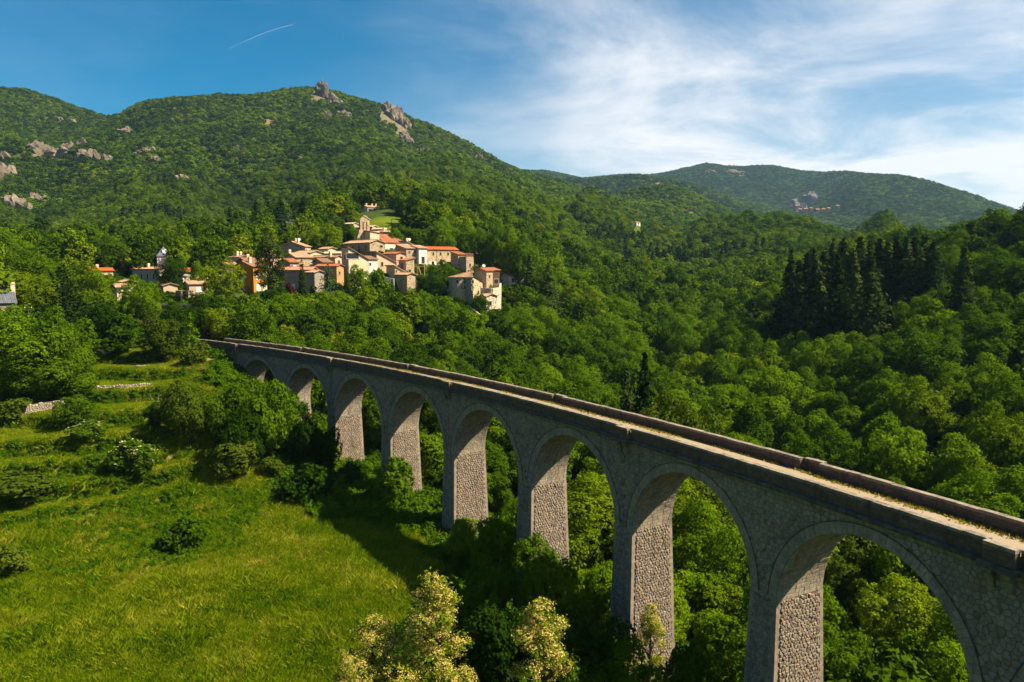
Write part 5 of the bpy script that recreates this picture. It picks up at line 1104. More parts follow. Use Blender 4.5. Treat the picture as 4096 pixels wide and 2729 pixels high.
def leaf_quads(P, Nn, size, rng, asp=0.6):
    n = len(P); r = rng.normal(size=(n, 3)); t = unit(np.cross(Nn, r)); b = np.cross(Nn, t); s = (size * rng.uniform(0.65, 1.3, n))[:, None]
    V = np.stack([P + t * s, P + b * s * asp, P - t * s, P - b * s * asp], 1).reshape(-1, 3); F = np.arange(4 * n).reshape(-1, 4); return V, F
def lobes_of(rng, n, rx, rz, zc, lr, flat=0.0, lean=0.0):
    """lobe centres and radii filling an uneven crown"""
    L = []
    for i in range(n):
        d = unit(rng.normal(size=3)); k = rng.uniform(0.40, 1.12) ** 0.6
        p = np.array([d[0] * rx * k, d[1] * rx * k, zc + d[2] * rz * k]); r = lr * rng.uniform(0.45, 1.25) * (1.1 - 0.35 * max(0, d[2]) * flat)
        L.append((p, r))
    return L
def crown(seed, lobes, n_cl, per, cl_r, size, up=0.35, asp=0.6):
    rng = np.random.default_rng(seed); C_ = np.array([l[0] for l in lobes]); R_ = np.array([l[1] for l in lobes])
    w = R_ ** 2; k = rng.choice(len(lobes), size=n_cl * 4, p=w / w.sum()); d = unit(rng.normal(size=(len(k), 3)) + np.array((0, 0, 0.28)))
    P = C_[k] + d * (R_[k] * rng.uniform(0.80, 1.08, len(k)))[:, None]
    dist = np.linalg.norm(P[:, None] - C_[None], axis=2) / R_[None]; dist[np.arange(len(k)), k] = 9; ok = dist.min(1) > 0.78
    P, d, k = P[ok][:n_cl], d[ok][:n_cl], k[ok][:n_cl]
    n = len(P); idx = np.repeat(np.arange(n), per); Q = P[idx] + rng.normal(size=(n * per, 3)) * cl_r * np.array((1, 1, 0.7))
    Nn = unit(d[idx] * 0.9 + rng.normal(size=(n * per, 3)) * 0.42 + np.array((0, 0, up)))
    V, F = leaf_quads(Q, Nn, size, rng, asp); lv = rng.random(len(lobes)); a = np.clip(lv[k][idx] * .35 + rng.random(n)[idx] * 0.35 + rng.random(n * per) * 0.3, 0, 1)
    return V, F, np.repeat(a, 4)
def trunk(seed, h, r, limbs, spread, lean=0.15, z0=-0.8):
    rnd = random.Random(seed); m = MB(); lx, ly = rnd.uniform(-lean, lean) * h, rnd.uniform(-lean, lean) * h
    pts = [(lx * t * t, ly * t * t, z0 + (h - z0) * t) for t in (0, .25, .5, .75, 1.0)]; m.tube(pts, [r * 1.25, r, r * .8, r * .55, r * .3], 7)
    for i in range(limbs):
        t = rnd.uniform(.35, .8); a = rnd.uniform(0, 6.28); L = spread * rnd.uniform(.6, 1.0); s = np.array((lx * t * t, ly * t * t, z0 + (h - z0) * t)); e = s + np.array((math.cos(a) * L, math.sin(a) * L, L * rnd.uniform(.5, 1.1))); mid = (s + e) / 2 + np.array((0, 0, L * .12))
        m.tube([s, mid, e], [r * .5, r * .33, r * .12], 5)
        for q in range(2): b = a + rnd.uniform(-.8, .8); e2 = mid + np.array((math.cos(b) * L * .5, math.sin(b) * L * .5, L * rnd.uniform(.2, .6))); m.tube([mid, e2], [r * .28, r * .08], 4)
    return m
def conifer(seed, h, r, whorls, per, size, droop=0.35, low=0.08, dens=7, power=1.0, up=0.5):
    """crown of drooping boughs in whorls"""
    rng = np.random.default_rng(seed); P = []; Nn = []; A = []
    for w in range(whorls):
        t = (w + rng.uniform(-.3, .3)) / whorls; z = h * (low + (1 - low) * t); L = r * (1 - t) ** power * rng.uniform(.8, 1.15) + 0.12 * r * (1 - t)
        for k in range(max(3, int(per * (1 - 0.6 * t)))):
            a = rng.uniform(0, 2 * math.pi); l = L * rng.uniform(.7, 1.1); n = max(3, int(dens * l / r) + 2)
            for j in range(n):
                s = ((j + rng.uniform(.2, .9)) / n) ** .65; x = l * s
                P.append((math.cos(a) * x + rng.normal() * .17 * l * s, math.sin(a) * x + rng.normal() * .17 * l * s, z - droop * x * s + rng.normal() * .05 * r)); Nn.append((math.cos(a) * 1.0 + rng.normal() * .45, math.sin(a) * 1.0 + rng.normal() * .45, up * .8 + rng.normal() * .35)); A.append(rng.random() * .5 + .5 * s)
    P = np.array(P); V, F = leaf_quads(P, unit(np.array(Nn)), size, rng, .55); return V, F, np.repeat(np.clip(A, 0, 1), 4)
PROTO = {}
def proto(name, V, F, A, mat): PROTO[name] = to_mesh(name, V, F, mat, {'v': A}); return PROTO[name]
def proto_mb(name, mb, mat): PROTO[name] = to_mesh(name, mb.V, mb.F, mat, {'v': mb.A}); return PROTO[name]
# canonical broadleaf: 10 m tall, crown radius about 3.6 m
NB = 6
for i in range(NB):
    rng = np.random.default_rng(50 + i); rx, rz, zc = [(2.5, 2.6, 6.2), (2.9, 2.2, 6.0), (2.1, 3.2, 6.2), (2.7, 2.7, 5.8), (2.4, 2.9, 6.0), (3.1, 2.3, 6.1)][i]
    lb = lobes_of(rng, 26, rx * 1.08, rz * 1.08, zc, 1.15, .5) + [(np.array((0, 0, zc)), 1.9), (np.array((0.2, 0, zc - 1.5)), 1.7)]
    V, F, A = crown(60 + i, lb, 1050, 9, .17, .155); proto('broad_crown_%d' % i, V, F, A, LEAF['mid'])
    proto_mb('broad_trunk_%d' % i, trunk(i, 6.5, .26, 5, 2.4), BARK)
for i in range(2):
    rng = np.random.default_rng(250 + i); lb = lobes_of(rng, 40, 2.9, 2.7, 5.9, .95, .4) + [(np.array((0, 0, 6)), 1.9), (np.array((0.2, 0, 4.6)), 1.7)]
    V, F, A = crown(260 + i, lb, 1900, 9, .13, .105); proto('grand_crown_%d' % i, V, F, A, LEAF['mid'])
for i in range(5):
    rng = np.random.default_rng(80 + i); rx, rz, zc = [(2.6, 2.5, 6.0), (2.9, 2.2, 5.9), (2.2, 3.0, 6.0), (2.7, 2.6, 5.6), (2.5, 2.4, 6.2)][i]
    lb = lobes_of(rng, 20, rx * 1.05, rz * 1.05, zc, 1.25, .5) + [(np.array((0, 0, zc - .5)), 2.0)]
    V, F, A = crown(90 + i, lb, 330, 7, .27, .29); V = np.vstack([V, np.array(trunk(i + 40, 5, .25, 0, 1).V)]) if False else V; proto('mid_%d' % i, V, F, A, LEAF['forest'])
for i in range(4):
    rng = np.random.default_rng(110 + i); lb = lobes_of(rng, 9, 2.6, 2.2, 4.6, 1.7, .5) + [(np.array((0, 0, 3.6)), 2.4)]
    V, F, A = crown(120 + i, lb, 75, 4, .45, .80); proto('far_%d' % i, V, F, A, LEAF['forest'])
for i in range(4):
    for t_ in ('fresh', 'hazed'): q_ = PROTO['far_%d' % i].copy(); q_.materials.clear(); q_.materials.append(LEAF[t_]); PROTO['far_%s_%d' % (t_, i)] = q_
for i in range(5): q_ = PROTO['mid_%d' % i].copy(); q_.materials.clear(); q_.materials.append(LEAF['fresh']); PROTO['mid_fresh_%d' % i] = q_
for i in range(3):
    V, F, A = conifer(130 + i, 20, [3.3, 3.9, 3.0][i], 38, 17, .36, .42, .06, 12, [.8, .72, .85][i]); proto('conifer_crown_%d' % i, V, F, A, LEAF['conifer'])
    m = MB(); m.tube([(0, 0, -1), (0, 0, 8), (0, 0, 19)], [.36, .26, .05], 7); proto_mb('conifer_trunk_%d' % i, m, BARK)
for i in range(2): V, F, A = conifer(140 + i, 16, 3.6, 18, 12, .80, .3, .04, 6, .62); proto('conifer_mid_%d' % i, V, F, A, LEAF['conifer_far'])
m = MB(); m.tube([(0, 0, -1), (0, 0, 6), (0, 0, 12.5)], [.34, .22, .04], 7); proto_mb('cedar_trunk', m, BARK)
m = MB(); m.tube([(0, 0, -1), (0, 0, 8)], [.2, .08], 6); proto_mb('stub_trunk', m, BARK)
V, F, A = conifer(145, 14, 4.6, 26, 10, .30, .10, .10, 10, .75, .8); proto('cedar_crown', V, F, A, LEAF['cedar'])
V, F, A = conifer(146, 10, 3.0, 26, 9, .26, .05, .05, 8, .8, .6); proto('young_crown', V, F, A, LEAF['bright'])
lb = [(np.array((0.25 * math.sin(i * 2.1) * (1 - i / 24), .25 * math.cos(i * 2.1) * (1 - i / 24), .6 + i * .6)), .95 * (1 - (i / 24) ** 2.2) * (0.7 + .3 * min(1, i / 4)) + .06) for i in range(24)]
V, F, A = crown(150, lb, 900, 6, .10, .15, .8); proto('cypress_crown', V, F, A, LEAF['cypress'])
rng = np.random.default_rng(160); lb = []
for i in range(26):
    a = rng.uniform(0, 6.28); t = rng.uniform(0, 1); lb.append((np.array((math.cos(a) * (2.6 - 1.2 * t) * rng.uniform(.3, 1), math.sin(a) * (2.6 - 1.2 * t) * rng.uniform(.3, 1), 4.5 + t * 8)), rng.uniform(.65, 1.1)))
V, F, A = crown(161, lb, 700, 9, .24, .22, .6, .35); proto('pine_crown', V, F, A, LEAF['pine']); proto_mb('pine_trunk', trunk(3, 12, .3, 8, 2.2, .03), BARK)
for i in range(3):          # shrubs: 2 m across, 1.8 m tall, no bare stem
    rng = np.random.default_rng(170 + i); lb = lobes_of(rng, 12, .72, .6, .75, .38, .2) + [(np.array((0, 0, .55)), .6)]
    V, F, A = crown(180 + i, lb, 330, 8, .07, .085); proto('shrub_%d' % i, V, F, A, LEAF['mid'])
    lb = lobes_of(rng, 9, .8, .35, .35, .34, .2); V, F, A = crown(190 + i, lb, 120, 7, .09, .12); proto('bramble_%d' % i, V, F, A, LEAF['bramble'])
    m = MB(); rr = random.Random(i)
    for q in range(5): a = rr.uniform(0, 6.28); m.tube([(0, 0, -.3), (math.cos(a) * .25, math.sin(a) * .25, .5), (math.cos(a) * .5, math.sin(a) * .5, 1.1)], [.05, .035, .012], 5)
    proto_mb('shrub_stem_%d' % i, m, BARK)
rng = np.random.default_rng(175); lb = lobes_of(rng, 14, .72, .6, .8, .36, .2)
V, F, A = crown(185, lb, 300, 8, .07, .085); proto('elder_leaves', V, F, A, LEAF['mid'])
P_ = []; rng = np.random.default_rng(5)
for p, r in lb:
    for q in range(15): d = unit(rng.normal(size=3) + np.array((.25, -.35, .8))); P_.append(p + d * r * 1.08)
P_ = np.array(P_); idx = np.repeat(np.arange(len(P_)), 7); Q = P_[idx] + rng.normal(size=(len(idx), 3)) * np.array((.045, .045, .012)); V, F = leaf_quads(Q, unit(rng.normal(size=(len(idx), 3)) * .3 + np.array((0, -.2, 1))), .042, rng, .9); proto('elder_flowers', V, F, np.repeat(rng.random(len(idx)), 4), LEAF['elder'])
for i in range(3):          # flowering false acacia, 14 m tall: narrow uneven crown with hanging clusters
    rng = np.random.default_rng(200 + i); lb = []
    for q in range(60):
        t = rng.uniform(0, 1) ** .8; a = rng.uniform(0, 6.28); rad = (3.4 * (1 - t) ** .8 + .22) * rng.uniform(.35, 1.05); lb.append((np.array((math.cos(a) * rad, math.sin(a) * rad, 3.4 + 10.3 * t)), rng.uniform(.45, .85) * (1.05 - .40 * t)))
    V, F, A = crown(210 + i, lb, 900, 7, .18, .11, .2, .5); proto('acacia_crown_%d' % i, V, F, A, LEAF['yellow']); proto_mb('acacia_trunk_%d' % i, trunk(20 + i, 12, .2, 12, 1.5, .03), BARK)
    V, F, A = crown(220 + i, lb, 1300, 13, .12, .060, .1, .6); proto('acacia_flowers_%d' % i, V, F, A, LEAF['flower'])
def dead_tree(seed, h):
    rnd = random.Random(seed); m = MB()
    def grow(p, d, L, r, k):
        e = p + d * L; m.tube([p, (p + e) / 2 + np.array((rnd.gauss(0, .04), rnd.gauss(0, .04), 0)) * L, e], [r, r * .8, r * .55], 5)
        if k == 0: return
        for q in range(3): nd = d + np.array((rnd.gauss(0, .55), rnd.gauss(0, .55), rnd.gauss(.15, .3))); nd = nd / np.linalg.norm(nd); grow(e, nd, L * rnd.uniform(.5, .8), r * .55, k - 1)
    grow(np.array((0, 0, -.4)), np.array((0, 0, 1.0)), h * .4, h * .03, 4); return m
proto_mb('dead_tree', dead_tree(2, 5.0), TWIG)
# ---- grass tufts
def tuft(seed, n, h, spread):
    rng = np.random.default_rng(seed); b = rng.normal(size=(n, 2)) * spread; a = rng.uniform(0, 6.28, n); w = rng.uniform(.012, .03, n); hh = h * rng.uniform(.5, 1.15, n); ln = rng.normal(size=(n, 2)) * .28 * hh[:, None] + np.array((-.10, -.03)) * hh[:, None]
    V = np.zeros((n, 4, 3)); V[:, 0, :2] = b + np.stack([np.cos(a) * w, np.sin(a) * w], 1); V[:, 1, :2] = b - np.stack([np.cos(a) * w, np.sin(a) * w], 1); V[:, 2, :2] = b + ln * .45; V[:, 2, 2] = hh * .65; V[:, 3, :2] = b + ln; V[:, 3, 2] = hh
    V[:, 2, :2] -= np.stack([np.cos(a) * w, np.sin(a) * w], 1) * .5; F = np.concatenate([np.arange(n)[:, None] * 4 + np.array((0, 1, 2)), np.arange(n)[:, None] * 4 + np.array((0, 2, 3))]); return V.reshape(-1, 3), F, np.repeat(rng.random(n), 4)
for i in range(3): V, F, A = tuft(230 + i, 70, [.55, .75, .65][i], .34); proto('tuft_%d' % i, V, F, A, LEAF['grass'])

# ---- placing
PROTECT = [(h['uL'] - 1, h['uR'] + 1, h['ve'] + 0.86 * (h['vb'] - h['ve']), h['d'] + 1.5) for h in HOUSES] + [(447, 483, 298, 240), (518, 529, 305, 234), (134, 176, 316, 186), (157, 171, 258, 262), (359, 392, 240, 289), (240, 252, 300, 240), (203, 250, 352, 140), (469, 483, 314, 216), (368, 384, 227, 326), (362, 389, 214, 391), (374, 398, 225, 330)]
def room(x, y, hgt, half):
    """largest height up to hgt a tree may have here without hiding a building from the valley side"""
    d = math.hypot(x, y); z = gz(x, y); u, _ = proj(x, y, z); hp = half * F_PX / d
    for (a, b, v, dd) in PROTECT:
        if d < dd and u + hp > a and u - hp < b:
            zt = at(u, v, d).z; hgt = min(hgt, zt - z)
    return hgt
HREC = [(np.array(h['C']), h['tR'], h['nR'], h['a'], h['b']) for h in HOUSES]
def in_house(x, y, m):
    for Cc, tR, nR, a, b in HREC:
        s = (x - Cc[0]) * tR[0] + (y - Cc[1]) * tR[1]; t = -((x - Cc[0]) * nR[0] + (y - Cc[1]) * nR[1])
        if -m < s < a + m and -m < t < b + m: return True
    return False
VS_ = np.linspace(S_MIN, S_MAX, 220); VP_ = vmap(VS_, 0.0, 0.0)[:, :2]; VN_ = np.stack([-np.cos(VTH + KV * VS_), np.sin(VTH + KV * VS_)], 1)
def via_side(x, y):
    """(offset left of the centre line, distance along)"""
    dd = (VP_[:, 0] - x) ** 2 + (VP_[:, 1] - y) ** 2; i = int(dd.argmin()); return (x - VP_[i, 0]) * VN_[i, 0] + (y - VP_[i, 1]) * VN_[i, 1], float(VS_[i])
def plant(name, label, cat, pos, scl, parts, rot, mats=None, group=None):
    root = thing(name, label, cat, pos, group); root.rotation_euler = (0, 0, rot)
    for i, (pn, mn) in enumerate(parts):
        o = link(pn, PROTO[mn], root); o.scale = scl
        if mats and mats.get(pn): o.material_slots[0].link = 'OBJECT'; o.material_slots[0].material = mats[pn]
    return root
rq = random.Random(21)
USED = []     # (x, y, radius) of set plants
def put(kind, label, u, vb, vt, d, wpx=None, tone=None, sink=0.0, cat=None, name=None, fix=False):
    """a plant seen standing at column u with its top at row vt, foot near row vb, at distance d"""
    if d < 150 and not fix and kind != 'acacia' and (u < 430 or kind == 'shrub'):
        dg = pix2ground(u, vb, 45., 200., 0.0)
        if dg and .6 < dg / d < 1.5: d = dg
    p = at(u, vb, d); z = gz(p.x, p.y); zt = at(u, vt, d).z; hgt = max(zt - z + sink, 0.8); w = (wpx * d / F_PX) if wpx else hgt * .7; rot = rq.uniform(0, 6.28); i = rq.randrange(6)
    
    if kind == 'broad': w = max(w, hgt * .60); sink = .22 * hgt; hgt *= 1.22
    pos = (p.x, p.y, z - sink); USED.append((p.x, p.y, w / 2)); t = LEAF.get(tone)
    if kind == 'broad': return plant(name or 'broadleaf_tree', label, cat or 'tree', pos, (w / 7.2, w / 7.2, hgt / 9.4), [('trunk', 'broad_trunk_%d' % i), ('crown', ('grand_crown_%d' % (i % 2)) if w > 8.5 else 'broad_crown_%d' % i)], rot, {'crown': t})
    if kind == 'shrub': return plant(name or 'shrub', label, cat or 'shrub', pos, (w / 2.0, w / 2.0, hgt / 1.65), [('stem', 'shrub_stem_%d' % (i % 3)), ('foliage', 'shrub_%d' % (i % 3))], rot, {'foliage': t})
    if kind == 'elder': return plant(name or 'elder_bush', label, cat or 'bush', pos, (w / 2.0, w / 2.0, hgt / 1.7), [('stem', 'shrub_stem_0'), ('foliage', 'elder_leaves'), ('blossom', 'elder_flowers')], rot)
    if kind == 'conifer': return plant(name or 'conifer', label, cat or 'tree', pos, (w / 5.4, w / 5.4, hgt / 20), [('trunk', 'conifer_trunk_%d' % (i % 3)), ('crown', 'conifer_crown_%d' % (i % 3))], rot, {'crown': t})
    if kind == 'cedar': return plant(name or 'cedar', label, cat or 'tree', pos, (w / 8.6, w / 8.6, hgt / 14), [('trunk', 'cedar_trunk'), ('crown', 'cedar_crown')], rot, {'crown': t})
    if kind == 'young': return plant(name or 'young_tree', label, cat or 'tree', pos, (w / 5.6, w / 5.6, hgt / 10), [('trunk', 'stub_trunk'), ('crown', 'young_crown')], rot, {'crown': t})
    if kind == 'cypress': return plant(name or 'cypress', label, cat or 'tree', pos, (w / 2.1, w / 2.1, hgt / 15), [('trunk', 'stub_trunk'), ('crown', 'cypress_crown')], rot)
    if kind == 'pine': return plant(name or 'pine', label, cat or 'tree', pos, (w / 6.0, w / 6.0, hgt / 13.3), [('trunk', 'pine_trunk'), ('crown', 'pine_crown')], rot, {'crown': t})
    if kind == 'acacia': return plant(name or 'flowering_acacia', label, cat or 'tree', pos, (w / 4.6, w / 4.6, hgt / 14), [('trunk', 'acacia_trunk_%d' % (i % 3)), ('crown', 'acacia_crown_%d' % (i % 3)), ('blossom', 'acacia_flowers_%d' % (i % 3))], rot)
    if kind == 'dead': return plant(name or 'dead_tree', label, cat or 'tree', pos, (hgt / 5, hgt / 5, hgt / 5), [('branches', 'dead_tree')], rot)
# -- foreground and meadow
put('acacia', 'tall false acacia covered in cream blossom at the bottom middle', 436, 682, 575, 52, 86)
put('acacia', 'smaller blossoming acacia at the bottom left of the tall one', 374, 682, 616, 53, 72)
put('acacia', 'blossoming acacia at the bottom edge nearest the tall pier', 541, 682, 601, 50, 90)
put('acacia', 'short blossoming acacia half out of the bottom edge', 345, 690, 652, 50, 34)
put('acacia', 'pale flowering acacia in front of the pier foot', 650, 655, 606, 60, 46)
put('broad', 'big leafy tree left of the pier, in front of the viaduct', 497, 640, 514, 81, 56, 'bright')
put('broad', 'leafy tree at the left of the bushy mass by the pier', 466, 620, 520, 84, 46, 'bright')
put('broad', 'leafy tree nearest the pier in the bushy mass', 533, 640, 532, 76, 44, 'mid')
put('broad', 'front tree of the bushy mass by the pier', 482, 650, 556, 68, 60, 'mid')
put('broad', 'yellowish tree hiding the foot of the fifth pier', 556, 650, 548, 68, 44, 'yellow')
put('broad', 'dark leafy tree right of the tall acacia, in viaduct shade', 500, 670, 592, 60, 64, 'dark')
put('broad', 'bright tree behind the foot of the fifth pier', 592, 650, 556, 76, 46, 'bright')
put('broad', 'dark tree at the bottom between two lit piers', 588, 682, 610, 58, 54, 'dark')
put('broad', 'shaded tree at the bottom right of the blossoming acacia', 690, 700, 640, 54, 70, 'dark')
put('broad', 'leafy tree at the bottom edge in front of the pier foot', 610, 700, 640, 52, 60, 'mid')
put('elder', 'elder bush with white flower heads alone in the meadow', 133, 484, 441, 101, 42)
put('elder', 'low elder bush with white flower heads by the terrace wall', 88, 443, 421, 112, 31)
put('broad', 'small apple tree with a bent trunk in the meadow', 233, 481, 437, 101, 47, 'olive')
put('shrub', 'round dark shrub at the meadow edge by the viaduct shadow', 304, 508, 464, 92, 50, 'dark')
put('shrub', 'green shrub alone in the middle of the meadow', 181, 554, 517, 80, 40, 'mid')
put('shrub', 'broad shrub at the left edge above the bright meadow', 21, 500, 470, 97, 58, 'olive')
put('shrub', 'shrub cut by the left edge low in the meadow', 2, 580, 545, 76, 40, 'olive')
put('shrub', 'dry olive shrub beside the apple tree', 274, 478, 455, 98, 26, 'olive')
put('broad', 'dense small tree below the dry stone wall on the left', 75, 432, 394, 113, 34, 'mid')
put('broad', 'big spreading tree left of the second arch', 190, 445, 377, 116, 46, 'olive', fix=True)
put('broad', 'leafy tree right in front of the third arch pier', 272, 458, 376, 114, 38, 'bright', fix=True)
put('broad', 'bushy tree standing before the first arches', 225, 450, 380, 116, 36, 'mid', fix=True)
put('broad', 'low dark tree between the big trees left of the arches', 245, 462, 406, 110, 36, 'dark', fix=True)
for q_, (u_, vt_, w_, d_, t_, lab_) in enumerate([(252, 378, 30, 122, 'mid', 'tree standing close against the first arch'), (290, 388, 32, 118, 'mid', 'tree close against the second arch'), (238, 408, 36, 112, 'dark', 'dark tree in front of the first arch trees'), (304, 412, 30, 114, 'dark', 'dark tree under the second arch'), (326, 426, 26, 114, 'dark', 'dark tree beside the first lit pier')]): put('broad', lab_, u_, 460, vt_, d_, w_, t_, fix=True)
put('dead', 'bare grey dead tree on the terrace left of the big trees', 159, 432, 390, 112)
put('broad', 'small dark tree with a bare trunk by the dead tree', 158, 434, 404, 109, 28, 'dark')
put('shrub', 'ivy-clad bush climbing the foot of the lit third pier', 396, 508, 457, 96, 46, 'mid')
put('shrub', 'ivy bush on the corner of the next pier foot', 455, 532, 502, 86, 14, 'dark')
put('young', 'slim sapling growing in front of the second lit pier', 333, 470, 432, 102, 26, 'bright')
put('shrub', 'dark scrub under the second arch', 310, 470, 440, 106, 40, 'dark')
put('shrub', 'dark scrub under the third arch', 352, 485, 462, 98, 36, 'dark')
# -- terraces and left trees
put('broad', 'huge bright tree at the left edge above the terraces', 30, 400, 312, 124, 86, 'bright')
put('broad', 'bright tree next to the huge one on the left', 70, 395, 306, 128, 46, 'bright')
put('broad', 'dark lower tree under the huge bright tree', 58, 405, 345, 120, 70, 'mid')
put('broad', 'darker tree at the left edge behind the terraces', 6, 375, 330, 140, 50, 'bright')
put('cedar', 'broad dark cedar in the left trees', 66, 312, 262, 178, 50, 'conifer')
put('broad', 'round light green tree over the road bridge', 142, 312, 275, 182, 36, 'bright')
put('broad', 'yellow-green willow behind the dark cedar', 92, 305, 261, 196, 44, 'yellow')
put('broad', 'yellow-green tree group at the far left edge', 14, 305, 269, 198, 50, 'yellow')
put('broad', 'green tree left of the cedar', 38, 310, 275, 192, 34, 'yellow')
put('broad', 'dark tree below the round light green tree', 108, 325, 300, 168, 34, 'dark')
put('shrub', 'dark hedge shrub beside the white road bridge', 118, 338, 312, 158, 32, 'dark')
put('broad', 'leaning olive tree on the terraces', 165, 364, 320, 130, 40, 'olive')
put('broad', 'small round tree above the white bathtub', 118, 357, 336, 140, 24, 'mid')
put('shrub', 'rounded olive shrub on the terrace by the track end', 197, 365, 341, 132, 26, 'olive')
put('young', 'young bright green tree where the track meets the hill', 191, 342, 312, 152, 24, 'bright')
put('shrub', 'olive shrub at the left end of the dry stone wall', 8, 418, 398, 118, 36, 'olive')
put('shrub', 'small shrub under the arch of the road bridge', 157, 321, 313, 172, 12, 'olive')
put('broad', 'bright tree before the slate-roofed house at the left edge', 4, 335, 303, 166, 34, 'bright')
put('broad', 'dark tree right of the road bridge', 182, 335, 300, 168, 32, 'dark')
put('broad', 'dark tree above the tunnel cutting', 206, 338, 296, 172, 34, 'dark')
put('broad', 'yellowish tree on the bank behind the parapet end', 218, 340, 306, 168, 24, 'yellow')
put('broad', 'dark round tree hiding the foot of the slate spire', 172, 290, 257, 240, 28, 'dark')
put('broad', 'bright feathery locust tree left of the ochre villa', 222, 297, 259, 212, 40, 'yellow')
put('broad', 'small bright locust tree beside the white house', 198, 285, 264, 225, 12, 'yellow')
put('cypress', 'small dark cypress beside the pinkish house', 186, 304, 280, 212, 5)
put('cypress', 'tall dark cypress before the grey rendered house', 303, 305, 256.5, 214, 8)
put('cypress', 'slim dark cypress below the ochre villa', 250, 310, 284, 210, 6)
put('cypress', 'small cypress in front of the pale upper house', 344, 232, 221, 320, 2.6)
put('pine', 'tall open pine in front of the village left half', 272, 310, 235, 212, 32, 'pine')
put('conifer', 'green spruce below the tall open pine', 275, 310, 272, 206, 24, 'pine')
put('cedar', 'blue-green cedar in front of the village', 329, 318, 262, 214, 30, 'cedar')
put('shrub', 'purple-leaved shrub below the grey rendered house', 289, 304, 283, 214, 14, 'purple')
put('broad', 'fresh green tree against the tall tower house', 356, 300, 263, 222, 20, 'bright')
put('broad', 'large yellow-green plane tree behind the left roofs', 324, 262, 224, 283, 38, 'yellow')
put('broad', 'leafy tree between bell wall and upper houses', 352, 246, 226, 298, 14, 'bright')
for q, (u, vt, d, w, lab) in enumerate([(395, 227, 300, 16, 'first'), (405, 226, 304, 18, 'second'), (416, 228, 302, 20, 'third'), (430, 230, 296, 22, 'fourth')]): put('broad', lab + ' from the left of the trees behind the church roof', u, 252, vt, d, w, 'bright' if q % 2 == 0 else 'mid')
for q, (u, vt, d, w, t) in enumerate([(465, 221, 300, 34, 'bright'), (480, 226, 286, 26, 'mid'), (494, 223, 282, 30, 'bright'), (512, 228, 276, 30, 'yellow'), (526, 234, 272, 26, 'bright')]): put('broad', ['leftmost', 'second', 'middle', 'fourth', 'rightmost'][q] + ' of the tall plane trees at the right end of the village', u, 276, vt, d, w, t, name='plane_tree')
put('conifer', 'dark pine beside the pink house', 530, 300, 252, 248, 20, 'pine'); put('conifer', 'dark pine at the right edge of the village', 548, 305, 262, 246, 22, 'pine')
put('broad', 'bushy tree below the long orange-roofed house', 440, 295, 259.5, 243, 34, 'mid'); put('broad', 'dark tree between the stone house and round tower', 432, 304, 275, 234, 28, 'dark'); put('broad', 'tree in front of the round tower house', 480, 318, 293, 221, 18, 'mid')
put('broad', 'low tree right of the yurt', 541, 315, 296, 236, 12, 'mid')
put('shrub', 'vine mass over the village terrace', 380, 283, 269, 229, 26, 'bright'); put('cypress', 'green cypress by the square rubble house', 392.5, 300, 278, 226, 7)
put('conifer', 'single tall dark spruce behind the viaduct', 644, 425, 350, 118, 44, 'conifer'); put('conifer', 'smaller dark spruce left of the tall one', 626, 425, 366, 124, 30, 'pine'); put('broad', 'tree with a bare twiggy top right of the tall spruce', 673, 430, 385, 108, 26, 'olive')
# -- conifer stand on the right slope
rs = random.Random(9); stand = [(788, 249, 308), (796, 252, 312), (803, 247, 316), (811, 243, 316), (820, 247, 318), (829, 240, 317), (839, 236, 318), (847, 242, 316), (856, 238, 314), (866, 233, 312), (875, 238, 310), (884, 236, 306), (893, 228, 304), (902, 233, 302), (911, 230, 298), (921, 236, 294), (930, 242, 290), (962, 243, 282), (968, 262, 296), (851, 250, 322), (834, 250, 324), (868, 247, 318), (812, 256, 322)]
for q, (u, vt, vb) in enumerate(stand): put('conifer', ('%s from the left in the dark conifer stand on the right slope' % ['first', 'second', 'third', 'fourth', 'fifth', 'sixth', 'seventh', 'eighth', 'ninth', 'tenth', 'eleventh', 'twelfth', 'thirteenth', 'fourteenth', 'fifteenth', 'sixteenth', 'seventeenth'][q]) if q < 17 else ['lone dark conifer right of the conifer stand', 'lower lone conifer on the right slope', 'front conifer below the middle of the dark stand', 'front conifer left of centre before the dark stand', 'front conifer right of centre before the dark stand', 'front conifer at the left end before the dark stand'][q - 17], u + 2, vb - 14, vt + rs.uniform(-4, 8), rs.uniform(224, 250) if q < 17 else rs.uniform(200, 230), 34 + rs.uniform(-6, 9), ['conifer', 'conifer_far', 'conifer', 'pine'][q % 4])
# -- dark conifers and cedars above the village
for q, (u, vt, d, w, t) in enumerate([(232, 206, 360, 18, 'conifer'), (246, 209, 345, 20, 'cedar'), (258, 200, 380, 20, 'conifer'), (268, 208, 350, 16, 'pine'), (282, 197, 390, 22, 'conifer'), (290, 205, 360, 22, 'cedar'), (305, 196, 385, 18, 'conifer'), (318, 208, 340, 14, 'brown'), (326, 202, 370, 20, 'cedar'), (338, 192, 400, 24, 'conifer'), (345, 203, 375, 20, 'cedar'), (115, 225, 330, 22, 'conifer'), (150, 232, 320, 24, 'conifer'), (142, 240, 300, 18, 'conifer'), (126, 246, 292, 16, 'pine'), (225, 216, 340, 16, 'pine'), (210, 226, 320, 18, 'cedar')]):
    put('cedar' if t == 'cedar' else 'conifer', ['first', 'second', 'third', 'fourth', 'fifth', 'sixth', 'seventh', 'eighth, reddish,', 'ninth', 'tenth, tallest,', 'eleventh', 'leftmost', 'tall', 'middle', 'low', 'next-to-left', 'bluish'][q] + (' from the left of the dark conifers above the village' if q < 11 else ' dark conifer in the hillside wood above the slate spire'), u, 262, vt, d, w, t)

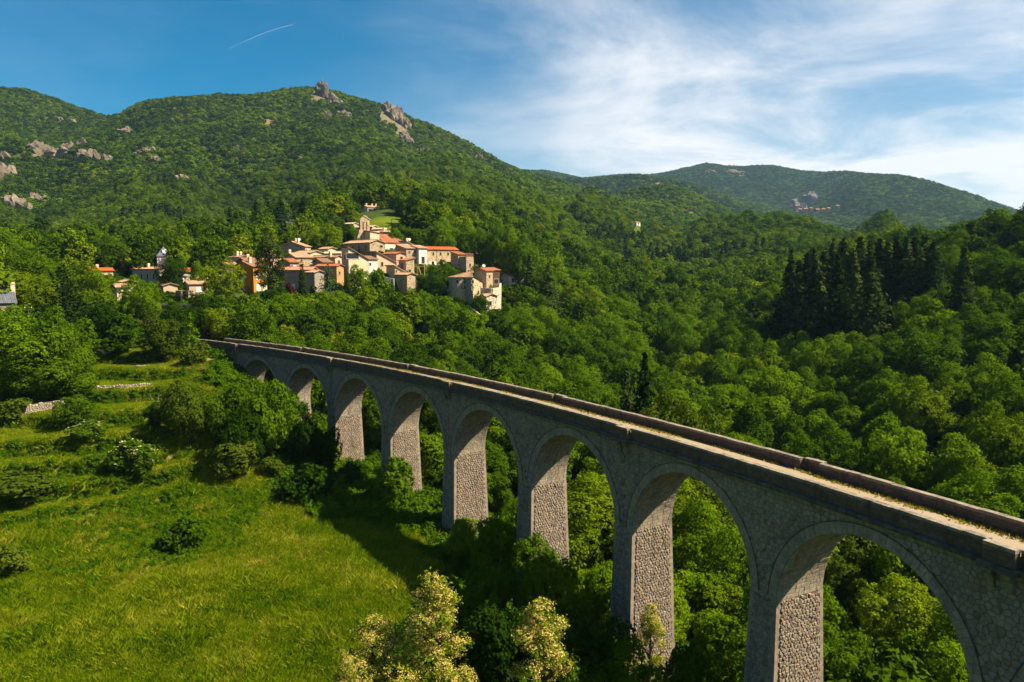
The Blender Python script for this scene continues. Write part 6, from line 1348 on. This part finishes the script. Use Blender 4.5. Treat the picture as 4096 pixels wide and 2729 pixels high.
# ---- forest: trees on every wooded slope; the ones that show largest are things, the rest one mass
def sample_ring(d0, d1, sp, seed, azm):
    rng = np.random.default_rng(seed); xs = np.arange(-d1 * math.sin(azm) - sp, d1 * math.sin(azm) + sp, sp); ys = np.arange(d0 * math.cos(azm) * .6, d1 + sp, sp); X, Y = np.meshgrid(xs, ys); X = X + (np.arange(len(ys))[:, None] % 2) * sp / 2
    X = (X + rng.uniform(-.42, .42, X.shape) * sp).ravel(); Y = (Y + rng.uniform(-.42, .42, Y.shape) * sp).ravel(); d = np.hypot(X, Y); az = np.arctan2(X, Y); k = (d >= d0) & (d < d1) & (np.abs(az) < azm) & (Y > 5); return X[k], Y[k]
def horizon_keep(X, Y, top):
    """drop what lies well behind a nearer crest, seen from anywhere near the drone"""
    nb = 260; azs = np.linspace(-.72, .72, nb); dd = np.exp(np.arange(math.log(60), math.log(4300), .02)); A, D = np.meshgrid(azs, dd, indexing='ij'); Z = ground((np.sin(A) * D).ravel(), (np.cos(A) * D).ravel()).reshape(A.shape) + 6 - ZC; E = Z / D; M_ = np.maximum.accumulate(E, axis=1)
    d = np.hypot(X, Y); i = np.clip(((np.arctan2(X, Y) + .72) / 1.44 * (nb - 1)).round().astype(int), 0, nb - 1); j = np.clip(np.searchsorted(dd, d) - 2, 0, len(dd) - 1); z = ground(X, Y) - ZC; return (z + top + 12) / d > M_[i, j] - .006
def crag_mask(X, Y):
    d = np.hypot(X, Y); az = np.arctan2(X, Y); k = np.zeros(len(X), bool)
    for (u, v, w, h_, dc) in CR: k |= (np.abs(np.tan(az) * F_PX + 512 - u) < w * .5) & (np.abs(d - dc) < max(14, h_ * dc / F_PX * 1.6))
    return k
def forest():
    near = []; massX = []
    X, Y = sample_ring(42, 430, 5.9, 1, .70); g, s, _ = masks(X, Y); keep = (g < .35) & (s < .35); X, Y = X[keep], Y[keep]
    rng = np.random.default_rng(4); hz = np.where(rng.random(len(X)) < .30, rng.uniform(10.5, 15.0, len(X)), rng.uniform(5.0, 9.5, len(X))); out = []
    zg = ground(X, Y); kk = horizon_keep(X, Y, 10)
    for i in range(len(X)):
        if not kk[i]: continue
        x, y, h_ = X[i], Y[i], hz[i]; d = math.hypot(x, y); u, _ = proj(x, y, zg[i]); w = h_ * rng.uniform(.66, 1.0)
        if u < -60 or u > 1090: continue
        l, s = via_side(x, y)
        if s < 8.6 * SP:
            if l > -5.2: continue                           # nothing wild on the meadow side or under the arches
            if l > -7.5: h_ *= .8
        elif l > -6 and l < 7 and s < S_MAX - 1: continue
        if d < 175 and u < 235 and l > 0: continue
        if in_house(x, y, 1.5) or (228 < d < 272 and 236 < u < 468): continue
        if any((x - a) ** 2 + (y - b) ** 2 < (r + 1.6) ** 2 for a, b, r in USED): continue
        hr = room(x, y, h_, w / 2)
        if hr < 2.2: continue
        if hr < h_: w *= max(.55, hr / h_) ; h_ = hr
        out.append((x, y, zg[i], h_, w, d, u))
    sz = sorted(range(len(out)), key=lambda i: -out[i][3] * out[i][4] / out[i][5] ** 2); big = set()
    for i in sz:
        x, y, z, h_, w, d, u = out[i]; v = proj(x, y, z + h_)[1]
        if 0 <= u <= 1024 and v < 660: big.add(i)
        if len(big) >= 290: break
    return out, big
FOREST, BIG = forest()
TONES = ['dark', 'mid', 'mid', 'bright', 'bright', 'yellow', 'olive']; TN = {'dark': 'dark green', 'mid': 'mid-green', 'bright': 'bright green', 'yellow': 'yellow-green', 'olive': 'olive green'}
def zone(u, d, l):
    if d < 95: return 'close behind the near arches' if u > 560 else 'close behind the middle arches'
    if u < 240: return 'left of the village'
    if u < 345: return 'on the left slope below the village'
    if u < 440: return 'on the slope under mid-village'
    if u < 545: return 'below the round tower'
    if u < 640: return 'left of the tall spruce' if d < 150 else 'beyond the yurt, right of it'
    if u < 740: return 'right of the tall spruce' if d < 150 else 'left of the conifer stand'
    if u < 860: return 'below the conifer stand' if d > 130 else 'behind the near parapet'
    return 'near the right edge' if d > 130 else 'at right behind the parapet'
rf_ = random.Random(31); cells = {}
for i in sorted(BIG):
    x, y, z, h_, w, d, u = out_ = FOREST[i]; l, s = via_side(x, y)
    t = TONES[min(6, int((vnoise(np.array([x / 26.0]), np.array([y / 26.0]))[0] * .6 + rf_.random() * .4) * 7))]; zn = zone(u, d, l); sh = 'tall' if h_ > 10 else 'low' if h_ < 7 else 'round'; cells.setdefault((zn, t, sh), []).append((u, i))
OW = 'first second third fourth fifth sixth seventh eighth ninth tenth eleventh twelfth thirteenth fourteenth fifteenth sixteenth seventeenth eighteenth nineteenth twentieth twenty-first twenty-second twenty-third twenty-fourth twenty-fifth twenty-sixth twenty-seventh twenty-eighth twenty-ninth thirtieth'.split(); ORD = ['leftmost'] + [w_ + ' from left' for w_ in OW[1:]]
for (zn, t, sh), lst in cells.items():
    lst.sort()
    for q, (u, i) in enumerate(lst):
        x, y, z, h_, w, d, u = FOREST[i]; pi_ = rf_.randrange(NB)
        lab = ('%s %s tree %s' % (sh, TN[t], zn)) if len(lst) == 1 else '%s of the %s %s trees %s' % (ORD[q] if q < 30 else 'rightmost', sh, TN[t], zn)
        plant('broadleaf_tree', lab, 'tree', (x, y, z - .17 * h_), (w / 7.0, w / 7.0, h_ * 1.17 / 9.2), [('trunk', 'broad_trunk_%d' % pi_), ('crown', ('grand_crown_%d' % (pi_ % 2)) if w > 9.5 else 'broad_crown_%d' % pi_)], rf_.uniform(0, 6.28), {'crown': LEAF[t]}, 'broadleaf trees of the near woods')
def instancer(name, label, P, rot, scl, idx, protos, cat=None):
    me = bpy.data.meshes.new(name); P = np.asarray(P, np.float32); me.vertices.add(len(P)); me.vertices.foreach_set('co', P.ravel())
    R3 = np.zeros((len(P), 3), np.float32); R3[:, 2] = rot
    for nm, ty, arr in (('rot', 'FLOAT_VECTOR', R3), ('scl', 'FLOAT_VECTOR', np.asarray(scl, np.float32))): a = me.attributes.new(nm, ty, 'POINT'); a.data.foreach_set('vector', arr.ravel())
    a = me.attributes.new('idx', 'INT', 'POINT'); a.data.foreach_set('value', np.asarray(idx, np.int32)); me.update()
    o = bpy.data.objects.new(name, me); C.objects.link(o); tag(o, label, cat, None, 'stuff')
    g = bpy.data.node_groups.new(name + '_scatter', 'GeometryNodeTree'); g.interface.new_socket('Geometry', in_out='INPUT', socket_type='NodeSocketGeometry'); g.interface.new_socket('Geometry', in_out='OUTPUT', socket_type='NodeSocketGeometry')
    gi = g.nodes.new('NodeGroupInput'); go = g.nodes.new('NodeGroupOutput'); jn = g.nodes.new('GeometryNodeJoinGeometry')
    def na(nm, ty): n = g.nodes.new('GeometryNodeInputNamedAttribute'); n.data_type = ty; n.inputs[0].default_value = nm; return n.outputs[0]
    ra, sa, ia = na('rot', 'FLOAT_VECTOR'), na('scl', 'FLOAT_VECTOR'), na('idx', 'INT')
    for k, pm in enumerate(protos):
        po = bpy.data.objects.new(pm.name + '_source', pm); oi = g.nodes.new('GeometryNodeObjectInfo'); oi.inputs['Object'].default_value = po; oi.inputs['As Instance'].default_value = True
        cp = g.nodes.new('FunctionNodeCompare'); cp.data_type = 'INT'; cp.operation = 'EQUAL'; g.links.new(ia, cp.inputs[2]); cp.inputs[3].default_value = k
        ip = g.nodes.new('GeometryNodeInstanceOnPoints'); g.links.new(gi.outputs[0], ip.inputs['Points']); g.links.new(cp.outputs[0], ip.inputs['Selection']); g.links.new(oi.outputs['Geometry'], ip.inputs['Instance']); g.links.new(ra, ip.inputs['Rotation']); g.links.new(sa, ip.inputs['Scale']); g.links.new(ip.outputs[0], jn.inputs[0])
    g.links.new(jn.outputs[0], go.inputs[0]); md = o.modifiers.new('scatter', 'NODES'); md.node_group = g; return o
def _fr(a, b): return (vnoise(np.array([a / 130.0]), np.array([b / 130.0]))[0] - .5) * .7
def far_forest():
    rng = np.random.default_rng(8); P = []; S_ = []; I_ = []
    for i, (x, y, z, h_, w, d, u) in enumerate(FOREST):
        if i in BIG: continue
        P.append((x, y, z - .17 * h_)); cn = rng.random() < .05; S_.append((w / 6.8, w / 6.8, h_ * (1.35 / 16 if cn else 1.17 / 8.8))); I_.append(5 + rng.integers(0, 2) if cn else rng.integers(0, 5))
    for (d0, d1, sp, hh, ty) in ((430, 900, 6.2, 8.0, 'm'), (900, 1750, 7.0, 7.5, 'f'), (1750, 4200, 11.5, 9.5, 'f')):
        X, Y = sample_ring(d0, d1, sp, int(d0), .66); k = horizon_keep(X, Y, hh); X, Y = X[k], Y[k]; g, s, _ = masks(X, Y); rr = fbm(X / 60, Y / 60, 3)
        k = (g < .4) & (s < .4) & ~crag_mask(X, Y) & (rr < .26); X, Y = X[k], Y[k]; k = np.array([not in_house(a, b, 6) for a, b in zip(X, Y)]) if d0 < 800 else np.ones(len(X), bool); X, Y = X[k], Y[k]; Z = ground(X, Y)
        h_ = hh * rng.uniform(.65, 1.25, len(X)); w = sp * 1.25 * rng.uniform(.8, 1.25, len(X)); con = fbm(X / 90 + 40, Y / 90, 2) + rng.normal(size=len(X)) * .05 > .24
        for a, b, c, e, f, cn in zip(X, Y, Z, h_, w, con):
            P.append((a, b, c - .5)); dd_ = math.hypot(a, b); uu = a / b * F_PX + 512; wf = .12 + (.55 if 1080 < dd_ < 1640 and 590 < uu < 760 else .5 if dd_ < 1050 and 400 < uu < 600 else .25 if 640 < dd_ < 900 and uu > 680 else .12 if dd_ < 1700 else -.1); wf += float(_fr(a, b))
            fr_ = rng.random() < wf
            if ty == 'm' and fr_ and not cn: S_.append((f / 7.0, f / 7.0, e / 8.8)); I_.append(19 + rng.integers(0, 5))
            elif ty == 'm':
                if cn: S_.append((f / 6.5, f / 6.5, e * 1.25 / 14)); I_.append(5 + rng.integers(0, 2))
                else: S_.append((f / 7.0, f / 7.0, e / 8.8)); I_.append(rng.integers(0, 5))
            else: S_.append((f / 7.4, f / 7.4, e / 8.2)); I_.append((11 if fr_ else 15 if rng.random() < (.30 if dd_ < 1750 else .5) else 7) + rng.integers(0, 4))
    print('far trees', len(P)); rot = rng.uniform(0, 6.28, len(P))
    instancer('forest', 'green woodland covering the mountain and the valley sides', P, rot, S_, I_, [PROTO['mid_%d' % i] for i in range(5)] + [PROTO['conifer_mid_%d' % i] for i in range(2)] + [PROTO['far_%d' % i] for i in range(4)] + [PROTO['far_%s_%d' % (t_, i)] for t_ in ('fresh', 'hazed') for i in range(4)] + [PROTO['mid_fresh_%d' % i] for i in range(5)])
far_forest()
def undergrowth():
    rng = np.random.default_rng(12); P = []; S_ = []; I_ = []
    # brambles at the head of the meadow, hedges on the terrace banks, rank scrub along the viaduct foot and under the woods
    A_ = [rng.uniform((-95, 60), (5, 165), (60000, 2)), rng.uniform((-60, 40), (70, 150), (16000, 2)), rng.uniform((-190, 90), (90, 285), (36000, 2))]
    for k_, XY in enumerate(A_):
        X, Y = XY[:, 0], XY[:, 1]; d = np.hypot(X, Y); az = np.arctan2(X, Y); u = np.tan(az) * F_PX + 512; g, s, _ = masks(X, Y); nz = fbm(X / 9, Y / 9, 3); Z = ground(X, Y)
        sl = np.hypot(ground(X + .8, Y) - Z, ground(X, Y + .8) - Z) / .8
        for i in range(len(X)):
            if not (-50 < u[i] < 720): continue
            if k_ == 0:
                br = (91 + nz[i] * 16 < d[i] < 107 + nz[i] * 10) and u[i] < 285 and rng.random() < .45
                bank = 104 < d[i] < 162 and sl[i] > .5 and g[i] > .3 and u[i] < 215 and rng.random() < .8
                if not (br or bank): continue
                k = rng.uniform(.45, .95)
            elif k_ == 1:
                if g[i] > .45 or rng.random() > .75: continue
                k = rng.uniform(.8, 1.9)
            else:
                if g[i] > .5 or d[i] < 140 or d[i] > 285 or rng.random() > .6 or in_house(X[i], Y[i], .3) or room(X[i], Y[i], 9.0, .5) < 1.2: continue
                k = rng.uniform(.9, 2.0)
            l_, s_ = via_side(X[i], Y[i])
            if abs(l_) < 3.2 + k and s_ > 8.2 * SP: continue
            P.append((X[i], Y[i], Z[i] - .1)); S_.append((k, k, k * rng.uniform(.7, 1.3))); I_.append(rng.integers(0, 3))
    instancer('undergrowth', 'brambles and scrub along the meadow head, the terraces and the viaduct foot', P, rng.uniform(0, 6.28, len(P)), S_, I_, [PROTO['bramble_%d' % i] for i in range(3)])
    print('undergrowth', len(P))
    X = rng.uniform(-105, 45, 95000); Y = rng.uniform(35, 170, 95000); d = np.hypot(X, Y); u = np.tan(np.arctan2(X, Y)) * F_PX + 512; g, s, _ = masks(X, Y); k = (u > -40) & (u < 480) & (g > .3) & (s < .5); X, Y, d = X[k], Y[k], d[k]; Z = ground(X, Y); nz = fbm(X / 5, Y / 5, 2)
    k = np.clip(rng.uniform(.7, 1.25, len(X)) * (1 + nz * 1.6), .35, 2.0) * np.where(rng.random(len(X)) < .03, 1.3, 1.0); hgt = np.where(d > 104, .55, 1.0)
    instancer('meadow_grass', 'tall green and straw-coloured grass of the meadow and terraces', np.stack([X, Y, Z - .02], 1), rng.uniform(0, 6.28, len(X)), np.stack([k * 1.3, k * 1.3, k * hgt], 1), rng.integers(0, 3, len(X)), [PROTO['tuft_%d' % i] for i in range(3)]); print('tufts', len(X))
undergrowth()

# ------------------------------------------------------------------ crags, dry-stone walls, small things
ROCK = stone_mat('crag_rock', [(0.0, (0.11, 0.09, 0.07)), (0.5, (0.16, 0.13, 0.10)), (1.0, (0.22, 0.18, 0.14))], 0.12, 0.5, 1.0, 0.35, dark=0.5)
ROCK_D = stone_mat('cliff_rock_dark', [(0.0, (0.09, 0.085, 0.085)), (1.0, (0.14, 0.125, 0.115))], 0.10, 0.5, 1.0, 0.3, dark=0.5)
def boulder(mb, c, sx, sy, sz, rnd):
    n, m = 11, 8; V = []; F = []; off = rnd.uniform(0, 50)
    for j in range(m + 1):
        ph = math.pi * j / m
        for i in range(n):
            th = 2 * math.pi * i / n + (j % 2) * .28; x, y, z = math.sin(ph) * math.cos(th), math.sin(ph) * math.sin(th), math.cos(ph)
            k = 0.62 + 0.85 * float(vnoise(np.array([x * 1.9 + off + z * 2.3]), np.array([y * 1.9 - off + z * 1.7]))[0]); V.append((c[0] + x * sx * k, c[1] + y * sy * k, c[2] + z * sz * k))
    for j in range(m):
        for i in range(n): F.append((j * n + i, (j + 1) * n + i, (j + 1) * n + (i + 1) % n, j * n + (i + 1) % n))
    mb.add(V, F, rnd.random())
CL = ['bare rock tooth on the summit of the mountain', 'rock slab just right of the summit tooth', 'lower rock rib right of the summit', 'large grey crag on the right shoulder of the mountain', 'broken right side of the large grey crag', 'pale outcrop below the large grey crag', 'small outcrop lowest on the right shoulder', 'long rock slab on the left mountain flank', 'second rock slab, right of the long one', 'rock ledge right of the two slabs', 'lowest ledge of the left flank slabs', 'sunlit rock pillar on the lower left slope', 'broad rock band left of the sunlit pillar', 'rock face at the left edge of the mountain', 'upper rock face at the left edge', 'small stones high on the left ridge', 'small stones right of those on the left ridge', 'scattered rocks beside the gully', 'lower scattered rocks beside the gully', 'little rock dot in the middle of the mountain wood', 'second little rock dot below the first', 'small outcrop under the summit', 'small outcrop between summit and large crag', 'thin ledge on the saddle of the ridge', 'tiny ledge on the right spur', 'rocks along the distant far ridge', 'left rocks of the distant far ridge', 'dark castle rock above the distant hamlet', 'dark lower cliff of the castle rock', 'tiny pale rock on the right ridge', 'small rock above the left slabs', 'ledge in the middle left wood', 'ledge high in the middle wood']
for q, (u, v, w, h_) in enumerate(CRAGS):
    hit = [c for c in CR if c[0] == u and c[1] == v]
    if not hit: continue
    d = hit[0][4]; p = at(u, v, d); z = gz(p.x, p.y); rnd = random.Random(300 + q); m = MB(); k = d / F_PX; W_, H_ = w * k, h_ * k; n = 3 + int(w / 3.0)
    root = thing('rock_outcrop', CL[q], 'rock', (p.x, p.y, z - 3)); rt = ROCK_D if q in (27, 28) else ROCK
    for i in range(n):
        a = rnd.uniform(-.5, .5); b = rnd.uniform(-.5, .6); x = p.x + a * W_; y = p.y + b * H_ * .9; zz = gz(x, y); s = W_ / n * rnd.uniform(.7, 1.6)
        sw = s * 1.9; boulder(m, (x, y, zz + (H_ * -.02 if q else H_ * .3)), sw, sw * rnd.uniform(.8, 1.3), (min(H_ * rnd.uniform(.30, .52), sw * 1.5) + 4.0) if q else H_ * rnd.uniform(.3, .6), rnd)
    m.build('rock', rt, root)
def dry_wall(label, uv, hgt, seed, size=0.34):
    P = []
    for u, v in uv: d = pix2ground(u, v, 60., 220., 0.0) or 120.; p = at(u, v, d); P.append(np.array((p.x, p.y)))
    L = [0.0]
    for a, b in zip(P[:-1], P[1:]): L.append(L[-1] + float(np.linalg.norm(b - a)))
    def pos(s):
        i = min(max(int(np.searchsorted(L, s)) - 1, 0), len(P) - 2); t = (s - L[i]) / (L[i + 1] - L[i]); d = (P[i + 1] - P[i]) / np.linalg.norm(P[i + 1] - P[i]); n = np.array((d[1], -d[0])); n = n if n[1] < 0 else -n; return P[i] + (P[i + 1] - P[i]) * t, n
    rnd = random.Random(seed); zb = lambda s: gz(*(pos(s)[0] + pos(s)[1] * .6)) - .3; root = thing('dry_stone_wall', label, 'wall', (*P[0], zb(0))); st = Stones(); nseg = 24; V = []; F = []
    for i in range(nseg + 1):
        s = L[-1] * i / nseg; p, n = pos(min(s, L[-1] - 1e-3)); z = zb(s); V += [v3(p + n * .02, z - .5), v3(p + n * .0, z + hgt - .05), v3(p - n * .7, z + hgt - .05), v3(p - n * .7, z - .5)]
    for i in range(nseg):
        for q in range(4): F.append((4 * i + q, 4 * i + (q + 1) % 4, 4 * i + 4 + (q + 1) % 4, 4 * i + 4 + q))
    core = part('core', V, F, M['mortar'], root)
    for (cx, cy_, Pp) in rubble_cells(0.2, L[-1] - .2, 0, hgt, size, rnd, lambda a, b: .2 < a < L[-1] - .2 and b < hgt, lambda a, b: []):
        Vs, Fs = stone_solid(cx, cy_, Pp, .16, rnd, .03); out = []
        for a, b, o in Vs: p, n = pos(min(max(a, 0.01), L[-1] - .01)); out.append(tuple(v3(p + n * (o + .02), zb(a) + b)))
        st.add(out, Fs, rnd.random())
    o = part('stones', st.V, st.F, M['wallstone'], root, {'v': st.A}); o['kind'] = 'stuff'
M['wallstone'] = stone_mat('field_stone', [(0.0, (0.34, 0.29, 0.23)), (0.5, (0.48, 0.42, 0.34)), (1.0, (0.40, 0.33, 0.25))], 5.0, 0.3, 0.4, 14.0, dark=0.3)
dry_wall('pale dry stone retaining wall below the white road bridge', [(122, 328), (138, 328), (156, 327)], 2.2, 1)
dry_wall('long dry stone terrace wall on the left above the meadow', [(2, 424), (25, 418), (50, 412), (84, 407)], 1.7, 2)
dry_wall('low tumbled stone wall across the middle terraces', [(96, 392), (120, 391), (152, 388)], 0.9, 3)
dry_wall('short broken wall on the upper terrace', [(133, 369), (146, 368)], 0.7, 4)
def tub():
    d = pix2ground(107, 357, 60., 220., 0.0) or 135.; p = at(107, 357, d); z = gz(p.x, p.y); root = thing('bathtub', 'white enamel bathtub used as a trough on the terrace', 'bathtub', (p.x, p.y, z)); m = MB(); n = 20; V = []; F = []
    for sx, sy, zz in ((.78, .32, .05), (1.0, .46, .62), (1.05, .50, .66), (1.05, .50, .60), (.95, .40, .58), (.72, .27, .2)):
        for k in range(n): a = 2 * math.pi * k / n; c, s = math.cos(a), math.sin(a); V.append((p.x + sx * math.copysign(abs(c) ** .5, c), p.y + sy * math.copysign(abs(s) ** .5, s), z + zz))
    for i in range(5):
        for k in range(n): F.append((i * n + k, i * n + (k + 1) % n, (i + 1) * n + (k + 1) % n, (i + 1) * n + k))
    F.append(tuple(5 * n + k for k in range(n))); m.add(V, F); m.build('tub', PM['whitepaint'], root, True); m = MB()
    for a in (-.6, .6):
        for b in (-.25, .25): m.tube([(p.x + a, p.y + b, z - .1), (p.x + a, p.y + b, z + .1)], .05)
    m.build('feet', PM['iron'], root)
tub()
for q, (u, v, w, lab) in enumerate([(211, 362, 5, 'pink valerian clump beside the viaduct end'), (203, 373, 8, 'pink valerian clump on the terrace edge'), (189, 375, 6, 'pink valerian clump left on the terrace edge'), (163, 322, 5, 'pink flowers by the road bridge foot'), (174, 329, 4, 'pink flowers on the bank right of the dry stone wall')]):
    d = pix2ground(u, v, 60., 220., 0.0) or 140.; p = at(u, v, d); z = gz(p.x, p.y); s = w * d / F_PX / 2; r_ = thing('flower_clump', lab, 'flowers', (p.x, p.y, z))
    for nm, mn, mt, k in (('foliage', 'bramble_%d' % (q % 3), LEAF['mid'], 1.0), ('blossom', 'elder_flowers', LEAF['pink'], .8)): o = link(nm, PROTO[mn], r_); o.scale = (s * k, s * k, s * .7); o.material_slots[0].link = 'OBJECT'; o.material_slots[0].material = mt
for q, (u, v, vt, lab) in enumerate([(89.7, 340, 328, 'tall garden stake by the bean poles on the terrace'), (98, 341, 328, 'second tall stake on the garden terrace'), (113, 338, 327, 'stake at the left end of the dry stone wall'), (131, 333, 328, 'stake in front of the dry stone wall'), (136, 334, 328, 'right-hand stake in front of the dry stone wall'), (24.5, 402, 398, 'low post left above the terrace wall')]):
    d = pix2ground(u, v, 60., 220., 0.0) or 140.; p = at(u, v, d); z = gz(p.x, p.y); r_ = thing('garden_stake', lab, 'stake', (p.x, p.y, z), 'stakes on the garden terraces'); m = MB(); m.tube([(p.x, p.y, z - .3), (p.x + .04, p.y, at(u, vt, d).z)], .05, 5); m.build('pole', PM['wood'], r_)
def pole(u, vb, vt, d, lab):
    p = at(u, vb, d); z = gz(p.x, p.y); zt = at(u, vt, d).z; r_ = thing('utility_pole', lab, 'pole', (p.x, p.y, z)); m = MB(); m.tube([(p.x, p.y, z - .5), (p.x, p.y, zt)], [.16, .11], 7); m.build('mast', BARK, r_); m = MB(); m.box((p.x - .8, p.y - .06, zt - .5), (1.6, 0, 0), (0, .12, 0), (0, 0, .12)); m.build('crossarm', BARK, r_)
    m = MB()
    for k in (-.6, 0, .6): m.tube([(p.x + k, p.y, zt - .38), (p.x + k, p.y, zt - .15)], .05, 6)
    m.build('insulators', PM['dish'], r_)
pole(28.5, 315, 306, 160, 'wooden utility pole in the left trees'); pole(336, 232, 216, 335, 'utility pole on the slope left of the upper houses'); pole(391.5, 224, 219, 330, 'utility pole in the clearing above the church')
# ---- contrail high in the sky
m = MB(); pts = [tuple(at(u, v, 14000)) for u, v in ((228, 49), (241, 43), (254, 37.2), (267, 32), (280, 27.8), (293, 24.5))]; m.tube(pts, [1, 3, 5, 5, 5, 2], 6)
CT, nt_, out_ = nodes('contrail_vapour'); tr_ = N_(nt_, 'ShaderNodeBsdfTransparent'); df_ = N_(nt_, 'ShaderNodeBsdfTranslucent', {'Color': (1, 1, 1, 1)}); d2_ = N_(nt_, 'ShaderNodeBsdfDiffuse', {'Color': (1, 1, 1, 1)}); a1_ = N_(nt_, 'ShaderNodeMixShader', {0: .5, 1: df_.outputs[0], 2: d2_.outputs[0]}); a2_ = N_(nt_, 'ShaderNodeMixShader', {0: .22, 1: tr_.outputs[0], 2: a1_.outputs[0]}); nt_.links.new(a2_.outputs[0], out_.inputs[0])
tag(m.build('contrail', CT, None, True), 'thin white contrail in the blue sky over the mountain', None, None, 'stuff')

# ------------------------------------------------------------------ haze
def haze():
    zlo = ZC - 49.0; zhi = ZC + 575.0; R = 12800.0; m = MB(); m.box((-R, -R, zlo - 3), (2 * R, 0, 0), (0, 2 * R, 0), (0, 0, zhi - zlo)); mt, nt, out = nodes('haze_air')
    v = nt.nodes.new('ShaderNodeVolumePrincipled'); v.inputs['Color'].default_value = (0.36, 0.60, 0.95, 1); v.inputs['Density'].default_value = 4.8e-5; v.inputs['Anisotropy'].default_value = 0.2; nt.links.new(v.outputs[0], out.inputs['Volume'])
    tag(m.build('haze', mt), 'thin blue air haze over the far hills', None, None, 'stuff')
haze()
